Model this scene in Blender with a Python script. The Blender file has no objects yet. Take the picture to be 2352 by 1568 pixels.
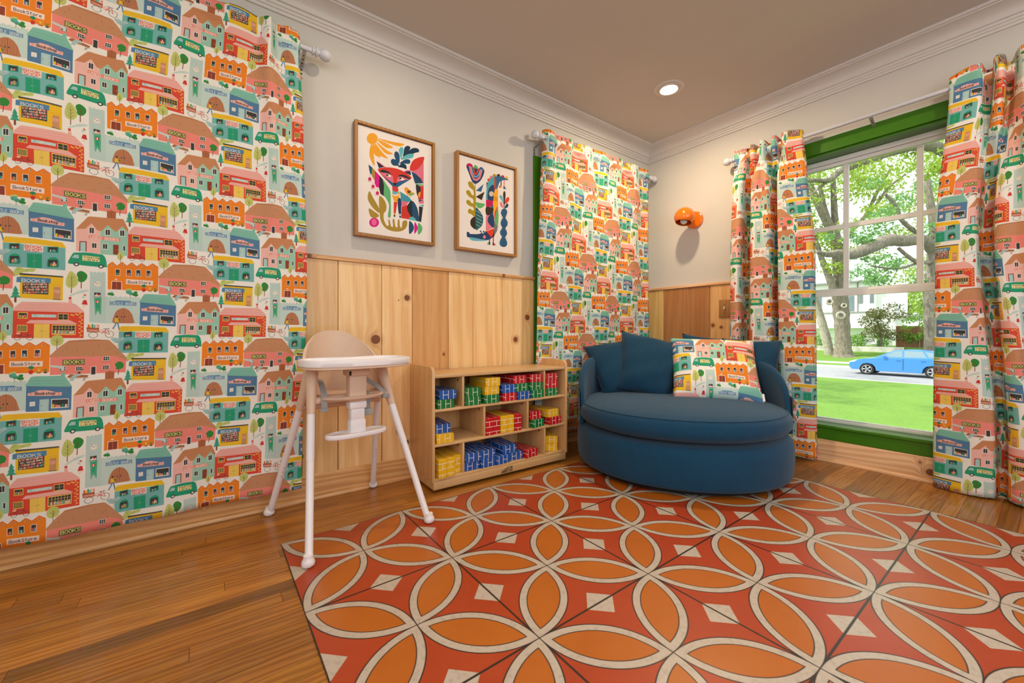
import bpy, bmesh, math, random
import numpy as np
from mathutils import Vector, Matrix, Euler
SC = bpy.context.scene
COL = SC.collection
PI = math.pi

# ------------------------------------------------------------------ camera
cam = bpy.data.cameras.new('camera'); cam_o = bpy.data.objects.new('camera', cam); COL.objects.link(cam_o)
cam.sensor_width = 36.0; cam.lens = 936.2 / 2352 * 36.0; cam.shift_y = -21.8 / 2352
cam.clip_start = 0.02; cam.clip_end = 500
cam_o.location = (-3.190, -2.216, 0.823)
cam_o.rotation_euler = (PI / 2, 0, math.radians(53.2157 - 90))
SC.camera = cam_o

# ------------------------------------------------------------------ sky, sun, fill light, exposure
world = bpy.data.worlds.new('world'); SC.world = world; world.use_nodes = True
wn = world.node_tree; bg = wn.nodes['Background']
bg.inputs['Color'].default_value = (0.90, 0.96, 1.0, 1); bg.inputs['Strength'].default_value = 2.2
sun = bpy.data.lights.new('sun', 'SUN'); sun.energy = 6.5; sun.angle = math.radians(1.5); sun.color = (1.0, 0.95, 0.86)
sun_o = bpy.data.objects.new('sun', sun); COL.objects.link(sun_o)
sun_o.rotation_euler = Vector((0.42, -0.40, -0.82)).to_track_quat('-Z', 'Y').to_euler()

def area(name, loc, aim, sx, sy, watts, col, shape='RECTANGLE', spread=PI):
    l = bpy.data.lights.new(name, 'AREA'); l.shape = shape; l.size = sx; l.size_y = sy; l.energy = watts; l.color = col; l.spread = spread
    o = bpy.data.objects.new(name, l); COL.objects.link(o); o.location = loc
    o.rotation_euler = Vector(aim).to_track_quat('-Z', 'Y').to_euler(); return o
# fill lights added behind the camera, set in two made-up window openings
area('fill_front', (-2.55, -4.52, 1.62), (0, 1, -0.04), 3.0, 1.4, 26, (0.93, 0.97, 1.0))
area('fill_left', (-4.80, -3.0, 1.60), (1, 0.0, -0.04), 1.9, 1.3, 17, (0.90, 0.96, 1.0))
SC.view_settings.view_transform = 'Standard'; SC.view_settings.look = 'None'
SC.view_settings.exposure = -0.06; SC.view_settings.gamma = 1.0; SC.view_settings.use_curve_mapping = False
SC.cycles.max_bounces = 8; SC.cycles.diffuse_bounces = 5; SC.cycles.glossy_bounces = 3; SC.cycles.transmission_bounces = 6
SC.cycles.transparent_max_bounces = 12; SC.cycles.sample_clamp_indirect = 6.0; SC.cycles.caustics_reflective = False; SC.cycles.caustics_refractive = False

# ------------------------------------------------------------------ helpers
def srgb(h):
    if isinstance(h, str): h = [int(h[i:i + 2], 16) / 255 for i in (0, 2, 4)]
    return tuple(((c / 12.92) if c <= 0.04045 else ((c + 0.055) / 1.055) ** 2.4) for c in h) + (1.0,)

class NT:
    """terse node-tree builder"""
    def __init__(s, name):
        s.m = bpy.data.materials.new(name); s.m.use_nodes = True; s.t = s.m.node_tree; s.b = s.t.nodes['Principled BSDF']
    def n(s, kind, **kw):
        nd = s.t.nodes.new('ShaderNode' + kind)
        for k, v in kw.items():
            if k.startswith('i_'): nd.inputs[k[2:].replace('_', ' ')].default_value = v
            elif k.startswith('x'): nd.inputs[int(k[1:])].default_value = v
            else: setattr(nd, k, v)
        return nd
    def l(s, a, b): s.t.links.new(a, b)
    def math(s, op, a, b=None, c=None, clamp=False):
        nd = s.n('Math', operation=op); nd.use_clamp = clamp
        for i, v in enumerate((a, b, c)):
            if v is None: continue
            if isinstance(v, (int, float)): nd.inputs[i].default_value = v
            else: s.l(v, nd.inputs[i])
        return nd.outputs[0]
    def mix(s, f, a, b, mode='MIX'):
        nd = s.n('MixRGB', blend_type=mode)
        for i, v in enumerate((f, a, b)):
            if isinstance(v, (int, float)): nd.inputs[i].default_value = v
            elif isinstance(v, tuple): nd.inputs[i].default_value = v
            else: s.l(v, nd.inputs[i])
        return nd.outputs[0]
    def noise(s, vec, scale, detail=3, rough=0.5, dist=0.0):
        nd = s.n('TexNoise'); nd.inputs['Scale'].default_value = scale; nd.inputs['Detail'].default_value = detail
        nd.inputs['Roughness'].default_value = rough; nd.inputs['Distortion'].default_value = dist
        if vec is not None: s.l(vec, nd.inputs['Vector'])
        return nd.outputs['Fac']
    def vmul(s, vec, xyz):
        nd = s.n('VectorMath', operation='MULTIPLY'); s.l(vec, nd.inputs[0]); nd.inputs[1].default_value = xyz; return nd.outputs[0]
    def vadd(s, a, b):
        nd = s.n('VectorMath', operation='ADD'); s.l(a, nd.inputs[0]); s.l(b, nd.inputs[1]); return nd.outputs[0]
    def ramp(s, f, stops):
        nd = s.n('ValToRGB'); e = nd.color_ramp.elements
        while len(e) < len(stops): e.new(0.5)
        for el, (p, c) in zip(e, stops): el.position = p; el.color = c
        s.l(f, nd.inputs[0]); return nd.outputs[0]
    def smooth(s, v, lo, hi):
        nd = s.n('MapRange', interpolation_type='SMOOTHSTEP'); s.l(v, nd.inputs[0]); nd.inputs[1].default_value = lo; nd.inputs[2].default_value = hi
        return nd.outputs[0]
    def bump(s, h, strength, dist=0.01):
        nd = s.n('Bump'); nd.inputs['Strength'].default_value = strength; nd.inputs['Distance'].default_value = dist
        s.l(h, nd.inputs['Height']); s.l(nd.outputs[0], s.b.inputs['Normal'])

def plain(name, col, rough=0.5, metal=0.0, var=0.04, vs=30, bump=0.0, bs=200, spec=0.5, coat=0.0, trans=0.0):
    k = NT(name); c = srgb(col); k.b.inputs['Roughness'].default_value = rough; k.b.inputs['Metallic'].default_value = metal
    k.b.inputs['Specular IOR Level'].default_value = spec; k.b.inputs['Coat Weight'].default_value = coat
    pos = k.n('TexCoord').outputs['Object']
    f = k.noise(pos, vs, 4)
    lo = tuple(x * (1 - var) for x in c[:3]) + (1,); hi = tuple(min(1, x * (1 + var)) for x in c[:3]) + (1,)
    k.l(k.ramp(f, [(0.3, lo), (0.7, hi)]), k.b.inputs['Base Color'])
    if bump: k.bump(k.noise(pos, bs, 2), bump, 0.002)
    return k.m

def wood(name, light, dark, grain, rough=0.45, cross=26.0, along=1.2, knots=(), coat=0.0, ring=0.55, tint=True, spec=0.5, dist=5.0):
    """timber whose grain runs along axis 'grain' ('x','y','z'); colour shifts with each board"""
    k = NT(name); k.b.inputs['Roughness'].default_value = rough; k.b.inputs['Coat Weight'].default_value = coat; k.b.inputs['Specular IOR Level'].default_value = spec
    pos = k.n('NewGeometry').outputs['Position']; oi = k.n('ObjectInfo')
    rv = k.n('CombineXYZ'); 
    for i, s_ in enumerate((7.0, 13.0, 3.0)): k.l(k.math('MULTIPLY', oi.outputs['Random'], s_), rv.inputs[i])
    p = k.vadd(pos, rv.outputs[0])
    a = 'xyz'.index(grain); sc = [1.0] * 3; sc[a] = 0.055
    pk = p
    kn = None
    for (kx, ky, kz, r) in knots:
        d = k.n('VectorMath', operation='DISTANCE'); k.l(pos, d.inputs[0]); d.inputs[1].default_value = (kx, ky, kz)
        q = k.math('DIVIDE', d.outputs['Value'], r)
        e = k.math('POWER', 2.718, k.math('MULTIPLY', k.math('MULTIPLY', q, q), -0.35))
        kn = (e, q) if kn is None else (k.math('MAXIMUM', kn[0], e), k.math('MINIMUM', kn[1], q))
    st = k.vmul(p, tuple(sc))
    if kn is not None:
        off = k.n('CombineXYZ')
        for i in range(3):
            if i != a: k.l(k.math('MULTIPLY', kn[0], 0.06), off.inputs[i])
        st = k.vadd(st, off.outputs[0])
    warp = k.noise(st, 3.0, 2)
    w = k.n('TexWave', wave_type='BANDS', bands_direction='DIAGONAL', wave_profile='SIN'); k.l(st, w.inputs['Vector']); w.inputs['Scale'].default_value = cross * 0.5
    w.inputs['Distortion'].default_value = dist; w.inputs['Detail'].default_value = 3; w.inputs['Detail Scale'].default_value = 1.4
    fs = [cross * 9] * 3; fs[a] = along * 4
    fine = k.noise(k.vmul(p, tuple(fs)), 1.0, 3, 0.6)
    f = k.math('ADD', k.math('MULTIPLY', w.outputs['Fac'], ring), k.math('MULTIPLY', fine, 1.0 - ring))
    f = k.math('ADD', f, k.math('MULTIPLY', k.math('SUBTRACT', warp, 0.5), 0.5), clamp=True)
    c = k.ramp(f, [(0.12, srgb(light)), (0.95, srgb(dark))])
    if tint: c = k.mix(1.0, c, oi.outputs['Color'], 'MULTIPLY')
    br = k.math('MULTIPLY_ADD', oi.outputs['Random'], 0.16, 0.92)
    hs = k.n('HueSaturation'); k.l(c, hs.inputs['Color']); k.l(br, hs.inputs['Value']); c = hs.outputs[0]
    if kn is not None:
        halo = k.math('SUBTRACT', 1.0, k.smooth(kn[1], 0.9, 2.4)); c = k.mix(k.math('MULTIPLY', halo, 0.35), c, srgb('a5622f'))
        core = k.math('SUBTRACT', 1.0, k.smooth(kn[1], 0.85, 1.05))
        rr = k.math('FRACT', k.math('MULTIPLY', kn[1], 3.0))
        kc = k.mix(rr, srgb('5a3018'), srgb('9a5c34')); c = k.mix(core, c, kc)
    k.l(c, k.b.inputs['Base Color'])
    k.bump(fine, 0.08, 0.001)
    return k.m

class MB:
    """collects primitives, then links them as ONE mesh object"""
    def __init__(s): s.v = []; s.f = []; s.uv = None
    def add(s, vs, fs):
        o = len(s.v); s.v += [tuple(v) for v in vs]; s.f += [tuple(i + o for i in f) for f in fs]; return s
    def box(s, x0, x1, y0, y1, z0, z1, M=None):
        v = [Vector(p) for p in ((x0, y0, z0), (x1, y0, z0), (x1, y1, z0), (x0, y1, z0), (x0, y0, z1), (x1, y0, z1), (x1, y1, z1), (x0, y1, z1))]
        if M is not None: v = [M @ p for p in v]
        return s.add(v, [(0, 3, 2, 1), (4, 5, 6, 7), (0, 1, 5, 4), (1, 2, 6, 5), (2, 3, 7, 6), (3, 0, 4, 7)])
    def prism(s, poly, axis, a, b):
        """extrude a 2-D polygon along an axis from a to b; polygon coords are the other two axes in order"""
        n = len(poly); i = 'xyz'.index(axis)
        def P(q, t): r = list(q); r.insert(i, t); return r
        vs = [P(q, a) for q in poly] + [P(q, b) for q in poly]
        return s.add(vs, [tuple(range(n))[::-1], tuple(range(n, 2 * n))] + [(j, (j + 1) % n, n + (j + 1) % n, n + j) for j in range(n)])
    def tube(s, pts, rad, seg=12, cap=True, flat=1.0):
        pts = [Vector(p) for p in pts]; rad = rad if isinstance(rad, (list, tuple)) else [rad] * len(pts)
        rings = []; up = Vector((0, 0, 1)); n = None
        for i, p in enumerate(pts):
            t = (pts[min(i + 1, len(pts) - 1)] - pts[max(i - 1, 0)]).normalized()
            if n is None: n = t.cross(up if abs(t.z) < 0.9 else Vector((1, 0, 0))).normalized()
            n = (n - t * n.dot(t)).normalized(); b = t.cross(n)
            rings.append([p + (n * math.cos(2 * PI * k / seg) + b * flat * math.sin(2 * PI * k / seg)) * rad[i] for k in range(seg)])
        vs = [v for r in rings for v in r]; m = len(rings)
        fs = [(i * seg + k, i * seg + (k + 1) % seg, (i + 1) * seg + (k + 1) % seg, (i + 1) * seg + k) for i in range(m - 1) for k in range(seg)]
        if cap: fs += [tuple(range(seg))[::-1], tuple(range((m - 1) * seg, m * seg))]
        return s.add(vs, fs)
    def lathe(s, prof, seg=32, M=None, close=False, sx=None):
        """profile [(r,z)...] turned about z; sx(angle) scales the radius"""
        vs = []; m = len(prof)
        for (r, z) in prof:
            for k in range(seg):
                a = 2 * PI * k / seg; q = (sx(a) if sx else 1.0) * r
                v = Vector((q * math.cos(a), q * math.sin(a), z)); vs.append(M @ v if M is not None else v)
        fs = [(i * seg + k, i * seg + (k + 1) % seg, (i + 1) * seg + (k + 1) % seg, (i + 1) * seg + k) for i in range(m - 1) for k in range(seg)]
        if close: fs += [((m - 1) * seg + k, (m - 1) * seg + (k + 1) % seg, (k + 1) % seg, k) for k in range(seg)]
        else:
            if prof[0][0] > 1e-6: fs.append(tuple(range(seg))[::-1])
            if prof[-1][0] > 1e-6: fs.append(tuple(range((m - 1) * seg, m * seg)))
        return s.add(vs, fs)
    def mesh(s, name, mat, smooth=False, bevel=0.0, seg=2, angle=40):
        me = bpy.data.meshes.new(name); me.from_pydata(s.v, [], s.f)
        if bevel or True:
            bm = bmesh.new(); bm.from_mesh(me)
            bmesh.ops.remove_doubles(bm, verts=bm.verts, dist=1e-6)
            bmesh.ops.recalc_face_normals(bm, faces=bm.faces)
            if bevel:
                ed = [e for e in bm.edges if len(e.link_faces) == 2 and e.calc_face_angle(0) > math.radians(30)]
                bmesh.ops.bevel(bm, geom=ed, offset=bevel, segments=seg, profile=0.5, affect='EDGES', clamp_overlap=True)
            bm.to_mesh(me); bm.free()
        for mm in (mat if isinstance(mat, (list, tuple)) else [mat]): me.materials.append(mm)
        if smooth or bevel:
            me.shade_smooth(); me.set_sharp_from_angle(angle=math.radians(angle))
        return me
    def build(s, name, mat, parent=None, **kw):
        o = bpy.data.objects.new(name, s.mesh(name, mat, **kw)); COL.objects.link(o)
        if parent is not None: o.parent = parent
        return o

def tag(o, label=None, cat=None, group=None, kind=None):
    if label: o['label'] = label
    if cat: o['category'] = cat
    if group: o['group'] = group
    if kind: o['kind'] = kind
    return o
def empty(name, loc=(0, 0, 0), rz=0.0):
    o = bpy.data.objects.new(name, None); COL.objects.link(o); o.empty_display_size = 0.05
    o.location = loc; o.rotation_euler = (0, 0, rz); return o
def link(name, me, parent=None):
    o = bpy.data.objects.new(name, me); COL.objects.link(o)
    if parent is not None: o.parent = parent
    return o
def catmull(pts, n=6, closed=False):
    P = [np.array(p, float) for p in pts]; out = []; N = len(P)
    for i in range(N if closed else N - 1):
        g = (lambda j: P[j % N]) if closed else (lambda j: P[max(0, min(N - 1, j))])
        p0, p1, p2, p3 = g(i - 1), g(i), g(i + 1), g(i + 2)
        for t in np.arange(n) / n:
            out.append(.5 * ((2 * p1) + (-p0 + p2) * t + (2 * p0 - 5 * p1 + 4 * p2 - p3) * t * t + (-p0 + 3 * p1 - 3 * p2 + p3) * t ** 3))
    if not closed: out.append(P[-1])
    return out

# ------------------------------------------------------------------ printed cloth and prints, drawn in code
# ---- tiny painter: polygons, strokes and stroke lettering on a float canvas ----
GL={'A':'0,0 2,6 4,0|.7,2 3.3,2','B':'0,0 0,6 2.6,6 3.6,5 3.4,3.6 2.2,3.1 0,3.1|2.2,3.1 3.9,2.4 3.9,.8 2.6,0 0,0','C':'4,5 2.8,6 1.2,5.8 .2,4.4 .1,1.8 1.2,.2 2.8,0 4,1','D':'0,0 0,6 2.2,6 3.9,4.4 3.9,1.6 2.2,0 0,0',
'E':'3.6,6 0,6 0,0 3.8,0|0,3.1 3,3.1','H':'0,0 0,6|4,0 4,6|0,3 4,3','I':'2,0 2,6','K':'0,0 0,6|3.8,6 0,2.6|1.2,3.6 4,0','L':'0,6 0,0 3.6,0','N':'0,0 0,6 4,0 4,6','O':'2,6 .6,5.2 0,3 .6,.8 2,0 3.4,.8 4,3 3.4,5.2 2,6','P':'0,0 0,6 2.8,6 3.9,4.8 2.8,3 0,2.8',
'R':'0,0 0,6 2.8,6 3.8,4.8 2.8,3.2 0,3|1.6,3 4,0','S':'3.8,5.2 2.4,6 .6,5.4 .5,4 2,3.1 3.6,2.2 3.6,.8 2,0 .2,.8','T':'0,6 4,6|2,6 2,0','U':'0,6 0,1.4 1.2,0 2.8,0 4,1.4 4,6','Y':'0,6 2,3 4,6|2,3 2,0','4':'3,0 3,6 0,2 4,2',
'a':'3.4,3.6 1.6,4 .4,2.8 .4,1 1.6,0 3.2,1|3.4,4 3.4,0','b':'.4,6 .4,0 2.4,0 3.6,1.4 3.2,3.4 1.8,4 .4,3','e':'.5,2 3.5,2.2 3,3.8 1.4,4 .4,2.4 .8,.6 2.2,0 3.6,.8','g':'3.4,3.6 1.6,4 .4,2.8 .6,1.2 2,.8 3.3,1.6|3.4,4 3.3,-1.2 2,-2 .6,-1.4','h':'.4,0 .4,6|.4,2.6 1.8,4 3.2,3.4 3.4,0',
'i':'2,0 2,3.8|2,5.2 2,5.6','k':'.4,0 .4,6|3.2,4 .6,1.8 3.4,0','l':'2,6 1.8,.6 2.8,0','n':'.4,0 .4,4|.4,2.8 2,4 3.2,3.2 3.4,0','o':'2,4 .6,3.4 .2,1.8 .9,.3 2,0 3.2,.5 3.8,2 3.2,3.5 2,4','p':'.4,-2 .4,4|.4,3 2,4 3.4,3 3.4,1 2,0 .4,.8','r':'.6,0 .6,4|.6,2.6 1.8,3.9 3.2,3.8',
's':'3.2,3.4 1.8,4 .7,3.2 1.4,2.2 2.9,1.6 3,.5 1.8,0 .4,.5','t':'2,6 1.8,.8 3,0|.5,4 3.4,4.2','v':'.2,4 1.8,0 3.6,4','y':'.4,4 2,1|3.6,4 1.2,-2'}
def lettering(t,a,e,h,w):
    """strokes of a line of text between baseline points a and e"""
    a=np.array(a,float);e=np.array(e,float);L=np.linalg.norm(e-a);x=(e-a)/L;y=np.array([-x[1],x[0]])
    adv=L/(len(t)*1.0-.2);out=[]
    for i,ch in enumerate(t):
        if ch in GL:
            for s in GL[ch].split('|'):
                q=[tuple(map(float,p.split(','))) for p in s.split()]
                out.append([a+x*(i*adv+px/4*adv*.78)+y*(py/6*h) for px,py in q])
    return out
class Canvas:
    def __init__(s,wm,hm,res,bg):        # size in mm, pixels per mm
        s.W=int(round(wm*res));s.H=int(round(hm*res));s.wm=wm;s.hm=hm;s.rx=s.W/wm;s.ry=s.H/hm
        s.a=np.empty((s.H,s.W,3),np.float32);s.a[:]=hexc(bg)
    def poly(s,pts,col):
        p=np.asarray(pts,float)*[s.rx,s.ry]
        x0=max(0,int(p[:,0].min())-1);x1=min(s.W,int(p[:,0].max())+2);y0=max(0,int(p[:,1].min())-1);y1=min(s.H,int(p[:,1].max())+2)
        if x0>=x1 or y0>=y1:return
        q=np.roll(p,-1,0);xs=np.arange(x0,x1)+.5;cov=np.zeros((y1-y0,x1-x0),np.float32);SS=3
        for k in range(SS):                                   # scanlines with exact horizontal coverage
            for j in range(y0,y1):
                yy=j+(k+.5)/SS
                m=(p[:,1]<=yy)!=(q[:,1]<=yy)
                if not m.any():continue
                xc=np.sort(p[m,0]+(yy-p[m,1])/(q[m,1]-p[m,1])*(q[m,0]-p[m,0]))
                for u,v in zip(xc[0::2],xc[1::2]):
                    cov[j-y0]+=np.clip(np.minimum(xs+.5,v)-np.maximum(xs-.5,u),0,1)
        cov=np.clip(cov/SS,0,1)[...,None]
        t=s.a[y0:y1,x0:x1];t+=cov*(hexc(col)-t)
    def stroke(s,pts,w,col):
        pts=[np.asarray(p,float) for p in pts]
        for u,v in zip(pts,pts[1:]):
            d=v-u;l=np.hypot(*d)
            if l<1e-6:continue
            d=d/l*w/2;n=np.array([-d[1],d[0]])
            s.poly([u-n-d*.4,v-n+d*.4,v+d*.9,v+n+d*.4,u+n-d*.4,u-d*.9],col)
def hexc(h): return np.array([int(h[i:i+2],16)/255 for i in (0,2,4)],np.float32)
def paint(cv,src,unit,shifts=((0,0),)):
    for ln in src.strip().split('\n'):
        f=ln.split(' ');k,col=f[0],f[1]
        if k=='P': polys=[('p',f[2:],0)]
        elif k=='L': polys=[('l',f[3:],float(f[2]))]
        else:
            a,e=[np.array(list(map(float,q.split(','))))*unit for q in f[2:4]]
            polys=[('t',st,float(f[5])) for st in lettering(' '.join(f[6:]),a,e,float(f[4]),float(f[5]))]
        for kind,pts,w in polys:
            if kind!='t': pts=[np.array(list(map(float,q.split(','))))*unit for q in pts]
            pts=np.array(pts)
            for sh in shifts:
                q=pts+sh
                if q[:,0].max()<-5 or q[:,1].max()<-5 or q[:,0].min()>cv.wm+5 or q[:,1].min()>cv.hm+5: continue
                if kind=='p': cv.poly(q,col)
                else: cv.stroke(q,w,col)

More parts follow.
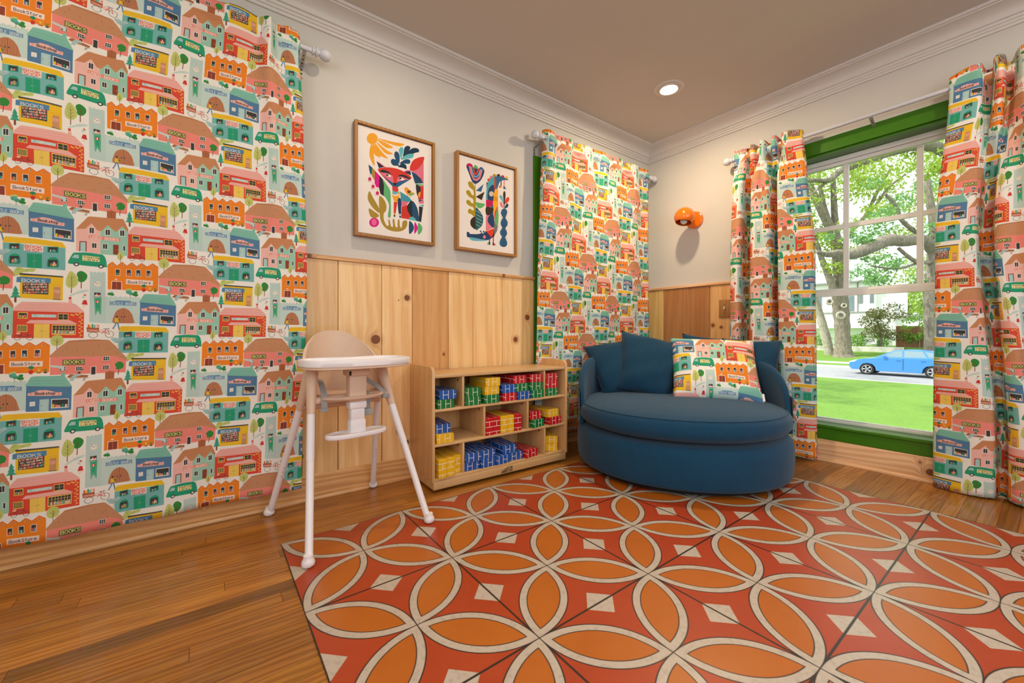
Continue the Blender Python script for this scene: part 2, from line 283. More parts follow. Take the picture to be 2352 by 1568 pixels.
FABRIC = """P c8dfd9 -30,-716 -22,-710 -11,-702 1,-694 8,-688 15,-682 23,-677 36,-673 52,-670 63,-669 68,-670 68,-674 66,-678 59,-682 50,-687 40,-692 29,-696 17,-700 6,-704 -4,-711 -14,-718 -22,-722 -27,-722 -31,-720
P bfd9d3 73,-906 73,-536 81,-532 90,-542 101,-532 111,-541 122,-531 132,-539 144,-530 155,-537 155,-913
P c8dfd9 155,-913 155,-714 165,-707 175,-717 186,-706 198,-715 210,-706 222,-716 238,-707 250,-716 265,-707 281,-716 297,-707 312,-715 328,-705 340,-713 350,-707 352,-913
L 9fc4bf 0.6 156,-714 157,-913
L aacac4 0.6 81,-575 98,-575
L aacac4 0.6 81,-669 98,-670
L aacac4 0.6 81,-816 98,-817
L aacac4 0.6 81,-886 98,-887
P 5c90b8 179,-748 328,-749 328,-777 179,-775
P 5c90b8 204,-749 211,-740 293,-740 300,-749
T f6f2e8 185,-771 322,-773 10.0 1.1 CASTLE BOOKS
P c07a52 198,-909 194,-898 196,-882 200,-867 203,-852 208,-837 213,-825 220,-815 227,-808 235,-803 242,-799 249,-797 256,-797 264,-798 273,-802 281,-807 289,-816 296,-827 303,-839 308,-853 311,-868 314,-881 317,-893 320,-903 315,-910 300,-912 278,-912 256,-911 234,-912 213,-913
L 9a5c3c 0.7 216,-824 216,-908
L 9a5c3c 0.7 231,-809 231,-908
L 9a5c3c 0.7 244,-804 244,-908
L 9a5c3c 0.7 272,-806 272,-908
L 9a5c3c 0.7 285,-815 285,-908
L 9a5c3c 0.7 300,-839 300,-907
L 35363a 0.7 257,-799 257,-909
P 35363a 248,-863 247,-867 244,-868 242,-867 241,-863 242,-860 244,-858 247,-860
P 35363a 267,-861 266,-865 263,-866 260,-865 259,-861 260,-858 263,-856 266,-858
P f6f2e8 137,-622 134,-632 128,-640 118,-645 108,-645 99,-642 92,-635 90,-625 92,-615 99,-607 108,-602 118,-601 128,-605 134,-612
P 35363a 135,-622 134,-624 133,-625 132,-624 131,-622 132,-620 133,-620 134,-620
P 35363a 132,-631 132,-633 130,-634 129,-633 129,-631 129,-630 130,-629 132,-629
P 35363a 125,-638 124,-640 123,-641 122,-640 121,-639 122,-637 123,-636 124,-637
P 35363a 115,-641 114,-643 113,-644 112,-643 111,-642 112,-640 113,-639 114,-640
P 35363a 105,-640 104,-641 103,-642 102,-642 101,-640 102,-638 103,-637 104,-638
P 35363a 98,-634 97,-635 96,-636 95,-636 94,-634 95,-632 96,-631 97,-632
P 35363a 95,-625 95,-627 93,-627 92,-627 92,-625 92,-623 93,-622 95,-623
P 35363a 98,-616 97,-617 96,-618 95,-617 94,-616 95,-614 96,-613 97,-614
P 35363a 105,-608 104,-610 103,-611 102,-610 101,-609 102,-607 103,-606 104,-607
P 35363a 115,-605 114,-607 113,-608 112,-607 111,-605 112,-604 113,-603 114,-604
P 35363a 125,-607 124,-609 123,-610 122,-609 121,-607 122,-605 123,-605 124,-605
P 35363a 132,-613 132,-615 130,-616 129,-615 129,-613 129,-612 130,-611 132,-611
L 35363a 1.0 102,-612 113,-624 125,-618
P 35363a 96,-687 130,-687 130,-719 96,-719
P d8a080 113,-698 112,-703 109,-705 106,-703 105,-699 106,-694 109,-692 112,-694
P f6f2e8 98,-705 128,-702 128,-716 98,-717
P e9503e 115,-700 124,-699 124,-709 115,-710
L 3f6f66 0.9 89,-721 137,-722
P 2fa57a 96,-726 134,-724 132,-852 115,-818 103,-855
L 8fd08a 0.9 101,-730 129,-729 127,-835 115,-805 105,-838 101,-730
P e9503e 105,-746 112,-746 112,-763 105,-763
P f6f2e8 112,-746 118,-746 118,-762 112,-763
P d22f2a 118,-746 122,-746 122,-762 118,-762
P 35363a 225,-862 224,-865 222,-868 220,-870 217,-870 215,-868 213,-866 213,-862 213,-859 215,-856 217,-855 220,-855 222,-856 224,-859
P 9a5a38 214,-864 224,-864 222,-874 215,-874
P f3c322 208,-874 227,-874 230,-906 208,-906
L 9a5a38 2.3 225,-882 235,-892
P 2c8a37 230,-879 237,-882 235,-894 228,-891
L 4f86b0 3.4 215,-904 210,-929 198,-951
L 4f86b0 3.4 222,-904 228,-929 233,-958
L a85a35 1.7 196,-951 204,-955
L a85a35 1.7 231,-961 241,-961
P e9503e 66,-923 74,-923 74,-945 66,-946
P f3c322 75,-928 84,-927 84,-945 75,-945
P 2f9d6e 86,-919 94,-919 94,-945 86,-945
P 74b9b8 96,-926 105,-926 105,-945 96,-945
P f6d6c8 105,-917 114,-917 114,-945 105,-945
P e88d86 115,-924 124,-924 124,-945 115,-945
P a85a35 60,-944 125,-948 122,-981 63,-978
P f2c7b5 67,-959 118,-962 118,-975 67,-972
T d22f2a 70,-970 115,-973 4.1 0.7 BOOKS
L 35363a 1.1 118,-1000 115,-1011 106,-1019 94,-1022 83,-1019 74,-1011 71,-1000 74,-990 83,-982 94,-979 106,-982 115,-990 118,-1000
L 35363a 1.1 203,-995 200,-1007 191,-1017 180,-1020 169,-1016 160,-1007 157,-995 160,-982 169,-973 180,-970 191,-973 200,-982 203,-995
L d22f2a 1.4 124,-978 156,-980 180,-995
L d22f2a 1.4 138,-990 156,-965 171,-961 180,-995
L d22f2a 1.4 156,-980 159,-957
L 35363a 1.7 147,-955 179,-953
L d22f2a 1.1 124,-972 138,-962 156,-984
P 9a4a2e 54,-710 54,-713 52,-716 49,-717 46,-717 44,-716 42,-714 42,-710 42,-707 44,-705 46,-703 49,-703 52,-704 54,-707
P f0c0a0 43,-710 51,-710 50,-718 44,-718
P f6f2e8 41,-719 55,-718 56,-747 42,-748
P a8d8d6 34,-717 47,-723 46,-733 35,-727
P d22f2a 42,-746 57,-745 63,-779 33,-777
L f0c0a0 1.4 44,-780 41,-801
L f0c0a0 1.4 52,-780 49,-795
L 7a4326 2.0 -19,-698 -18,-627
P c5d070 -47,-621 -46,-606 -43,-588 -39,-573 -36,-561 -31,-551 -27,-544 -23,-541 -19,-541 -15,-543 -10,-549 -5,-556 1,-565 5,-576 10,-588 13,-601 14,-613 13,-626 9,-637 3,-648 -7,-658 -16,-663 -25,-663 -34,-659 -41,-653 -45,-644 -47,-634
L 7a4326 1.0 -18,-659 -18,-567
L 7a4326 0.7 -18,-600 -32,-582
L 7a4326 0.7 -18,-600 -3,-578
L 7a4326 0.7 -18,-624 -32,-606
L 7a4326 0.7 -18,-624 -3,-602
L 7a4326 0.7 -18,-648 -32,-630
L 7a4326 0.7 -18,-648 -3,-626
L 7a4326 2.3 29,-660 30,-575
P 2c8a37 6,-565 7,-558 9,-550 13,-544 17,-540 23,-536 29,-535 34,-536 40,-539 46,-543 51,-548 56,-554 59,-561 60,-570 59,-580 57,-589 53,-597 48,-605 43,-611 38,-614 32,-616 27,-616 23,-615 18,-613 15,-609 13,-602 13,-593 13,-585 10,-578 8,-571
L 7a4326 1.4 29,-616 30,-567
L 7a4326 0.9 29,-591 40,-573
L 7a4326 0.9 29,-596 20,-580
P f4b5ac -299,-836 -284,-805 -256,-770 -208,-770 -49,-766 1,-775 46,-827 46,-842 -299,-842
L e88d86 0.7 -274,-790 -267,-797 -260,-790 -253,-796 -246,-789 -239,-796 -232,-789 -224,-795 -217,-788 -210,-795 -203,-788 -196,-794 -189,-787 -181,-794 -174,-786 -167,-793 -159,-786 -152,-793 -145,-785 -137,-792 -130,-785 -123,-791 -115,-784 -108,-791 -100,-783 -93,-790 -85,-783 -78,-790 -70,-782 -62,-789 -55,-782 -47,-789 -39,-781 -32,-788 -24,-780 -16,-787 -8,-780 -1,-787
L e88d86 0.7 -284,-810 -277,-816 -270,-809 -263,-816 -256,-809 -249,-815 -242,-808 -235,-815 -227,-808 -220,-814 -213,-807 -206,-814 -199,-807 -192,-813 -184,-806 -177,-813 -170,-806 -163,-812 -155,-805 -148,-812 -141,-805 -133,-811 -126,-804 -118,-811 -111,-804 -103,-810 -96,-803 -88,-810 -81,-802 -73,-809 -66,-802 -58,-809 -50,-801 -43,-808 -35,-801 -27,-808 -20,-800 -12,-807 -4,-800 4,-807 12,-799 20,-806
L e88d86 0.7 -294,-828 -287,-834 -280,-827 -273,-834 -266,-827 -259,-833 -252,-826 -245,-833 -238,-826 -231,-832 -223,-825 -216,-832 -209,-825 -202,-832 -195,-824 -188,-831 -180,-824 -173,-831 -166,-823 -158,-830 -151,-823 -144,-830 -136,-822 -129,-829 -121,-822 -114,-829 -107,-822 -99,-828 -92,-821 -84,-828 -76,-821 -69,-827 -61,-820 -54,-827 -46,-820 -38,-826 -31,-819 -23,-826 -15,-819 -7,-826 1,-818 8,-825 16,-818 24,-825 32,-817 40,-824
P f4b5ac -33,-772 -31,-736 -19,-735 -12,-775
P d22f2a -31,-728 -18,-727 -18,-742 -31,-742
P e0442f -297,-834 46,-838 46,-1022 -298,-1019
P f4cf5a -271,-842 -226,-842 -226,-887 -271,-886
P 35363a -267,-847 -230,-848 -230,-881 -267,-881
P f3c322 -264,-863 -259,-863 -259,-879 -264,-879
P 4d7ca6 -259,-858 -254,-858 -254,-879 -259,-879
P f3c322 -253,-864 -249,-864 -249,-879 -253,-879
P f6d6c8 -248,-865 -244,-865 -244,-879 -248,-879
P e9503e -243,-856 -238,-856 -238,-879 -243,-879
P e88d86 -238,-863 -233,-863 -233,-878 -238,-879
P a9cdd0 -208,-855 -89,-855 -89,-877 -208,-876
T f6f2e8 -203,-873 -95,-876 8.5 1.3 LIBRARY
P f4cf5a -82,-847 -31,-847 -31,-894 -82,-893
P 35363a -79,-851 -34,-852 -34,-889 -79,-889
L f4cf5a 1.1 -56,-852 -56,-889
L f4cf5a 0.9 -79,-870 -34,-871
P f4cf5a -274,-929 -226,-930 -226,-977 -274,-976
P 35363a -271,-934 -230,-935 -230,-972 -271,-971
L f4cf5a 1.1 -264,-934 -264,-971
L f4cf5a 1.1 -257,-934 -257,-971
L f4cf5a 1.1 -250,-935 -250,-971
L f4cf5a 1.1 -243,-935 -243,-972
L f4cf5a 1.1 -236,-935 -236,-972
L f4cf5a 0.9 -271,-943 -230,-944
L f4cf5a 0.9 -271,-952 -230,-954
L f4cf5a 0.9 -271,-961 -230,-963
P f4cf5a -195,-922 -121,-922 -121,-1022 -195,-1020
L d8b03a 0.9 -158,-921 -158,-1020
P 7a4326 -163,-972 -163,-974 -165,-975 -166,-974 -167,-972 -166,-970 -165,-969 -163,-970
P 7a4326 -150,-972 -151,-974 -152,-975 -154,-974 -154,-972 -154,-970 -152,-969 -151,-970
P f4b5ac -234,-918 -215,-895 -24,-893 13,-919 9,-925
P f4cf5a -110,-926 6,-927 6,-999 -110,-997
P 35363a -106,-932 2,-933 2,-991 -106,-989
P 2f9d6e -103,-973 -96,-973 -96,-988 -103,-988
P f6d6c8 -96,-967 -89,-967 -89,-988 -96,-988
P e9503e -88,-974 -81,-974 -81,-988 -88,-988
P f6d6c8 -80,-967 -73,-967 -73,-988 -80,-988
P 74b9b8 -72,-968 -65,-968 -65,-988 -72,-988
P f6d6c8 -64,-974 -57,-974 -57,-988 -64,-988
P e88d86 -56,-969 -49,-969 -49,-988 -56,-988
P e88d86 -49,-975 -41,-975 -41,-989 -49,-988
P 74b9b8 -41,-969 -33,-969 -33,-989 -41,-989
P 4d7ca6 -33,-974 -25,-974 -25,-989 -33,-989
P f6d6c8 -25,-973 -17,-973 -17,-989 -25,-989
P f6d6c8 -17,-976 -9,-976 -9,-989 -17,-989
P f6d6c8 -9,-970 -1,-970 -1,-989 -9,-989
L f4cf5a 1.1 -90,-932 -90,-989
L f4cf5a 1.1 -75,-932 -75,-989
L f4cf5a 1.1 -60,-932 -60,-989
L f4cf5a 1.1 -45,-932 -45,-989
L f4cf5a 1.1 -29,-932 -29,-989
L f4cf5a 1.1 -14,-932 -14,-989
L f4cf5a 1.1 -106,-950 2,-951
L f4cf5a 1.1 -106,-967 2,-968
L f4cf5a 0.9 -22,-860 1,-853 26,-849 35,-883 29,-923 33,-964 27,-1016
P f4cf5a -10,-853 -11,-855 -12,-856 -14,-857 -16,-857 -18,-856 -20,-855 -20,-853 -20,-851 -18,-850 -16,-849 -14,-849 -12,-850 -11,-851
P f4cf5a -2,-859 -3,-861 -4,-862 -6,-863 -8,-863 -10,-862 -12,-861 -12,-859 -12,-858 -10,-856 -8,-855 -6,-855 -4,-856 -3,-857
P f4cf5a 11,-848 11,-849 9,-851 7,-852 5,-852 3,-851 2,-850 1,-848 2,-846 3,-845 5,-844 7,-844 9,-844 11,-846
P f4cf5a 20,-855 19,-857 18,-859 16,-859 13,-859 11,-859 10,-857 9,-856 10,-854 11,-852 13,-852 16,-852 18,-852 19,-854
P f4cf5a 31,-842 30,-844 29,-845 27,-846 25,-846 23,-846 21,-844 21,-842 21,-841 23,-839 25,-838 27,-838 29,-839 30,-840
P f4cf5a 42,-860 42,-861 40,-863 38,-864 36,-864 34,-863 33,-862 32,-860 33,-858 34,-857 36,-856 38,-856 40,-857 42,-858
P f4cf5a 31,-873 30,-875 29,-876 27,-877 25,-877 23,-876 21,-875 21,-873 21,-871 23,-870 25,-869 27,-869 29,-870 30,-871
P f4cf5a 44,-890 43,-892 42,-894 40,-895 38,-895 36,-894 34,-892 34,-891 34,-889 36,-887 38,-887 40,-887 42,-887 43,-889
P f4cf5a 29,-902 29,-904 27,-905 25,-906 23,-906 21,-905 20,-904 19,-902 20,-900 21,-899 23,-898 25,-898 27,-899 29,-900
P f4cf5a 41,-915 40,-917 39,-918 37,-919 34,-919 32,-918 31,-917 30,-915 31,-913 32,-912 34,-911 37,-911 39,-912 40,-913
P f4cf5a 27,-931 26,-933 25,-934 23,-935 21,-935 19,-934 17,-933 17,-931 17,-930 19,-928 21,-927 23,-927 25,-928 26,-929
P f4cf5a 42,-941 41,-943 40,-944 38,-945 35,-945 33,-944 32,-943 31,-941 32,-939 33,-938 35,-937 38,-937 40,-938 41,-939
P f4cf5a 29,-955 29,-957 27,-959 25,-959 23,-959 21,-959 20,-957 19,-956 20,-954 21,-952 23,-952 25,-952 27,-952 29,-954
P f4cf5a 43,-972 42,-973 41,-975 39,-976 37,-976 34,-975 33,-973 33,-972 33,-970 34,-968 37,-968 39,-968 41,-968 42,-970
P f4cf5a 29,-983 29,-985 27,-986 25,-987 23,-987 21,-986 20,-985 19,-983 20,-981 21,-980 23,-979 25,-979 27,-980 29,-981
P f4cf5a 39,-1004 39,-1006 37,-1007 35,-1008 33,-1008 31,-1007 30,-1006 29,-1004 30,-1002 31,-1001 33,-1000 35,-1000 37,-1001 39,-1002
L 35363a 1.1 -256,-1016 -258,-1025 -264,-1031 -271,-1033 -279,-1031 -284,-1024 -286,-1016 -284,-1008 -279,-1002 -271,-999 -264,-1002 -258,-1008 -256,-1016
L 35363a 1.1 -198,-1017 -200,-1025 -206,-1031 -213,-1034 -221,-1031 -226,-1025 -228,-1016 -226,-1008 -221,-1002 -213,-1000 -206,-1002 -200,-1008 -198,-1017
L 35363a 1.1 -271,-1016 -256,-991 -223,-993 -213,-1017
L 35363a 1.1 -256,-991 -243,-1016 -223,-993
L 35363a 1.1 -261,-983 -251,-982
L 35363a 1.1 -227,-986 -216,-984
P f2b8a0 -276,-983 -271,-981 -264,-979 -259,-980 -258,-983 -258,-989 -261,-993 -265,-995 -271,-995 -275,-993 -277,-991 -278,-987
P c5d070 458,-444 458,-432 460,-420 464,-410 471,-403 480,-399 489,-397 497,-398 506,-401 513,-407 518,-416 520,-428 521,-440 519,-450 515,-460 508,-468 497,-472 484,-474 473,-473 465,-466 460,-455
L 7a4326 1.4 489,-512 490,-424
L 7a4326 0.8 489,-458 504,-434
L 7a4326 0.8 489,-449 474,-432
P 74b9b8 -342,-373 -50,-379 -50,-538 -342,-534
P f3c322 -343,-372 -337,-341 -327,-332 -202,-332 -65,-341 -47,-376 -50,-379 -202,-369
P 1fa074 -315,-376 -265,-371 -265,-413 -315,-417
P 35363a -310,-380 -270,-377 -270,-409 -310,-412
P 74b9b8 -303,-394 -298,-394 -298,-410 -303,-410
P f6d6c8 -298,-397 -294,-396 -294,-409 -298,-410
P 2f9d6e -293,-396 -289,-396 -289,-409 -293,-409
P f6d6c8 -288,-397 -284,-397 -284,-408 -288,-409
P e9503e -283,-392 -279,-391 -279,-407 -283,-408
P 4d7ca6 -278,-397 -274,-397 -274,-407 -278,-407
P 1fa074 -137,-379 -83,-374 -83,-417 -137,-421
P 35363a -132,-383 -88,-379 -88,-412 -132,-416
P f6d6c8 -124,-399 -119,-399 -119,-414 -124,-414
P 4d7ca6 -119,-399 -114,-399 -114,-413 -119,-414
P 2f9d6e -113,-397 -108,-397 -108,-412 -113,-413
P 74b9b8 -108,-394 -103,-394 -103,-412 -108,-412
P 74b9b8 -103,-401 -98,-401 -98,-411 -103,-412
P 4d7ca6 -97,-396 -93,-395 -93,-411 -97,-411
P 1fa074 -315,-514 -317,-502 -317,-485 -315,-471 -313,-463 -310,-457 -306,-452 -301,-448 -295,-446 -289,-444 -283,-444 -277,-446 -272,-448 -269,-452 -266,-457 -264,-466 -262,-480 -261,-497 -264,-510 -271,-514 -282,-513 -291,-513 -301,-515 -309,-516
P 35363a -310,-463 -270,-460 -270,-506 -310,-509
P e88d86 -303,-486 -298,-485 -298,-506 -303,-506
P e88d86 -298,-483 -294,-483 -294,-505 -298,-506
P 74b9b8 -293,-480 -289,-479 -289,-505 -293,-505
P f3c322 -288,-476 -284,-475 -284,-504 -288,-505
P 74b9b8 -283,-476 -279,-476 -279,-504 -283,-504
P 74b9b8 -278,-483 -274,-483 -274,-503 -278,-504
P 1fa074 -137,-523 -139,-511 -139,-494 -137,-479 -135,-470 -131,-464 -127,-459 -121,-455 -115,-452 -109,-451 -103,-451 -96,-452 -91,-455 -87,-459 -84,-465 -82,-473 -80,-488 -79,-506 -82,-519 -90,-523 -101,-523 -112,-522 -121,-524 -131,-526
P 35363a -132,-471 -88,-468 -88,-515 -132,-518
P 2f9d6e -124,-496 -119,-496 -119,-515 -124,-515
P e9503e -119,-494 -114,-493 -114,-514 -119,-515
P f3c322 -113,-497 -108,-496 -108,-514 -113,-514
P f6d6c8 -108,-484 -103,-483 -103,-513 -108,-514
P e88d86 -103,-486 -98,-485 -98,-513 -103,-513
P f6d6c8 -97,-495 -93,-495 -93,-512 -97,-513
P fbe3d6 -246,-377 -155,-378 -156,-422 -247,-420
T d22f2a -241,-398 -161,-398 8.4 1.3 BOOK
T d22f2a -241,-420 -161,-418 8.4 1.3 SHOP
P 1fa074 -232,-437 -162,-435 -162,-533 -232,-534
L 5fc0a0 0.9 -198,-436 -198,-533
P e8d08a -201,-487 -202,-490 -203,-491 -204,-490 -205,-488 -204,-486 -203,-484 -202,-485
P e8d08a -190,-486 -191,-488 -192,-490 -193,-489 -194,-487 -193,-484 -192,-483 -191,-484
P a9cdd0 187,174 190,180 199,184 207,185 215,184 223,180 231,178 239,181 247,185 253,187 259,184 263,179 264,173 258,167 249,161 241,155 237,151 235,147 231,145 225,143 218,142 210,144 201,153 192,164
L 9a8f70 1.0 225,114 227,148 210,169
L 9a8f70 0.9 227,146 244,173
L 9a8f70 0.6 227,148 225,173
P cb8e64 -120,56 -71,121 -27,164 17,168 97,173 180,164 216,120 247,72 290,17 285,2 259,21 204,46 121,44 6,50 -119,49
L 9c6238 1.1 -27,161 -22,156 -16,161 -11,156 -5,162 1,157 6,162 12,157 17,162 23,157 29,163 34,158 40,163 46,158 51,163 57,158 63,164 68,159 74,164 80,159 86,164 92,159 97,165 103,160 109,165 115,160 121,165 127,160 132,166 138,161 144,166 150,161 156,167 162,161 168,167 174,162
P f4897c -114,50 6,50 121,44 204,46 259,21 277,9 275,-81 -113,-76
L 7d4a2a 0.9 -55,94 -57,83
L 7d4a2a 0.9 -36,122 -38,111
L 7d4a2a 0.9 17,102 15,90
L 7d4a2a 0.9 127,130 124,118
L 7d4a2a 0.9 100,75 97,63
L 7d4a2a 0.9 171,102 168,90
L 7d4a2a 0.9 186,109 183,96
L 7d4a2a 0.9 228,72 225,60
P 4a4424 -55,29 56,29 56,-12 -55,-11
L d9d27a 0.9 -51,25 53,25 53,-7 -51,-7 -51,25
T e9e58c -46,-1 50,-1 10.8 2.0 BOOKS
P f6f2e8 -70,-19 -38,-17 -38,-49 -70,-50
P 35363a -68,-21 -40,-21 -40,-46 -68,-47
L f6f2e8 1.1 -59,-21 -59,-47
L f6f2e8 1.1 -49,-21 -49,-46
L f6f2e8 0.9 -68,-34 -40,-33
L 7a4326 1.1 -73,-52 -34,-51
P f6f2e8 9,-24 43,-22 43,-55 9,-56
P 35363a 12,-27 41,-26 41,-52 12,-52
L f6f2e8 1.1 21,-26 21,-52
L f6f2e8 1.1 31,-26 31,-52
L f6f2e8 0.9 12,-40 41,-39
L 7a4326 1.1 7,-58 47,-57
P f6f2e8 149,43 185,45 185,12 149,10
P 35363a 151,40 182,41 182,15 151,14
L f6f2e8 1.1 162,40 162,14
L f6f2e8 1.1 172,41 172,14
L f6f2e8 0.9 151,27 182,28
L 7a4326 1.1 147,8 188,9
P f6f2e8 148,-22 184,-20 184,-54 148,-55
P 35363a 150,-25 181,-24 181,-51 150,-51
L f6f2e8 1.1 160,-25 160,-51
L f6f2e8 1.1 171,-24 171,-51
L f6f2e8 0.9 150,-38 181,-37
L 7a4326 1.1 145,-57 187,-56
P 2c8a37 49,-44 48,-48 44,-50 41,-49 40,-46 41,-42 44,-40 48,-41
P 2c8a37 185,22 183,18 180,16 177,17 175,20 177,24 180,26 183,25
P f6f2e8 86,-28 114,-26 114,-90 86,-92
P 35363a 89,-31 111,-30 111,-86 89,-87
P c8dfd9 -115,-7 -110,-6 -101,-7 -93,-9 -85,-10 -78,-12 -71,-14 -63,-14 -55,-14 -49,-16 -46,-22 -44,-30 -44,-37 -46,-43 -50,-48 -55,-49 -59,-44 -64,-35 -71,-28 -81,-26 -94,-25 -103,-23 -110,-18 -114,-11
L 7a4326 2.0 233,-95 238,-40
P 2c8a37 214,-25 214,-20 216,-14 220,-9 225,-5 231,0 238,2 244,1 251,-2 256,-7 260,-11 263,-17 264,-24 264,-32 261,-40 258,-47 253,-51 247,-54 241,-55 233,-56 225,-56 220,-54 219,-49 221,-43 221,-37 219,-32 216,-29
P a8683e -32,-96 -16,-78 75,-90 70,-104 -27,-101
L a8683e 1.4 -22,-105 75,-107
L 35363a 1.1 -10,-105 -16,-127
L 35363a 1.1 51,-110 58,-129
L 35363a 1.1 63,-110 46,-129
P a9cdd0 -16,-114 -15,-106 -11,-97 -5,-89 2,-84 10,-80 17,-77 24,-77 31,-79 35,-82 37,-85 36,-89 33,-92 27,-94 20,-95 13,-99 7,-108 2,-120 -2,-127 -8,-126 -13,-121
P 35363a 35,-69 34,-73 32,-76 29,-78 26,-79 23,-78 21,-75 20,-72 21,-68 23,-65 26,-63 29,-62 32,-63 34,-66
P f0c0a0 30,-78 28,-82 25,-85 22,-84 21,-80 22,-76 25,-73 28,-74
P c5d070 -295,-575 -294,-568 -291,-559 -289,-552 -285,-545 -281,-539 -276,-535 -271,-534 -265,-535 -259,-536 -254,-539 -250,-542 -244,-544 -234,-543 -223,-541 -213,-539 -205,-538 -197,-538 -193,-539 -192,-545 -194,-553 -198,-559 -205,-561 -214,-562 -223,-563 -232,-564 -240,-566 -249,-569 -257,-576 -266,-586 -274,-592 -281,-594 -287,-592 -291,-590 -294,-586 -295,-581
P b0c468 -266,-550 -267,-553 -269,-556 -272,-558 -276,-558 -279,-557 -281,-554 -282,-551 -281,-548 -279,-545 -276,-543 -272,-543 -269,-544 -267,-546
P b0c468 -224,-554 -225,-556 -228,-559 -232,-560 -236,-561 -239,-560 -242,-558 -243,-555 -242,-552 -239,-550 -236,-549 -232,-548 -228,-549 -225,-551
P 7fc3b0 -228,-139 -201,-83 -177,-80 -61,-84 -60,-66 -41,-64 -41,-90 -26,-120 -6,-162 -6,-170 -225,-149
L 5f9f90 0.7 -209,-109 -202,-113 -195,-110 -188,-114 -181,-110 -175,-114 -168,-111 -161,-115 -154,-111 -147,-115 -140,-112 -133,-116 -126,-112 -119,-117 -112,-113 -105,-117 -98,-113 -91,-118 -84,-114 -77,-118 -70,-115 -63,-119 -55,-115 -48,-119
L 5f9f90 0.7 -217,-128 -210,-132 -203,-129 -197,-133 -190,-129 -183,-133 -176,-130 -169,-134 -162,-130 -156,-135 -149,-131 -142,-135 -135,-132 -128,-136 -121,-132 -114,-136 -107,-133 -100,-137 -93,-133 -86,-138 -78,-134 -71,-138 -64,-135 -57,-139 -50,-135 -43,-140
L 5f9f90 0.7 -215,-145 -208,-149 -201,-146 -195,-150 -188,-146 -181,-150 -174,-147 -167,-151 -160,-148 -154,-152 -147,-148 -140,-152 -133,-149 -126,-153 -119,-150 -112,-154 -105,-150 -98,-154 -91,-151 -84,-155 -76,-152 -69,-156 -62,-152 -55,-157 -48,-153 -41,-157 -33,-154 -26,-158
P 4d7ca6 -223,-146 -7,-167 -7,-331 -223,-321
L 3f6488 0.9 -223,-149 -7,-168
P f4b9ae -215,-195 -187,-189 -161,-177 -128,-179 -98,-190 -80,-200 -53,-200 -55,-224 -135,-219 -215,-212
T 35363a -180,-208 -85,-213 9.3 1.6 Bookshop
L e0705f 0.7 -207,-201 -194,-201
L e0705f 0.7 -204,-195 -197,-207
L e0705f 0.7 -197,-193 -204,-208
L e0705f 0.7 -75,-211 -61,-211
L e0705f 0.7 -72,-204 -65,-218
L e0705f 0.7 -65,-203 -72,-219
P f6f2e8 -205,-255 -179,-254 -179,-285 -205,-286
L 9a9a90 0.5 -199,-262 -185,-261
L 9a9a90 0.5 -199,-268 -185,-267
L 9a9a90 0.5 -199,-274 -185,-274
L 9a9a90 0.5 -199,-280 -185,-280
P a9cdd0 -158,-242 -113,-242 -114,-326 -159,-323
P b9dad8 -154,-249 -118,-249 -119,-324 -155,-321
L 7fb0b4 0.7 -150,-256 -122,-256 -122,-278 -150,-278 -150,-256
L 7fb0b4 0.7 -150,-290 -122,-291 -123,-317 -150,-317 -150,-290
P 7a4326 -149,-285 -149,-288 -151,-289 -152,-288 -153,-286 -152,-284 -151,-282 -149,-283
P f6f2e8 -103,-244 -20,-249 -20,-313 -103,-309
P 35363a -99,-250 -23,-254 -23,-307 -99,-303
P f3c322 -98,-282 -89,-278 -86,-301 -98,-303
P ef8e7e -84,-285 -57,-292 -60,-306 -83,-303
P 1fa074 -52,-284 -44,-284 -45,-307 -52,-306
P f6d6c8 -37,-287 -26,-288 -27,-306 -38,-305
P b0653f 163,-74 186,-66 213,-73 211,-128 186,-145 163,-147
L 8a4528 0.7 187,-68 187,-145
L 8a4528 0.6 164,-90 211,-89
L 8a4528 0.6 164,-107 211,-106
L 8a4528 0.6 164,-124 211,-122
P cf8a5c 2,-233 63,-137 74,-131 253,-121 281,-193 281,-215 138,-227 2,-243
L a86a40 0.7 63,-149 258,-133
L a86a40 0.7 50,-167 262,-150
L a86a40 0.7 38,-185 267,-166
L a86a40 0.7 25,-204 271,-182
L a86a40 0.7 13,-222 275,-198
P f5bfb4 3,-233 51,-225 83,-181 112,-227 128,-237 127,-398 2,-392
P 9bd0ba 128,-402 128,-237 144,-214 168,-179 195,-210 216,-224 231,-197 247,-176 265,-200 280,-216 279,-398
P cf8a5c 112,-219 128,-235 143,-217 132,-203
P cf8a5c 195,-202 210,-227 230,-199 216,-190
P f6f2e8 69,-211 97,-208 97,-255 69,-258
P 35363a 72,-214 94,-212 94,-252 72,-253
L f6f2e8 1.1 83,-213 83,-253
P f6f2e8 153,-211 182,-208 182,-257 153,-259
P 35363a 156,-215 179,-213 179,-253 156,-254
L f6f2e8 1.1 167,-214 167,-254
P f6f2e8 231,-206 261,-203 261,-252 231,-255
P 35363a 235,-210 258,-208 258,-248 235,-250
L f6f2e8 1.1 246,-209 246,-249
P f6f2e8 82,-321 110,-319 110,-362 82,-364
P 35363a 85,-325 107,-324 107,-358 85,-360
L f6f2e8 1.1 96,-325 96,-359
P f6f2e8 139,-321 167,-319 167,-362 139,-364
P 35363a 142,-324 164,-323 164,-358 142,-359
L f6f2e8 1.1 153,-324 153,-359
P f6f2e8 249,-321 265,-320 265,-364 249,-365
P 35363a 252,-325 262,-324 262,-361 252,-361
P ef8e7e 67,-267 235,-269 235,-296 67,-293
T f6f2e8 75,-292 227,-293 9.8 1.4 USED BOOKS
P 8f3b28 20,-319 57,-316 56,-392 51,-393 51,-323 25,-325 24,-391 18,-392
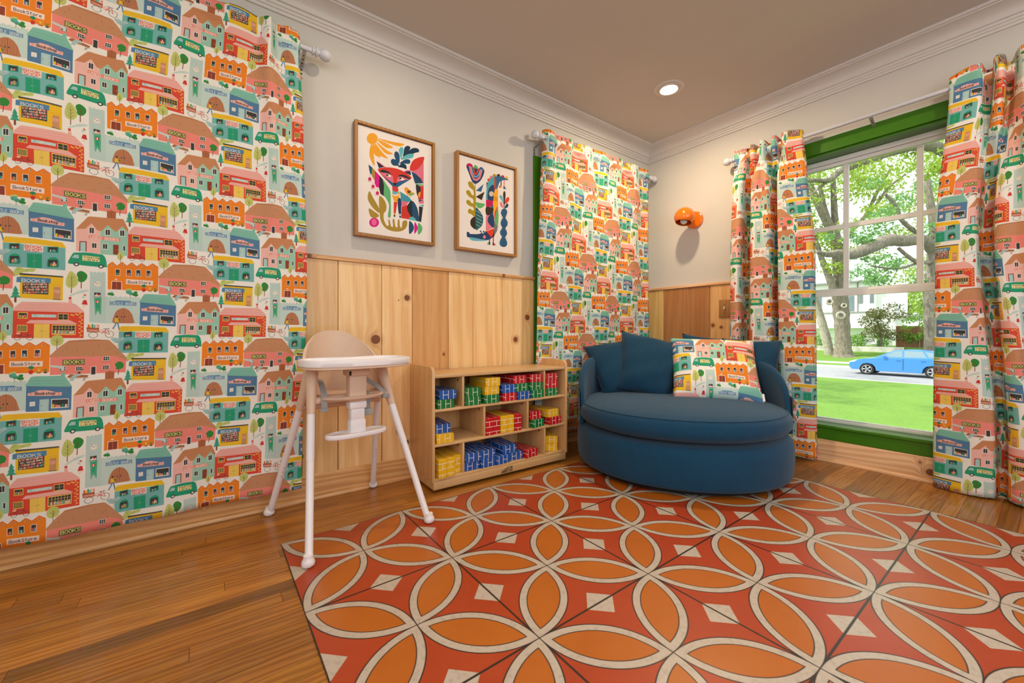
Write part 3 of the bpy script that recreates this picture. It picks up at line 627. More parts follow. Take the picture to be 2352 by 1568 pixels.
P a8d8d6 25,-325 51,-323 51,-393 24,-391
P 8f3b28 196,-322 226,-320 225,-396 196,-394
P f3c322 221,-360 220,-362 219,-363 217,-362 216,-360 217,-358 219,-356 220,-357
P c5d070 219,-404 220,-395 222,-386 225,-378 229,-373 233,-369 238,-368 242,-369 246,-374 249,-380 252,-388 253,-399 253,-409 249,-419 243,-428 238,-433 232,-434 227,-431 222,-427 220,-420 219,-413
L 7a4326 1.1 236,-455 236,-390
L 7a4326 0.7 236,-419 244,-401
P 1fa074 -36,-470 -34,-463 -31,-455 -27,-445 -23,-434 -18,-421 -13,-412 -11,-407 -8,-406 1,-404 18,-402 40,-399 63,-398 85,-398 108,-400 127,-402 137,-404 143,-407 147,-412 152,-420 155,-429 157,-440 160,-455 161,-472 162,-485 165,-492 167,-494 159,-495 133,-496 98,-496 63,-495 29,-493 -4,-490 -27,-488 -36,-486 -37,-484 -36,-481 -37,-479 -37,-475
P a9cdd0 -19,-443 -5,-419 16,-420 16,-445
L 178a63 1.1 -33,-478 63,-484 161,-488
P f2eaa0 35,-419 124,-424 124,-460 34,-458
T 35363a 40,-436 122,-439 6.9 1.0 Traveling
T 35363a 44,-454 114,-456 6.9 1.0 Library
P 35363a 18,-487 17,-494 13,-499 8,-502 1,-503 -4,-501 -8,-496 -10,-490 -8,-484 -4,-478 1,-475 8,-474 13,-476 17,-481
P f6f2e8 12,-488 12,-491 9,-494 6,-496 3,-497 0,-495 -3,-493 -3,-489 -3,-486 0,-483 3,-481 6,-481 9,-482 12,-484
P 35363a 146,-491 145,-498 140,-503 135,-507 128,-507 122,-505 118,-500 117,-494 118,-487 122,-482 128,-478 135,-478 140,-480 145,-485
P f6f2e8 139,-492 139,-495 136,-498 133,-500 129,-501 126,-499 124,-497 123,-493 124,-490 126,-487 129,-485 133,-484 136,-486 139,-488
L 35363a 0.9 1,-457 13,-457
P f3c322 -266,-580 -259,-576 -60,-582 -60,-753 -264,-744
P 35363a -267,-575 -208,-577 -60,-581 -60,-587 -267,-584
L 35363a 1.1 -264,-581 -260,-588 -256,-581 -252,-588 -248,-581 -244,-588 -240,-581 -236,-589 -232,-581 -227,-589 -223,-582 -219,-589 -215,-582 -211,-589 -207,-582 -203,-589 -199,-582 -195,-589 -191,-582 -186,-590 -182,-582 -178,-590 -174,-583 -170,-590 -166,-583 -162,-590 -157,-583 -153,-590 -149,-583 -145,-591 -141,-583 -136,-591 -132,-583 -128,-591 -124,-584 -119,-591 -115,-584 -111,-591 -107,-584 -102,-592 -98,-584 -94,-592 -89,-584 -85,-592 -81,-585 -76,-592 -72,-585 -68,-592 -63,-585 -59,-593
P 4d86b2 -279,-602 -251,-598 -119,-601 -120,-636 -281,-638
T f6f2e8 -256,-633 -146,-635 10.7 1.6 BOOKS
P 35363a -252,-641 -129,-635 -130,-715 -252,-714
P f6e2d0 -248,-646 -243,-645 -243,-657 -248,-657
P 8a5a48 -242,-643 -237,-642 -237,-657 -242,-657
P e9836e -236,-642 -232,-642 -232,-656 -236,-656
P e0a28e -231,-645 -226,-644 -226,-656 -231,-656
P c96a50 -225,-641 -220,-641 -220,-655 -225,-656
P 8a5a48 -219,-645 -214,-644 -214,-655 -219,-655
P f6e2d0 -214,-642 -209,-641 -209,-655 -214,-655
P f4cdbf -208,-643 -203,-642 -203,-654 -208,-655
P 74b9b8 -202,-642 -197,-642 -197,-654 -202,-654
P f3c9a8 -196,-643 -191,-642 -191,-653 -196,-654
P e9836e -191,-638 -186,-638 -186,-653 -191,-653
P e0a28e -185,-640 -180,-640 -180,-653 -185,-653
P e0a28e -179,-640 -174,-640 -174,-652 -179,-653
P f4cdbf -173,-641 -168,-641 -168,-652 -173,-652
P f6e2d0 -167,-641 -162,-641 -162,-651 -167,-652
P f6e2d0 -162,-638 -157,-638 -157,-651 -162,-651
P e9503e -156,-637 -151,-637 -151,-651 -156,-651
P e0a28e -150,-638 -145,-637 -145,-650 -150,-651
P f4cdbf -144,-638 -139,-638 -139,-650 -144,-650
P e9503e -138,-639 -133,-639 -133,-649 -138,-650
P 8a5a48 -248,-664 -243,-664 -243,-675 -248,-676
P e0a28e -242,-662 -237,-661 -237,-675 -242,-675
P e0a28e -236,-662 -232,-662 -232,-675 -236,-675
P 74b9b8 -231,-662 -226,-662 -226,-674 -231,-674
P 8a5a48 -225,-664 -220,-664 -220,-674 -225,-674
P 8a5a48 -219,-661 -214,-661 -214,-673 -219,-674
P 74b9b8 -214,-659 -209,-659 -209,-673 -214,-673
P f4cdbf -208,-662 -203,-662 -203,-673 -208,-673
P e0a28e -202,-661 -197,-661 -197,-672 -202,-673
P e0a28e -196,-659 -191,-659 -191,-672 -196,-672
P c96a50 -191,-660 -186,-659 -186,-672 -191,-672
P f4cdbf -185,-661 -180,-660 -180,-671 -185,-672
P f3c9a8 -179,-656 -174,-656 -174,-671 -179,-671
P 8a5a48 -173,-658 -168,-657 -168,-670 -173,-671
P f4cdbf -167,-655 -162,-655 -162,-670 -167,-670
P e9836e -162,-657 -157,-657 -157,-670 -162,-670
P f6e2d0 -156,-657 -151,-657 -151,-669 -156,-670
P 74b9b8 -150,-657 -145,-657 -145,-669 -150,-669
P f3c9a8 -144,-654 -139,-654 -139,-669 -144,-669
P e9503e -138,-654 -133,-654 -133,-668 -138,-668
P c96a50 -248,-683 -243,-683 -243,-694 -248,-694
P 8a5a48 -242,-682 -237,-682 -237,-693 -242,-694
P e9836e -236,-678 -232,-678 -232,-693 -236,-693
P c96a50 -231,-678 -226,-678 -226,-693 -231,-693
P e0a28e -225,-677 -220,-677 -220,-692 -225,-693
P f6e2d0 -219,-682 -214,-682 -214,-692 -219,-692
P c96a50 -214,-678 -209,-677 -209,-692 -214,-692
P f4cdbf -208,-678 -203,-678 -203,-691 -208,-691
P 74b9b8 -202,-676 -197,-676 -197,-691 -202,-691
P 8a5a48 -196,-678 -191,-677 -191,-691 -196,-691
P e0a28e -191,-675 -186,-675 -186,-690 -191,-690
P e0a28e -185,-676 -180,-675 -180,-690 -185,-690
P f4cdbf -179,-675 -174,-674 -174,-689 -179,-690
P c96a50 -173,-676 -168,-676 -168,-689 -173,-689
P 8a5a48 -167,-678 -162,-678 -162,-689 -167,-689
P e9503e -162,-674 -157,-673 -157,-688 -162,-689
P e0a28e -156,-678 -151,-678 -151,-688 -156,-688
P f3c9a8 -150,-677 -145,-677 -145,-688 -150,-688
P e9503e -144,-673 -139,-673 -139,-687 -144,-688
P 74b9b8 -138,-673 -133,-673 -133,-687 -138,-687
P 74b9b8 -248,-697 -243,-697 -243,-712 -248,-712
P f4cdbf -242,-702 -237,-702 -237,-712 -242,-712
P e9836e -236,-698 -232,-698 -232,-711 -236,-712
P c96a50 -231,-699 -226,-698 -226,-711 -231,-711
P f6e2d0 -225,-698 -220,-697 -220,-711 -225,-711
P e9836e -219,-700 -214,-700 -214,-710 -219,-711
P e9503e -214,-696 -209,-696 -209,-710 -214,-710
P c96a50 -208,-695 -203,-695 -203,-710 -208,-710
P e9836e -202,-695 -197,-695 -197,-709 -202,-710
P e9503e -196,-699 -191,-699 -191,-709 -196,-709
P e0a28e -191,-696 -186,-696 -186,-709 -191,-709
P c96a50 -185,-694 -180,-694 -180,-708 -185,-709
P 74b9b8 -179,-696 -174,-696 -174,-708 -179,-708
P 8a5a48 -173,-693 -168,-693 -168,-708 -173,-708
P e9836e -167,-697 -162,-697 -162,-707 -167,-708
P f3c9a8 -162,-692 -157,-692 -157,-707 -162,-707
P 8a5a48 -156,-694 -151,-694 -151,-707 -156,-707
P 74b9b8 -150,-694 -145,-694 -145,-706 -150,-707
P e0a28e -144,-696 -139,-696 -139,-706 -144,-706
P 74b9b8 -138,-692 -133,-692 -133,-706 -138,-706
P cf9468 -104,-660 -72,-659 -72,-746 -106,-745
L 35363a 2.0 -108,-747 -70,-750
P f6d6c8 -101,-683 -76,-684 -76,-701 -101,-701
T d22f2a -99,-698 -78,-698 4.7 0.6 OPEN
L d89a2a 0.9 -114,-651 -103,-646 -82,-644 -68,-653
P 3aa886 -285,-661 -270,-697 -277,-694 -265,-721 -275,-718 -259,-742 -309,-744 -294,-721 -302,-723 -291,-695 -297,-697
L 1f7f62 0.9 -285,-676 -279,-695 -289,-698 -274,-718 -294,-721
L 8f3b28 5.1 -284,-743 -284,-772
P f5861c 168,-659 167,-478 192,-452 217,-480 246,-448 272,-475 300,-446 328,-474 358,-447 389,-472 423,-444 456,-470 456,-657
L d8421a 1.4 167,-478 192,-452 217,-480 246,-448 272,-475 300,-446 328,-474 358,-447 389,-472 423,-444 456,-470
P f6f2e8 197,-474 195,-478 192,-480 189,-479 187,-475 189,-470 192,-468 195,-470
P 35363a 195,-474 194,-477 192,-478 190,-477 189,-474 190,-471 192,-470 194,-471
P f6f2e8 252,-473 250,-478 247,-480 243,-478 242,-474 243,-470 247,-468 250,-469
P 35363a 250,-474 249,-477 247,-478 244,-477 243,-474 244,-471 247,-470 249,-471
P f6f2e8 308,-470 306,-474 303,-476 299,-475 298,-471 299,-466 303,-464 306,-466
P 35363a 306,-470 305,-473 303,-474 300,-473 299,-470 300,-467 303,-466 305,-467
P f6f2e8 365,-467 364,-472 360,-474 356,-473 355,-468 356,-464 360,-462 364,-463
P 35363a 364,-468 363,-471 360,-472 358,-471 357,-468 358,-465 360,-464 363,-465
P f6f2e8 430,-467 429,-472 425,-474 421,-472 420,-468 421,-464 425,-462 429,-463
P 35363a 429,-467 428,-471 425,-472 423,-471 422,-468 423,-465 425,-463 428,-464
P f6d6c8 207,-502 235,-501 235,-553 207,-554
P 35363a 210,-506 232,-506 232,-549 210,-550
P 2f9d6e 212,-531 216,-530 216,-549 212,-549
P 2f9d6e 217,-531 221,-531 221,-549 217,-549
P 2f9d6e 221,-533 225,-532 225,-548 221,-549
P e88d86 226,-531 230,-530 230,-548 226,-548
P f6d6c8 268,-501 297,-500 297,-553 268,-553
P 35363a 272,-505 294,-504 294,-549 272,-549
P e9503e 273,-532 278,-531 278,-548 273,-549
P e9503e 278,-526 282,-526 282,-548 278,-548
P f3c322 283,-526 287,-526 287,-547 283,-548
P 4d7ca6 287,-527 292,-527 292,-547 287,-547
P f6d6c8 322,-497 352,-496 352,-550 322,-550
P 35363a 326,-501 349,-501 349,-546 326,-546
P 4d7ca6 327,-523 332,-522 332,-545 327,-546
P 74b9b8 332,-525 337,-525 337,-545 332,-545
P f6d6c8 337,-526 341,-526 341,-545 337,-545
P 2f9d6e 342,-526 346,-526 346,-544 342,-545
P f6d6c8 383,-497 413,-496 413,-550 383,-551
P 35363a 386,-501 409,-501 409,-546 386,-546
P e9503e 388,-520 392,-520 392,-546 388,-546
P e88d86 393,-523 397,-523 397,-545 393,-546
P 4d7ca6 398,-524 402,-524 402,-545 398,-545
P f6d6c8 403,-521 407,-521 407,-544 403,-545
L d8701a 0.9 180,-530 191,-529
L d8701a 0.9 241,-566 252,-566
L d8701a 0.9 360,-548 372,-548
L d8701a 0.9 438,-529 450,-529
L d8701a 0.9 432,-595 444,-595
L d8701a 0.9 252,-523 263,-523
P fbe3d6 205,-578 220,-576 220,-585 205,-586
P fbe3d6 268,-574 425,-578 424,-616 267,-613
T 35363a 279,-606 411,-605 10.2 1.3 BookStore
P fbe3d6 187,-594 244,-593 246,-659 185,-659
P 8f3b28 191,-599 241,-598 241,-657 189,-657
L e0a080 0.9 215,-599 215,-658
P d22f2a 360,-643 366,-641 375,-640 381,-642 382,-647 381,-655 379,-661 377,-664 373,-666 370,-667 367,-667 364,-665 361,-662 360,-656 359,-649
L 7a4326 0.9 370,-643 370,-625
P 178a63 358,-626 357,-622 358,-618 360,-614 363,-612 367,-610 370,-610 374,-610 378,-612 381,-614 383,-618 384,-622 383,-626 380,-629 375,-631 370,-632 366,-631 361,-629
P b87a3a 396,-653 419,-653 416,-664 399,-663
L f0d060 1.1 407,-652 399,-630
L f0d060 1.1 407,-652 404,-630
L f0d060 1.1 407,-652 409,-630
L f0d060 1.1 407,-652 415,-629
P 35363a 429,-655 448,-655 445,-664 432,-663
L 2c8a37 1.1 438,-654 429,-635
L 2c8a37 1.1 438,-654 434,-635
L 2c8a37 1.1 438,-654 441,-635
L 2c8a37 1.1 438,-654 446,-634
P d8c08a 292,-660 290,-666 286,-671 281,-674 275,-674 269,-672 265,-668 264,-662 265,-656 269,-651 275,-649 281,-648 286,-650 290,-655
P c5d070 300,-654 299,-659 296,-662 292,-665 287,-665 282,-663 279,-660 278,-655 279,-651 282,-647 287,-644 292,-644 296,-646 299,-649
P 4aa890 298,-673 296,-679 292,-684 286,-687 279,-688 273,-685 269,-681 268,-675 269,-668 273,-663 279,-660 286,-659 292,-662 296,-667
P 4aa890 310,-682 309,-688 305,-693 300,-696 293,-696 288,-694 284,-689 283,-684 284,-678 288,-673 293,-670 300,-670 305,-672 309,-677
P 57b59c 300,-666 299,-670 297,-673 293,-676 288,-676 284,-674 281,-671 280,-667 281,-663 284,-659 288,-657 293,-657 297,-659 299,-662
P 2c8a37 334,-675 333,-680 330,-684 326,-686 321,-686 316,-684 313,-681 312,-676 313,-671 316,-668 321,-665 326,-665 330,-667 333,-670
P 2c8a37 332,-690 331,-695 327,-700 321,-703 315,-703 309,-701 305,-697 304,-691 305,-685 309,-681 315,-678 321,-677 327,-680 331,-684
P 2c8a37 338,-694 337,-699 334,-702 330,-704 326,-704 322,-703 319,-700 318,-696 319,-691 322,-688 326,-686 330,-686 334,-687 337,-690
L 4a5a3a 0.9 292,-716 294,-681
L 3a4a2a 0.9 321,-714 319,-689
P a8d0cc 199,-685 198,-691 195,-695 190,-698 185,-698 180,-696 176,-692 175,-687 176,-681 180,-677 185,-674 190,-674 195,-676 198,-680
P 2c8a37 185,-693 184,-697 181,-701 177,-703 173,-703 169,-701 167,-698 166,-694 167,-689 169,-686 173,-684 177,-683 181,-685 184,-688
P 2c8a37 199,-694 198,-699 195,-703 191,-705 186,-705 182,-703 179,-700 178,-695 179,-690 182,-686 186,-683 191,-683 195,-685 198,-689
P 2c8a37 203,-698 202,-702 200,-704 197,-706 194,-706 191,-705 189,-702 188,-699 189,-696 191,-693 194,-692 197,-691 200,-693 202,-695"""
ART_FOX = """P e9a22c 208,1046 204,1021 191,998 171,979 149,968 126,967 108,975 95,991 91,1012 95,1037 108,1060 126,1079 149,1090 171,1092 191,1084 204,1068
P e9a22c 199,1047 214,1051 261,1053 319,1055 368,1057 410,1061 453,1066 488,1070 506,1069 505,1060 487,1045 459,1031 422,1024 366,1025 293,1032 229,1041
P e9a22c 203,1032 214,1035 239,1033 271,1029 298,1024 323,1018 348,1010 369,1002 377,994 369,986 348,978 323,972 298,972 271,983 239,1001 214,1020
P e9a22c 190,1007 203,1003 233,987 268,967 298,951 324,942 350,935 370,930 377,924 367,917 344,909 316,905 289,910 260,930 227,961 201,991
P e9a22c 173,994 185,987 207,964 232,937 254,914 276,896 298,879 315,865 320,857 305,855 277,857 245,865 220,879 202,906 185,943 175,976
P e9a22c 156,985 166,979 182,959 198,933 211,911 223,893 233,874 240,859 239,850 226,847 204,850 181,859 165,873 157,899 153,935 153,968
P e9a22c 142,977 147,972 152,950 156,920 161,889 166,850 171,802 175,760 173,740 162,747 145,774 128,810 119,844 119,880 126,922 135,958
P 1f4f72 352,831 353,840 356,850 362,859 368,866 377,869 388,870 399,870 409,867 418,861 426,853 433,843 439,835 443,828 445,821 445,815 440,809 428,804 410,800 392,797 377,798 368,803 360,812 355,822
P 1f4f72 391,928 394,939 399,950 406,958 413,963 421,963 430,960 438,954 445,946 449,937 452,924 454,910 454,896 454,880 453,861 450,845 445,837 436,839 425,849 413,862 404,875 398,887 394,901 391,916
P 5db3bd 442,981 446,993 452,1006 460,1018 468,1025 476,1027 485,1026 492,1021 497,1013 498,1001 496,984 492,966 488,949 484,931 478,913 473,898 468,891 464,896 460,909 457,926 454,940 450,951 446,961 443,971
P 17374f 514,1035 522,1045 531,1053 542,1059 551,1062 560,1062 569,1060 576,1056 579,1049 577,1038 570,1024 561,1009 551,992 538,971 521,946 506,925 495,916 492,922 493,939 497,960 500,979 502,994 505,1009 508,1024
P 17374f 560,1008 575,1024 589,1037 603,1047 617,1055 632,1060 649,1063 664,1063 674,1061 681,1055 685,1046 685,1036 682,1027 677,1022 669,1019 656,1014 636,1004 602,981 558,950 518,922 495,911 497,923 516,951 540,983
P 5db3bd 495,924 509,937 526,950 544,963 560,972 577,979 594,984 608,986 617,985 620,977 618,964 612,950 603,939 589,930 571,923 551,916 532,909 514,900 494,891 477,884 468,882 467,888 473,898 484,912
P 1f4f72 486,873 497,883 509,892 521,900 532,905 544,908 557,910 567,908 574,905 578,897 578,886 576,874 570,865 560,859 545,856 530,853 514,849 496,844 476,838 459,833 450,833 451,840 461,850 474,863
P 17374f 450,816 457,823 466,832 476,840 486,844 497,845 509,844 520,841 528,835 532,825 535,813 535,800 532,792 527,790 518,791 507,794 495,796 480,796 462,795 446,794 436,795 434,798 437,804 443,810
P 1f4f72 109,739 131,729 148,717 148,649 131,637 119,676
P a68a35 148,721 179,690 176,579 142,631
P d4128a 179,690 227,650 230,519 194,515 174,553
P 2b2b30 227,650 263,616 279,551 280,432 237,452 222,513
P 5fae72 263,616 270,612 282,598 295,581 307,565 318,552 329,540 339,525 346,504 350,478 352,446 352,411 352,376 353,336 354,292 353,251 351,223 344,209 334,205 325,209 320,221 321,244 327,279 332,315 333,346 327,368 318,387 307,403 298,417 290,425 283,430 277,435 273,446 273,468 274,496 276,525 276,550 273,572 267,593 263,608
L c06a80 1.9 123,635 123,589
P c9285a 141,593 136,578 123,570 110,573 105,584 110,599 123,607 136,605
L c9285a 2.8 105,559 123,589 141,567
L c9285a 2.8 123,589 123,557
L c06a80 1.9 158,558 158,516
P c9285a 177,520 171,506 158,498 145,500 140,512 145,526 158,535 171,532
L c9285a 2.8 140,487 158,516 177,495
L c9285a 2.8 158,516 158,484
L c06a80 1.9 205,501 205,454
P c9285a 223,458 218,443 205,435 191,438 186,450 191,464 205,473 218,470
L c9285a 2.8 186,425 205,454 223,432
L c9285a 2.8 205,454 205,422
P 232a52 196,796 285,757 220,730
P d9708a 196,798 246,783 298,757 285,751
P 232a52 505,754 579,785 587,733
P d9708a 495,752 532,781 581,793 577,780
P cf3a30 210,713 216,722 229,730 246,738 263,744 280,751 300,756 320,761 342,765 365,768 390,770 416,771 440,770 465,766 489,761 512,754 532,747 550,740 567,732 580,723 589,716 593,710 594,705 591,700 584,692 571,681 554,667 534,652 514,637 493,619 470,599 449,580 431,566 420,557 412,553 406,551 400,550 393,551 387,554 379,558 368,566 353,577 334,591 315,606 298,619 283,631 270,642 257,652 246,663 234,676 221,689 212,702
P d9708a 237,687 245,693 261,697 280,700 298,701 314,701 331,699 347,695 360,690 369,682 377,673 382,663 386,652 389,641 391,628 391,616 386,609 377,606 363,607 347,610 333,614 320,620 306,628 293,636 280,645 267,656 252,667 240,678
P d9708a 427,683 435,693 447,701 461,706 477,708 498,706 524,701 547,694 560,687 561,679 553,670 540,661 523,652 500,642 470,630 441,622 422,621 415,631 415,649 420,668
P 2a5f8a 272,656 275,656 289,647 308,635 324,625 338,618 353,612 366,606 377,602 385,599 389,597 394,597 400,598 407,603 414,610 424,619 440,629 471,644 512,662 549,677 570,683 565,675 545,658 518,637 495,619 478,605 461,590 445,578 431,568 421,561 414,557 408,555 400,555 391,555 383,557 373,562 360,572 338,591 310,618 285,642
P cf3a30 377,694 440,708 413,606 385,599
P 2b2b30 379,591 381,596 387,601 394,605 400,607 406,608 414,606 420,604 422,601 420,595 414,587 406,580 400,577 394,578 387,582 381,587
P 2b2b30 230,698 235,704 244,711 255,717 267,721 281,723 296,722 311,720 324,716 336,710 348,701 357,693 360,688 354,687 343,690 329,693 315,695 300,694 284,692 267,690 254,689 244,690 236,692 231,694
P 2b2b30 430,684 432,689 442,698 454,708 468,715 482,718 499,719 516,718 532,716 549,712 566,705 580,698 587,693 583,690 572,688 557,687 542,687 526,689 509,691 492,694 477,695 462,692 447,688 435,684
P f0e6dc 298,680 303,683 312,686 323,688 333,688 341,684 350,679 356,672 358,667 353,664 344,661 333,659 324,660 316,663 307,669 300,675
P 2b2b30 328,678 327,674 324,670 319,667 314,665 308,665 304,666 301,668 300,671 301,675 304,679 308,682 314,684 319,685 324,684 327,681
P f0e6dc 445,661 448,666 457,672 467,678 477,681 486,681 497,678 506,673 509,669 506,665 497,660 486,656 477,653 467,653 457,655 448,658
P 2b2b30 475,674 474,670 471,666 466,663 460,661 455,660 450,661 447,664 446,667 447,671 450,675 455,678 460,680 466,681 471,680 474,677
P cf3a30 368,563 431,566 442,533 413,501 370,518
P 5db3bd 370,518 413,505 442,529 440,502 404,473 368,479
P e9a22c 367,483 372,482 381,472 393,462 404,460 417,472 432,492 445,512 454,522 458,519 458,507 455,491 451,473 445,453 436,429 427,406 418,392 409,388 401,391 393,398 386,408 379,425 372,448 367,469
P f6efe6 380,474 377,468 372,467 369,471 372,477 377,478
P f6efe6 390,471 387,465 382,464 379,469 382,474 387,476
P f6efe6 400,469 397,463 392,462 389,467 392,473 397,474
P f6efe6 410,469 407,463 402,462 399,467 402,473 407,474
P f6efe6 420,471 417,465 411,464 409,469 411,475 417,476
P f6efe6 430,475 427,469 421,468 419,473 421,479 427,480
P f6efe6 440,481 437,475 431,474 429,479 431,484 437,486
P f6efe6 450,488 447,482 441,481 439,485 441,491 447,492
P cf3a30 386,391 427,398 406,263 385,260
P 2b2b30 385,247 404,250 402,228 386,227
P e9a22c 385,268 406,272 406,250 385,247
P 1f3f66 431,426 435,437 441,446 448,451 454,452 460,448 465,441 470,430 473,416 474,399 473,378 471,356 470,336 469,316 470,296 470,278 468,265 463,258 457,256 450,258 445,266 441,280 438,301 435,325 433,347 431,368 430,390 430,410
P 2b2b30 448,249 468,249 468,228 451,227
P b8c8cc 446,270 470,273 470,250 448,248
P 3f93a5 459,523 560,482 603,441 532,414 468,424
P d9708a 471,420 560,424 532,383 475,350
P cf3a30 474,350 542,389 603,262 560,226 470,226
P 7a2020 485,348 483,344 479,344 479,349 483,351
P 7a2020 519,307 517,303 513,304 513,308 517,310
P 7a2020 554,266 551,262 547,263 547,267 551,269
P 7a2020 495,315 493,311 489,312 489,316 493,318
P 7a2020 530,274 527,270 523,271 523,275 527,277
P 7a2020 564,340 562,336 557,337 557,341 562,343
P 7a2020 505,282 503,279 499,279 499,283 503,285
P 7a2020 540,348 537,344 533,345 533,349 537,351
P 7a2020 574,307 572,303 568,304 568,308 572,310
P 7a2020 516,250 513,246 509,246 509,250 513,252
P 7a2020 550,315 547,311 543,312 543,316 547,318
P 7a2020 492,258 489,254 485,255 485,259 489,261
P 7a2020 526,323 523,319 519,320 519,324 523,326
P 7a2020 560,282 558,278 554,279 554,283 558,285
P 7a2020 502,331 499,327 495,328 495,332 499,334
P 7a2020 536,290 533,287 529,287 529,291 533,293
P 7a2020 571,356 568,352 564,353 564,357 568,359
P 7a2020 512,299 509,295 505,295 505,299 509,301
P 7a2020 546,257 544,254 540,254 540,258 544,260
P 7a2020 488,307 485,303 481,303 481,308 485,310
P 7a2020 522,266 520,262 515,262 515,267 520,269
P 7a2020 557,331 554,327 550,328 550,332 554,334
P 7a2020 498,274 496,270 491,271 491,275 496,277
P 7a2020 532,339 530,336 526,336 526,340 530,342
P 7a2020 567,298 564,295 560,295 560,299 564,301
P 7a2020 508,348 506,344 502,344 502,348 506,350
P 7a2020 543,307 540,303 536,303 536,308 540,310
P 7a2020 577,265 575,261 570,262 570,266 575,268
P 7a2020 518,315 516,311 512,311 512,316 516,318
P 7a2020 553,274 550,270 546,270 546,275 550,277
P 7a2020 494,323 492,319 488,320 488,324 492,326
P 7a2020 529,282 526,278 522,279 522,283 526,285
P 7a2020 563,348 561,344 556,344 556,349 561,351
P 7a2020 505,290 502,286 498,287 498,291 502,293
P 7a2020 539,356 536,352 532,352 532,357 536,359
P 7a2020 573,315 571,311 567,311 567,316 571,318
P 7a2020 515,257 512,254 508,254 508,258 512,260
P 7a2020 549,323 547,319 542,320 542,324 547,326
P 7a2020 491,266 488,262 484,262 484,267 488,269
P 7a2020 525,331 522,327 518,328 518,332 522,334
P 2b2b30 603,441 595,449 583,440 570,425 560,410 553,399 546,386 542,372 540,358 542,343 546,327 553,312 560,299 570,283 583,265 595,255 603,262 607,296 608,351 607,406
P 1f4f72 603,439 613,443 627,430 643,409 655,388 664,368 670,346 675,323 679,302 684,280 687,258 689,239 686,226 677,221 663,222 648,226 636,231 626,233 618,235 611,242 606,260 602,300 599,355 599,407
P 5db3bd 560,226 559,233 567,243 578,253 589,259 598,262 608,262 618,260 627,257 635,250 643,241 647,231 644,225 627,222 601,222 576,223
P d9708a 741,983 741,664 694,731 589,787
P cf3a30 741,986 749,979 748,964 742,943 733,922 720,898 703,871 684,844 665,823 644,808 620,796 599,789 584,788 576,794 572,805 573,821 577,838 584,858 594,882 608,906 627,927 653,946 687,966 719,980
P 1f4f72 589,780 646,765 704,724 738,677 636,654 617,704
L 2b2b30 2.3 608,747 713,721
L 2b2b30 2.3 612,726 713,709
L 2b2b30 2.3 617,706 713,696
L 2b2b30 2.3 622,686 713,683
L 2b2b30 2.3 627,665 713,670
P 5fae72 636,656 743,661 743,643 644,643
P cf3a30 644,638 741,641 738,485 674,482
P 2b2b30 646,637 654,645 668,644 683,638 694,631 700,623 704,613 705,601 704,587 697,567 686,541 674,521 665,516 657,536 650,572 645,611
P e9a22c 674,545 680,554 688,563 697,569 702,569 702,559 701,543 697,525 694,513 690,506 685,503 680,502 676,505 674,512 673,523 673,535
P d9708a 679,474 741,481 741,440 682,429
P 1f4f72 679,483 733,480 679,451
P 5db3bd 682,411 741,431 741,402
P 2b2b30 682,397 733,399 709,220 686,221
P e9a22c 506,566 510,573 517,580 525,585 532,587 539,587 546,585 553,580 560,575 569,569 579,562 589,554 598,548 608,543 620,540 628,537 631,532 626,524 615,515 601,507 589,501 577,499 564,499 552,501 542,505 534,510 528,516 523,523 518,531 514,540 509,549 506,558
P 2b2b30 551,556 558,558 569,558 578,556 584,554 584,548 580,541 575,533 570,528 563,527 555,527 548,529 544,532 542,537 544,544 547,551
P cf3a30 576,550 575,547 573,545 569,542 565,541 561,540 557,541 555,543 554,546 555,549 557,551 561,554 565,555 569,555 573,555 575,553
P 2b2b30 544,565 544,563 543,562 542,560 540,560 538,560 536,560 535,561 535,563 535,565 536,566 538,568 540,568 542,569 543,568 544,567
P 5fae72 560,522 566,525 578,527 591,529 603,531 613,533 622,535 630,536 631,535 625,528 613,518 600,508 589,503 579,504 569,510 562,517
L 2b2b30 1.4 546,501 544,479
L 2b2b30 1.4 574,503 574,476
P a68a35 119,456 127,451 137,435 148,413 161,390 177,365 197,335 215,307 227,283 232,266 233,252 229,243 222,240 208,245 190,256 170,271 152,287 137,305 122,326 109,348 102,370 101,395 105,422 111,445
P a68a35 115,270 125,270 139,265 154,256 169,248 184,240 200,232 214,223 222,214 221,206 215,197 205,189 194,183 183,178 169,176 155,175 144,177 135,183 128,192 123,202 119,214 115,228 112,245 112,261
P a68a35 224,419 233,428 246,425 260,414 272,403 281,391 290,375 297,357 302,340 304,324 303,308 301,293 298,279 293,268 285,260 278,252 273,240 272,225 271,207 273,189 276,172 282,156 290,140 299,126 307,117 313,113 320,114 325,118 329,125 329,135 327,150 325,165 324,176 326,183 330,188 334,190 337,187 341,175 345,157 349,138 352,124 357,116 361,111 365,109 368,109 372,110 374,114 376,119 377,128 377,141 375,158 373,175 373,188 376,196 381,202 386,204 391,200 394,185 397,163 400,139 404,123 410,115 416,111 422,112 427,118 429,132 429,152 430,173 431,189 435,199 440,206 445,209 450,205 452,191 453,170 454,147 457,131 461,123 467,117 472,117 477,121 480,134 482,153 484,174 488,189 495,198 505,204 515,207 523,208 530,209 535,208 539,205 542,198 542,185 542,169 539,151 532,134 523,119 510,105 494,92 477,82 457,74 434,68 410,65 386,64 363,65 340,69 318,75 298,85 281,99 265,116 252,136 241,158 235,181 231,207 229,235 227,266 224,306 222,351 221,392
P d4128a 222,136 218,116 206,97 189,84 169,77 149,78 132,86 121,100 117,119 121,139 132,157 149,171 169,178 189,178 206,170 218,155
P e8669a 198,136 196,122 189,109 180,100 169,95 158,96 149,103 143,113 140,126 143,140 149,153 158,162 169,166 180,166 189,159 196,149
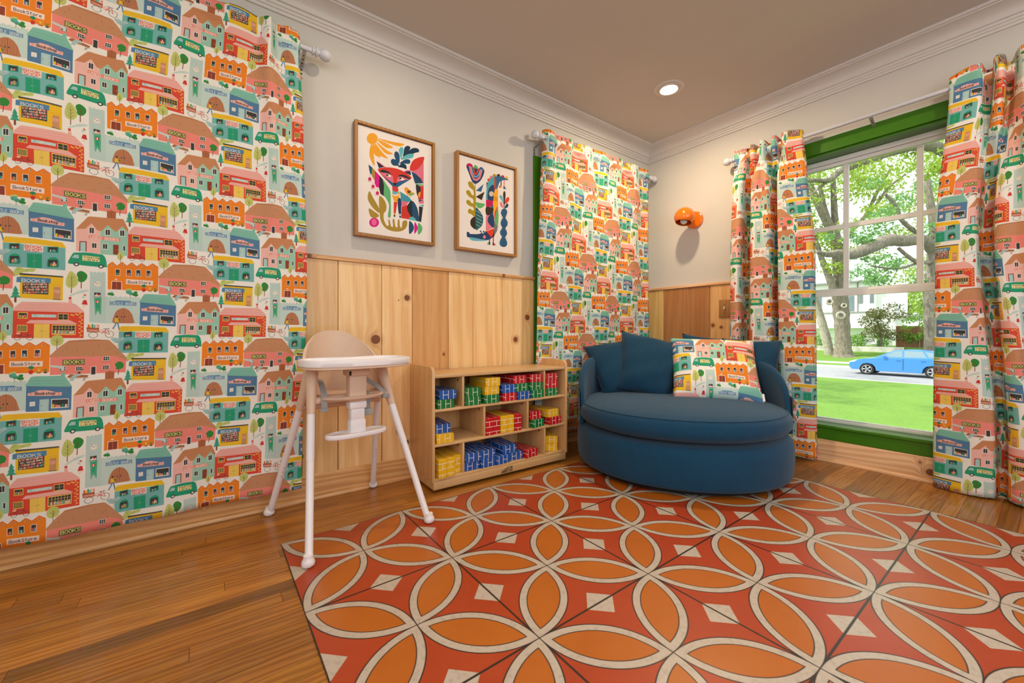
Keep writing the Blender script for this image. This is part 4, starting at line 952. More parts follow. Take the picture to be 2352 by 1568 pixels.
P 1f4f72 566,206 574,212 586,205 598,193 608,182 614,172 618,162 621,150 622,139 620,127 616,114 610,102 603,91 594,79 583,67 572,60 565,66 562,93 561,136 562,179
P d4128a 630,205 636,208 645,199 654,184 660,172 664,163 667,155 668,146 668,137 665,127 661,117 656,107 650,98 644,88 637,77 631,71 627,77 625,102 625,142 627,181
P 5fae72 673,201 681,206 692,201 704,190 713,180 719,173 723,165 725,155 725,146 723,134 720,121 715,108 708,98 700,87 688,76 678,70 671,76 667,100 667,138 668,176"""
ART_CROC = """P c00f58 106,1016 105,1022 108,1032 114,1043 120,1051 127,1056 136,1061 146,1064 155,1065 164,1065 174,1063 183,1059 189,1055 194,1049 197,1040 197,1032 194,1026 186,1023 175,1022 162,1021 150,1020 137,1018 124,1015 113,1014
P 5fae62 204,1018 205,1025 208,1035 214,1046 219,1054 225,1059 231,1062 238,1064 244,1064 251,1062 258,1057 264,1051 269,1045 273,1038 276,1032 277,1025 274,1020 266,1017 254,1015 240,1014 229,1013 220,1013 213,1013 207,1014
P 2a6590 279,1013 280,1020 285,1030 293,1040 300,1048 307,1053 314,1057 322,1060 330,1059 339,1055 349,1048 357,1039 363,1033 367,1029 370,1026 370,1023 366,1020 358,1017 346,1014 333,1011 320,1009 308,1008 296,1008 285,1009
P 1f3f66 106,1018 108,1004 117,985 128,964 140,941 151,916 164,888 176,862 189,842 201,831 213,825 226,824 239,826 254,832 270,843 285,856 300,871 313,888 325,906 336,926 346,946 354,967 362,990 367,1010 366,1025 359,1031 347,1031 333,1028 320,1027 310,1027 299,1027 289,1026 279,1026 269,1024 260,1022 250,1021 239,1020 228,1021 217,1023 205,1025 194,1026 183,1026 172,1026 161,1025 150,1024 137,1024 123,1025 111,1024
L dd7c8c 13.1 153,1021 174,941 214,878 254,878 295,917 328,1020
L 6cb8dc 7.6 175,1022 194,954 224,914 254,918 285,958 305,1019
L e23a1c 9.8 207,1021 219,968 234,942 259,969 279,1021
L 6b5a4a 3.8 231,826 235,510
P a8901c 128,812 130,821 135,828 142,834 150,838 159,839 169,838 180,835 189,829 198,822 205,812 213,801 219,789 225,782 230,778 234,766 237,733 240,665 242,571 242,479 237,416 226,396 211,402 194,417 179,428 166,430 154,431 143,433 135,437 130,445 128,455 128,465 130,474 135,481 143,488 151,492 160,495 167,493 175,488 182,483 189,481 196,480 203,482 208,485 211,489 211,496 210,505 206,514 199,521 189,524 176,525 163,526 150,529 137,534 124,542 113,550 106,558 103,566 103,575 106,583 111,589 117,594 125,598 135,600 145,600 155,594 165,585 176,575 184,569 191,567 197,568 201,571 204,577 206,586 207,599 205,612 199,623 188,630 171,634 154,639 140,645 128,655 117,666 108,678 103,688 102,697 105,705 110,711 115,716 122,720 131,722 140,723 150,719 160,710 170,695 180,681 189,672 197,670 203,672 208,678 211,685 213,695 212,709 210,723 204,735 193,743 178,750 162,757 150,766 141,777 134,789 130,801
P 2a6590 356,849 320,742 241,738
P 33291f 370,753 330,636 239,661
P 5fae62 239,590 248,595 263,596 282,595 300,595 320,596 342,597 362,597 374,594 375,587 370,578 361,567 351,557 341,548 329,539 317,532 305,527 294,525 283,524 273,527 264,533 255,544 245,561 239,578
P 33291f 239,400 229,408 216,403 201,393 189,383 180,373 171,362 165,349 162,336 161,321 162,306 166,291 174,278 189,266 209,253 228,246 241,253 247,281 247,326 245,370
P 1f5a66 239,515 248,530 261,524 276,508 290,494 302,486 315,476 326,464 336,450 342,434 347,414 349,394 349,375 346,355 341,336 334,318 325,302 315,289 303,278 291,269 279,262 268,251 258,238 248,235 241,253 237,306 235,385 235,463
P bfe0d4 251,487 248,484 244,484 244,488 248,490
P bfe0d4 280,435 278,431 273,432 273,436 278,438
P bfe0d4 310,382 307,378 303,379 303,383 307,385
P bfe0d4 252,315 249,312 245,312 245,316 249,318
P bfe0d4 281,477 279,473 274,474 274,478 279,480
P bfe0d4 311,425 308,421 304,421 304,425 308,427
P bfe0d4 253,357 250,354 246,354 246,358 250,360
P bfe0d4 283,305 280,301 275,301 275,305 280,307
P bfe0d4 312,467 309,463 305,464 305,468 309,470
P bfe0d4 254,400 251,396 247,396 247,400 251,402
P bfe0d4 284,347 281,343 276,344 276,348 281,350
P bfe0d4 313,294 310,290 306,291 306,295 310,297
P bfe0d4 255,442 252,438 248,438 248,443 252,445
P bfe0d4 285,389 282,385 277,386 277,390 282,392
P bfe0d4 314,336 311,332 307,333 307,337 311,339
P bfe0d4 256,484 253,480 249,481 249,485 253,487
P bfe0d4 286,432 283,428 278,428 278,432 283,434
P bfe0d4 315,379 312,375 308,375 308,380 312,382
P bfe0d4 257,312 254,308 250,309 250,313 254,315
P bfe0d4 287,474 284,470 279,471 279,475 284,477
P bfe0d4 316,421 313,417 309,418 309,422 313,424
P bfe0d4 258,354 255,350 251,351 251,355 255,357
P bfe0d4 288,301 285,297 280,298 280,302 285,304
P bfe0d4 317,464 314,460 310,460 310,464 314,466
P bfe0d4 259,396 256,392 252,393 252,397 256,399
P bfe0d4 289,343 286,340 281,340 281,344 286,346
P bfe0d4 318,290 315,286 311,287 311,291 315,293
P bfe0d4 260,438 257,435 253,435 253,439 257,441
P bfe0d4 290,386 287,382 282,382 282,387 287,389
P bfe0d4 319,333 316,329 312,330 312,334 316,336
P bfe0d4 261,481 258,477 254,477 254,481 258,483
P bfe0d4 291,428 288,424 283,425 283,429 288,431
P bfe0d4 320,375 317,371 313,372 313,376 317,378
P bfe0d4 262,308 259,305 255,305 255,309 259,311
P bfe0d4 292,470 289,467 284,467 284,471 289,473
P bfe0d4 321,418 318,414 314,414 314,419 318,421
P bfe0d4 263,350 260,347 256,347 256,351 260,353
P bfe0d4 293,297 290,294 285,294 285,298 290,300
P bfe0d4 322,460 319,456 315,457 315,461 319,463
P bfe0d4 264,393 261,389 257,389 257,393 261,395
P bfe0d4 294,340 291,336 286,337 286,341 291,343
P bfe0d4 323,287 320,283 316,284 316,288 320,290
P bfe0d4 265,435 263,431 258,432 258,436 263,438
P bfe0d4 295,382 292,378 287,379 287,383 292,385
P bfe0d4 324,329 321,325 317,326 317,330 321,332
P bfe0d4 266,477 264,473 259,474 259,478 264,480
P bfe0d4 296,425 293,421 288,421 288,425 293,427
P bfe0d4 325,372 322,368 318,368 318,373 322,375
P bfe0d4 267,305 265,301 260,302 260,306 265,308
P bfe0d4 297,467 294,463 289,464 289,468 294,470
P bfe0d4 326,414 324,410 319,411 319,415 324,417
P bfe0d4 268,347 266,343 261,344 261,348 266,350
P bfe0d4 298,294 295,290 290,291 290,295 295,297
P bfe0d4 327,457 325,453 320,453 320,458 325,460
P bfe0d4 269,389 267,385 262,386 262,390 267,392
P bfe0d4 299,336 296,333 291,333 291,337 296,339
P bfe0d4 328,499 326,496 321,496 321,500 326,502
P bfe0d4 270,431 268,428 263,428 263,432 268,434
P bfe0d4 300,379 297,375 292,376 292,380 297,382
P bfe0d4 329,326 327,322 322,322 322,327 327,329
P bfe0d4 271,474 269,470 264,470 264,474 269,477
P bfe0d4 301,421 298,417 293,418 293,422 298,424
P bfe0d4 330,368 328,364 323,365 323,369 328,371
P bfe0d4 272,301 270,298 265,298 265,302 270,304
P bfe0d4 302,464 299,460 294,460 294,464 299,466
P bfe0d4 331,411 329,407 324,408 324,412 329,414
P bfe0d4 273,343 271,340 266,340 266,344 271,346
P bfe0d4 303,290 300,287 295,287 295,291 300,293
P bfe0d4 332,453 330,450 325,450 325,454 330,456
P bfe0d4 274,386 272,382 267,383 267,387 272,389
P e23a1c 467,926 465,916 459,908 450,901 439,897 429,896 420,899 414,905 412,913 414,922 420,931 429,938 439,942 450,943 459,940 465,934
P dd7c8c 501,968 499,959 493,950 484,943 473,939 463,939 454,942 448,948 446,956 448,965 454,974 463,981 473,985 484,986 493,983 499,977
P a8901c 549,1002 547,992 541,983 532,976 521,972 511,971 502,974 496,980 493,989 496,998 502,1007 511,1014 521,1018 532,1019 541,1016 547,1010
P 33291f 612,1016 610,1007 604,998 595,991 584,986 573,986 564,989 558,995 556,1003 558,1012 564,1021 573,1028 584,1033 595,1033 604,1031 610,1024
P c00f58 678,1015 676,1006 670,997 660,989 649,985 638,984 629,987 623,994 621,1002 623,1011 629,1020 638,1027 649,1032 660,1033 670,1030 676,1023
P f2ab18 740,1014 737,1004 731,995 722,988 710,984 699,983 690,986 684,992 682,1000 684,1010 690,1019 699,1026 710,1031 722,1031 731,1028 737,1022
P 1f3f66 398,880 424,887 418,823 399,814
P 4fa3b0 519,981 507,982 490,971 471,953 455,936 443,921 431,904 421,886 413,866 407,843 403,818 400,792 398,766 395,737 392,705 391,676 392,656 398,647 407,645 416,651 424,662 427,684 428,714 430,746 434,774 443,795 453,815 465,831 476,844 488,850 500,850 511,852 519,862 524,889 526,926 525,961
P 1f3f66 422,662 415,682 415,712 419,745 424,772 429,792 436,809 445,823 455,835 469,850 486,865 503,872 514,863 520,825 523,767 522,707 514,667 495,649 467,645 440,651
P cfc0b4 511,754 508,740 500,727 488,717 474,712 461,712 449,717 441,727 438,740 441,754 449,767 461,777 474,782 488,782 500,777 508,767
P b8402c 519,981 546,956 551,833 517,791
P 2a6590 524,980 538,988 559,996 584,1003 606,1007 623,1010 639,1010 655,1009 672,1007 693,1004 718,1000 739,996 748,991 739,986 718,982 693,977 672,971 655,965 638,958 623,950 611,940 602,928 595,914 589,900 584,885 578,868 572,850 567,833 562,822 558,818 554,817 551,821 549,833 548,856 548,889 548,922 546,948 539,962 530,969 523,974
L 33291f 7.6 627,952 625,885
P c00f58 595,878 616,887 614,857 597,852
P f2ab18 619,885 641,888 638,859 616,854
L dd7c8c 8.7 676,968 674,886
P 1f3f66 663,888 688,889 688,855 663,852
P 4fa3b0 689,876 707,877 705,852 688,852
P f2ab18 511,737 513,761 517,776 523,787 530,798 540,811 554,825 566,833 575,830 578,811 578,780 576,745 575,714 577,687 579,661 580,637 575,616 562,594 543,571 524,557 511,560 506,590 505,641 508,695
L 6b4a20 2.2 519,719 571,722
L 6b4a20 2.2 519,703 571,706
L 6b4a20 2.2 519,687 571,690
L 6b4a20 2.2 519,671 571,674
P c00f58 392,656 503,664 498,584 392,560
P 2a6590 466,578 503,612 506,480 476,475
P 33291f 394,558 415,567 445,571 476,570 498,566 507,560 510,549 508,536 503,523 495,509 483,494 469,479 455,469 440,462 422,458 406,458 394,465 388,483 384,511 386,539
P f2ab18 511,564 557,595 519,455
P e23a1c 573,618 551,488 515,428 519,508
P 5fae62 575,614 586,485 575,314 519,425
P dd7c8c 392,456 455,462 514,313 388,244
P 1f3f66 506,480 494,489 477,484 459,472 445,460 435,449 427,434 421,418 418,404 418,390 420,378 425,365 434,354 452,338 475,320 498,309 514,313 519,345 519,395 514,446
P 75737a 515,424 571,322 562,276 515,199
P 2a1c18 514,296 519,199 476,167 471,175
P e23a1c 392,244 514,303 503,223 471,175
P 1f3f66 111,171 110,179 111,187 112,193 115,197 122,199 132,198 142,196 150,194 151,190 148,185 149,180 160,178 187,180 227,185 267,191 295,198 305,206 305,216 301,226 300,233 303,239 306,243 311,245 315,244 320,238 325,227 331,217 336,212 340,217 344,228 347,239 351,247 355,249 359,248 363,246 366,243 369,239 372,234 374,229 377,227 379,232 380,240 384,247 392,247 410,234 435,214 458,192 471,175 471,163 462,154 448,147 434,142 424,138 415,136 400,134 372,133 322,132 258,131 195,130 150,131 128,131 119,132 118,134 115,138 112,145 111,154 110,163
P 5fb0c4 150,135 166,137 192,137 221,136 249,136 275,135 302,133 328,131 351,131 373,132 395,135 412,137 418,137 413,133 398,127 376,121 351,115 318,110 278,104 239,100 209,98 191,98 179,101 171,104 164,109 156,115 148,122 145,130
P dd7c8c 391,173 390,164 385,156 377,150 369,147 360,147 352,151 348,158 346,166 348,175 352,183 360,189 369,192 377,191 385,188 390,181
P f0e6dc 320,216 318,209 312,205 306,207 304,214 306,222 312,225 318,223
P f0e6dc 359,218 357,211 351,207 345,209 343,216 345,224 351,228 357,225
L 2a6590 8.7 445,154 445,110
P 33291f 434,115 457,116 457,78 434,78
P 5fae62 413,101 434,107 432,78 411,78
L c00f58 7.6 504,188 504,109
P 1f3f66 491,114 515,115 517,80 492,76
P e23a1c 517,103 538,103 535,79 517,80
P 2a6590 627,545 632,554 637,564 643,573 649,581 656,586 662,589 669,591 677,592 686,592 696,591 706,588 714,583 719,576 723,565 725,555 725,545 723,536 719,527 715,519 710,510 706,502 701,493 698,484 696,476 697,470 701,464 706,458 710,452 716,444 723,437 729,428 733,419 733,408 732,396 729,384 725,373 719,364 712,356 705,348 699,342 696,335 694,329 693,324 694,318 698,313 704,309 711,305 716,299 719,291 722,282 723,273 723,264 720,255 715,246 710,237 705,230 700,223 694,217 690,211 688,205 691,198 697,191 705,184 710,176 715,168 720,160 723,151 725,142 725,132 723,120 719,109 714,100 706,92 695,86 683,81 672,78 659,77 645,78 633,80 622,84 614,90 607,98 603,107 600,117 600,128 603,140 607,152 611,163 616,172 622,179 628,186 633,193 636,199 638,204 638,210 636,216 631,222 624,228 616,235 611,243 609,253 608,263 609,274 611,283 615,291 621,297 628,303 633,309 637,315 641,321 644,327 644,333 640,341 634,349 627,357 622,366 619,374 618,383 617,392 619,401 622,410 627,421 633,431 638,440 644,448 649,456 653,463 655,469 653,476 648,482 641,487 636,493 632,499 628,505 624,511 622,518 622,524 622,531 624,538
L 1c2430 2.7 630,564 714,571
L 1c2430 2.7 638,545 707,550
L 1c2430 2.7 630,522 700,528
L 1c2430 2.7 638,503 714,509
L 1c2430 2.7 630,481 707,487
L 1c2430 2.7 638,462 700,465
L 1c2430 2.7 630,440 714,447
L 1c2430 2.7 638,421 707,425
L 1c2430 2.7 630,399 700,403
L 1c2430 2.7 638,380 714,384
L 1c2430 2.7 630,358 707,363
L 1c2430 2.7 638,339 700,341
L 1c2430 2.7 630,317 714,322
L 1c2430 2.7 638,297 707,300
L 1c2430 2.7 630,275 700,279
L 1c2430 2.7 638,256 714,260
L 1c2430 2.7 630,234 707,238
L 1c2430 2.7 638,215 700,216
L 1c2430 2.7 630,193 714,197
L 1c2430 2.7 638,174 707,176
L 1c2430 2.7 630,152 700,154
L 1c2430 2.7 638,133 714,135
L 1c2430 2.7 630,111 707,114
L 1c2430 2.7 638,91 700,92
P 33291f 658,784 661,801 666,815 673,824 678,828 684,826 690,820 695,808 698,792 698,770 695,741 692,710 688,682 684,653 680,623 675,599 672,589 669,598 668,621 667,650 666,678 664,705 661,734 658,762
P 5fb0c4 597,736 599,745 605,752 614,758 622,761 629,760 636,756 643,749 649,738 655,717 661,690 665,665 665,651 660,652 652,664 642,680 633,694 623,705 611,716 602,727
P e23a1c 755,749 752,755 746,759 740,760 733,759 726,754 717,747 709,737 703,726 696,708 689,685 685,665 687,655 699,660 717,674 736,692 750,708 756,720 758,731 757,742
P dd7c8c 608,653 609,661 613,668 617,672 622,674 627,672 633,667 639,660 644,651 650,638 656,621 661,605 660,596 653,595 640,600 626,607 616,615 611,624 608,634 607,645
P 1f3f66 743,656 740,662 735,668 728,671 722,671 715,666 709,658 702,649 696,639 689,626 682,611 677,599 678,592 688,594 704,602 721,613 733,623 739,631 743,641 744,649"""
def to_image(name, cv):
    im = bpy.data.images.new(name, cv.W, cv.H, alpha=False, float_buffer=False)
    px = np.ones((cv.H, cv.W, 4), np.float32); px[..., :3] = np.clip(cv.a, 0, 1)
    im.pixels.foreach_set(px.ravel()); im.update(); im.pack(); return im
TW, TH = 573.0, 602.0
cv = Canvas(TW, TH, 1.75, 'f6f3ec'); paint(cv, FABRIC, .5, [(i * TW / 2, i * TH / 2 + j * TH) for i in range(-3, 4) for j in range(-4, 5)])
cv.a = cv.a * .93 + .06  # lifts the whole print towards white, a sheen put into its colours
IM_FAB = to_image('book_town_print', cv)
cv = Canvas(420, 570, 2, 'eae3df'); paint(cv, ART_FOX, .5); IM_FOX = to_image('fox_print', cv)
cv = Canvas(420, 570, 2, 'eae3df'); paint(cv, ART_CROC, .5); IM_CROC = to_image('crocodile_print', cv)

def print_mat(name, im, rough=0.8, translucent=0.0, weave=0.0):
    k = NT(name); k.b.inputs['Roughness'].default_value = rough; k.b.inputs['Specular IOR Level'].default_value = 0.25
    uv = k.n('TexCoord').outputs['UV']; t = k.n('TexImage'); t.image = im; t.interpolation = 'Linear'; t.extension = 'REPEAT'; k.l(uv, t.inputs[0])
    c = t.outputs[0]; k.l(c, k.b.inputs['Base Color'])
    if weave:
        pos = k.n('NewGeometry').outputs['Position']; h = k.math('ADD', k.noise(pos, 9, 3), k.math('MULTIPLY', k.noise(pos, 60, 2), 0.12)); k.bump(h, weave, 0.02)
    if translucent:
        tr = k.n('BsdfTranslucent'); k.l(c, tr.inputs[0]); mx = k.n('MixShader'); mx.inputs[0].default_value = translucent
        k.l(k.b.outputs[0], mx.inputs[1]); k.l(tr.outputs[0], mx.inputs[2]); k.l(mx.outputs[0], k.t.nodes['Material Output'].inputs[0])
    return k.m
M_FAB = print_mat('book_town_cotton', IM_FAB, 0.75, 0.12, 0.25)
M_CUSH = print_mat('book_town_cushion', IM_FAB, 0.8, 0.0, 0.15)
M_FOX = print_mat('fox_canvas', IM_FOX, 0.7); M_CROC = print_mat('crocodile_canvas', IM_CROC, 0.7)

# ------------------------------------------------------------------ materials
M_WALL = plain('wall_paint', 'cdcbc6', 0.75, var=0.015, vs=3, bump=0.12, bs=260, spec=0.3)
M_CEIL = plain('ceiling_paint', 'c9c5c0', 0.85, var=0.015, vs=3, bump=0.15, bs=200, spec=0.2)
M_TRIM = plain('trim_paint', 'd4d1ce', 0.45, var=0.01)
M_WHITE = plain('window_white', 'f0f1ef', 0.35, var=0.01)
M_GREEN = plain('green_gloss_paint', '3f7a12', 0.3, var=0.03)
M_ROD = plain('rod_white', 'cfd2dc', 0.35, var=0.02)
M_STEEL = plain('bracket_steel', 'b9b6b0', 0.4, 0.4, var=0.05)
M_DARK = plain('dark_gap', '17130f', 0.8)
M_PINE = wood('pine_boards', 'f6dbab', 'd9a66a', 'z', 0.42, 15, 1.2, knots=((-2.463, -.016, .783, .026), (-2.286, -.016, 1.016, .017), (-1.516, -.016, .772, .019), (-2.055, -.016, .690, .008), (-1.413, -.016, .924, .02), (-2.335, -.016, 1.0, .003), (-2.33, -.016, .27, .018), (-2.29, -.016, .2, .016), (-.016, -.665, .86, .012), (-.016, -.60, .875, .014), (-.016, -.68, .76, .008)), coat=0.15, spec=0.4, ring=.30, dist=11.0)
M_PINEX = wood('pine_trim_back', 'e6b67c', 'c48a52', 'x', 0.42, 40, 1.2, knots=((-2.79, -.03, 1.197, .012), (-1.62, -.03, 1.197, .012), (-2.44, -.03, .075, .004), (-3.2, -.03, .06, .004)), coat=0.15, spec=0.4)
M_PINEY = wood('pine_trim_right', 'efc69c', 'd39a68', 'y', 0.42, 40, 1.2, knots=((-.03, -1.76, .10, .010), (-.03, -1.80, .055, .02)), coat=0.15, spec=0.4)
M_OAK = wood('oak_floor', 'bd8036', '7e4812', 'x', 0.30, 55, 1.6, coat=0.25, ring=0.4, dist=9.0)
M_BIRCH = wood('birch_ply', 'd9b27e', 'c49a64', 'z', 0.38, 18, 0.9, coat=0.2, ring=0.3, tint=False)
M_BIRCHX = wood('birch_ply_shelf', 'dcb684', 'c89f6a', 'x', 0.38, 18, 0.9, coat=0.2, ring=0.3, tint=False)
M_FRAME = wood('oak_frame', 'b98548', '8f5f2c', 'z', 0.5, 50, 1.0, ring=0.3)
gk = NT('window_glass')      # clear thin pane
gb = gk.n('BsdfGlossy'); gb.inputs['Roughness'].default_value = 0.01; gt = gk.n('BsdfTransparent'); gt.inputs[0].default_value = (0.97, 0.99, 0.98, 1)
gm = gk.n('MixShader'); gf = gk.n('Fresnel'); gf.inputs[0].default_value = 1.25; gk.l(gf.outputs[0], gm.inputs[0]); gk.l(gt.outputs[0], gm.inputs[1]); gk.l(gb.outputs[0], gm.inputs[2])
gk.l(gm.outputs[0], gk.t.nodes['Material Output'].inputs[0]); M_GLASS = gk.m

# ------------------------------------------------------------------ the room
XL, YF, H = -4.9, -4.6, 2.44
Z0, Z1 = 0.208, 1.977                          # window openings
def wall_with_holes(name, axis, off0, off1, a, b, holes, mat=M_WALL):
    """axis 'y': wall runs along x at y off0..off1; axis 'x': runs along y"""
    m = MB(); cuts = sorted(holes); cur = a
    def put(s0, s1, z0, z1):
        if axis == 'y': m.box(s0, s1, off0, off1, z0, z1)
        else: m.box(off0, off1, s0, s1, z0, z1)
    for (h0, h1, z0, z1) in cuts:
        put(cur, h0, -0.3, H); put(h0, h1, -0.3, z0); put(h0, h1, z1, H); cur = h1
    put(cur, b, -0.3, H)
    return tag(m.build(name, mat), kind='structure')
WB = wall_with_holes('wall_back', 'y', 0.0, 0.2, XL - 0.2, 0.2, [(-4.10, -2.915, Z0, Z1), (-1.26, -0.22, Z0, Z1)])
WR = wall_with_holes('wall_right', 'x', 0.0, 0.2, YF - 0.2, 0.0, [(-2.165, -0.97, Z0, Z1)])
wall_with_holes('wall_left', 'x', XL - 0.2, XL, YF, 0.0, [(-3.95, -2.05, 0.95, 2.25)])
wall_with_holes('wall_front', 'y', YF - 0.2, YF, XL, 0.0, [(-4.05, -1.05, 0.92, 2.32)])
FL = tag(MB().box(XL - .2, .2, YF - .2, .2, -0.3, -0.004).build('floor', M_DARK), kind='structure')
CE = tag(MB().box(XL - .2, .2, YF - .2, .2, H, H + 0.25).build('ceiling', M_CEIL), kind='structure')
# oak strips
rnd = random.Random(11)
pw = 0.0572; row = 0; plank_cache = {}
y = -0.002
while y > -2.75:
    x = XL - rnd.uniform(0.0, 1.0)
    while x < 0:
        L = rnd.choice((0.62, 0.8, 0.95, 1.1, 1.25, 1.45, 1.7))
        a, b = max(x, XL), min(x + L, 0.0)
        if b - a > 0.08:
            key = round(b - a, 3)
            if key not in plank_cache: plank_cache[key] = MB().box(0.0005, key - 0.0005, -pw + 0.0005, -0.0005, -0.004, 0.0).mesh('plank', M_OAK)
            p = link('plank', plank_cache[key], FL); p.location = (a, y, 0)
            t = rnd.choice((1.0, .92, 0.78, 1.2, 0.66, 0.52, .86, 1.08)); p.color = (t, t * rnd.uniform(.95, 1.02), t * rnd.uniform(.86, 1.05), 1)
        x += L
    y -= pw
rest = MB(); 
while y > YF: rest.box(XL, 0, y - pw + .0003, y - .0003, -0.004, 0); y -= pw
rr = rest.build('plank', M_OAK, FL); rr['kind'] = 'stuff'

# crown moulding
prof = [(0, 2.333), (.010, 2.333), (.013, 2.345), (.019, 2.347), (.021, 2.358), (.027, 2.360), (.030, 2.372), (.040, 2.374), (.042, 2.380)]
prof += [(.042 + .072 * (1 - math.cos(t)), 2.380 + .043 * math.sin(t)) for t in np.linspace(0.1, PI / 2, 9)]
prof += [(.116, 2.4275), (.128, 2.4275), (.132, 2.434), (.132, 2.44), (0, 2.44)]
def crown(name, which):
    m = MB(); n = len(prof)
    if which == 'back': vs = [(XL, -o, z) for o, z in prof] + [(-o, -o, z) for o, z in prof]
    else: vs = [(-o, -o, z) for o, z in prof] + [(-o, YF, z) for o, z in prof]
    m.add(vs, [tuple(range(n)), tuple(range(n, 2 * n))] + [(j, (j + 1) % n, n + (j + 1) % n, n + j) for j in range(n)])
    return tag(m.build(name, M_TRIM, smooth=True, angle=25), kind='structure')
crown('trim_1', 'back'); crown('trim_2', 'right')

# wainscot boards, caps, baseboards
def board(parent, axis, a, b, tint):
    lo, hi = (a, b) if a < b else (b, a)
    m = MB()
    if axis == 'y': m.box(lo + .0013, hi - .0013, -.016, -.001, .10, 1.187)
    else: m.box(-.016, -.001, lo + .0013, hi - .0013, .10, 1.187)
    o = m.build('wall_board', M_PINE, parent, bevel=.0025, seg=1); o.color = tint + (1,)
for a, b, t in ((-2.822, -2.654, (.86, .80, .70)), (-2.654, -2.429, (.95, .90, .80)), (-2.429, -2.254, (1.02, 1, .98)), (-2.254, -2.024, (.84, .66, .50)), (-2.024, -1.85, (.98, .92, .82)), (-1.85, -1.624, (1.03, 1.0, .92)), (-1.624, -1.448, (.98, .95, .88)), (-1.448, -1.352, (1, .95, .80))):
    board(WB, 'y', a, b, t)
for a, b, t in ((-.02, -.166, (.92, .88, .62)), (-.166, -.40, (.56, .36, .24)), (-.40, -.576, (.50, .32, .22)), (-.576, -.745, (.90, .74, .58)), (-.745, -.876, (.85, .7, .54))):
    board(WR, 'x', a, b, t)
tag(MB().box(-2.822, -1.352, -.026, 0, 1.187, 1.207).build('trim_3', M_PINEX, bevel=.002), kind='structure')
tag(MB().box(-.026, 0, -.876, -.002, 1.189, 1.210).build('trim_4', M_PINEY, bevel=.002), kind='structure')
def base_prof(o): return [(0, 0), (-o - .016, 0), (-o - .016, .004), (-o - .012, .013), (-o - .001, .018), (-o, .018), (-o, .112), (-o + .005, .120), (0, .120)]
bb = MB().prism(base_prof(.022), 'x', XL, -.022); tag(bb.build('baseboard_back', M_PINEX, smooth=True, angle=30), kind='structure')
bb = MB(); pr = [(q[0], q[1] * 1.12 if q[1] > .05 else q[1]) for q in base_prof(.022)]
n = len(pr); bb.add([(q[0], 0, q[1]) for q in pr] + [(q[0], YF, q[1]) for q in pr], [tuple(range(n)), tuple(range(n, 2 * n))] + [(j, (j + 1) % n, n + (j + 1) % n, n + j) for j in range(n)])
tag(bb.build('baseboard_right', M_PINEY, smooth=True, angle=30), kind='structure')

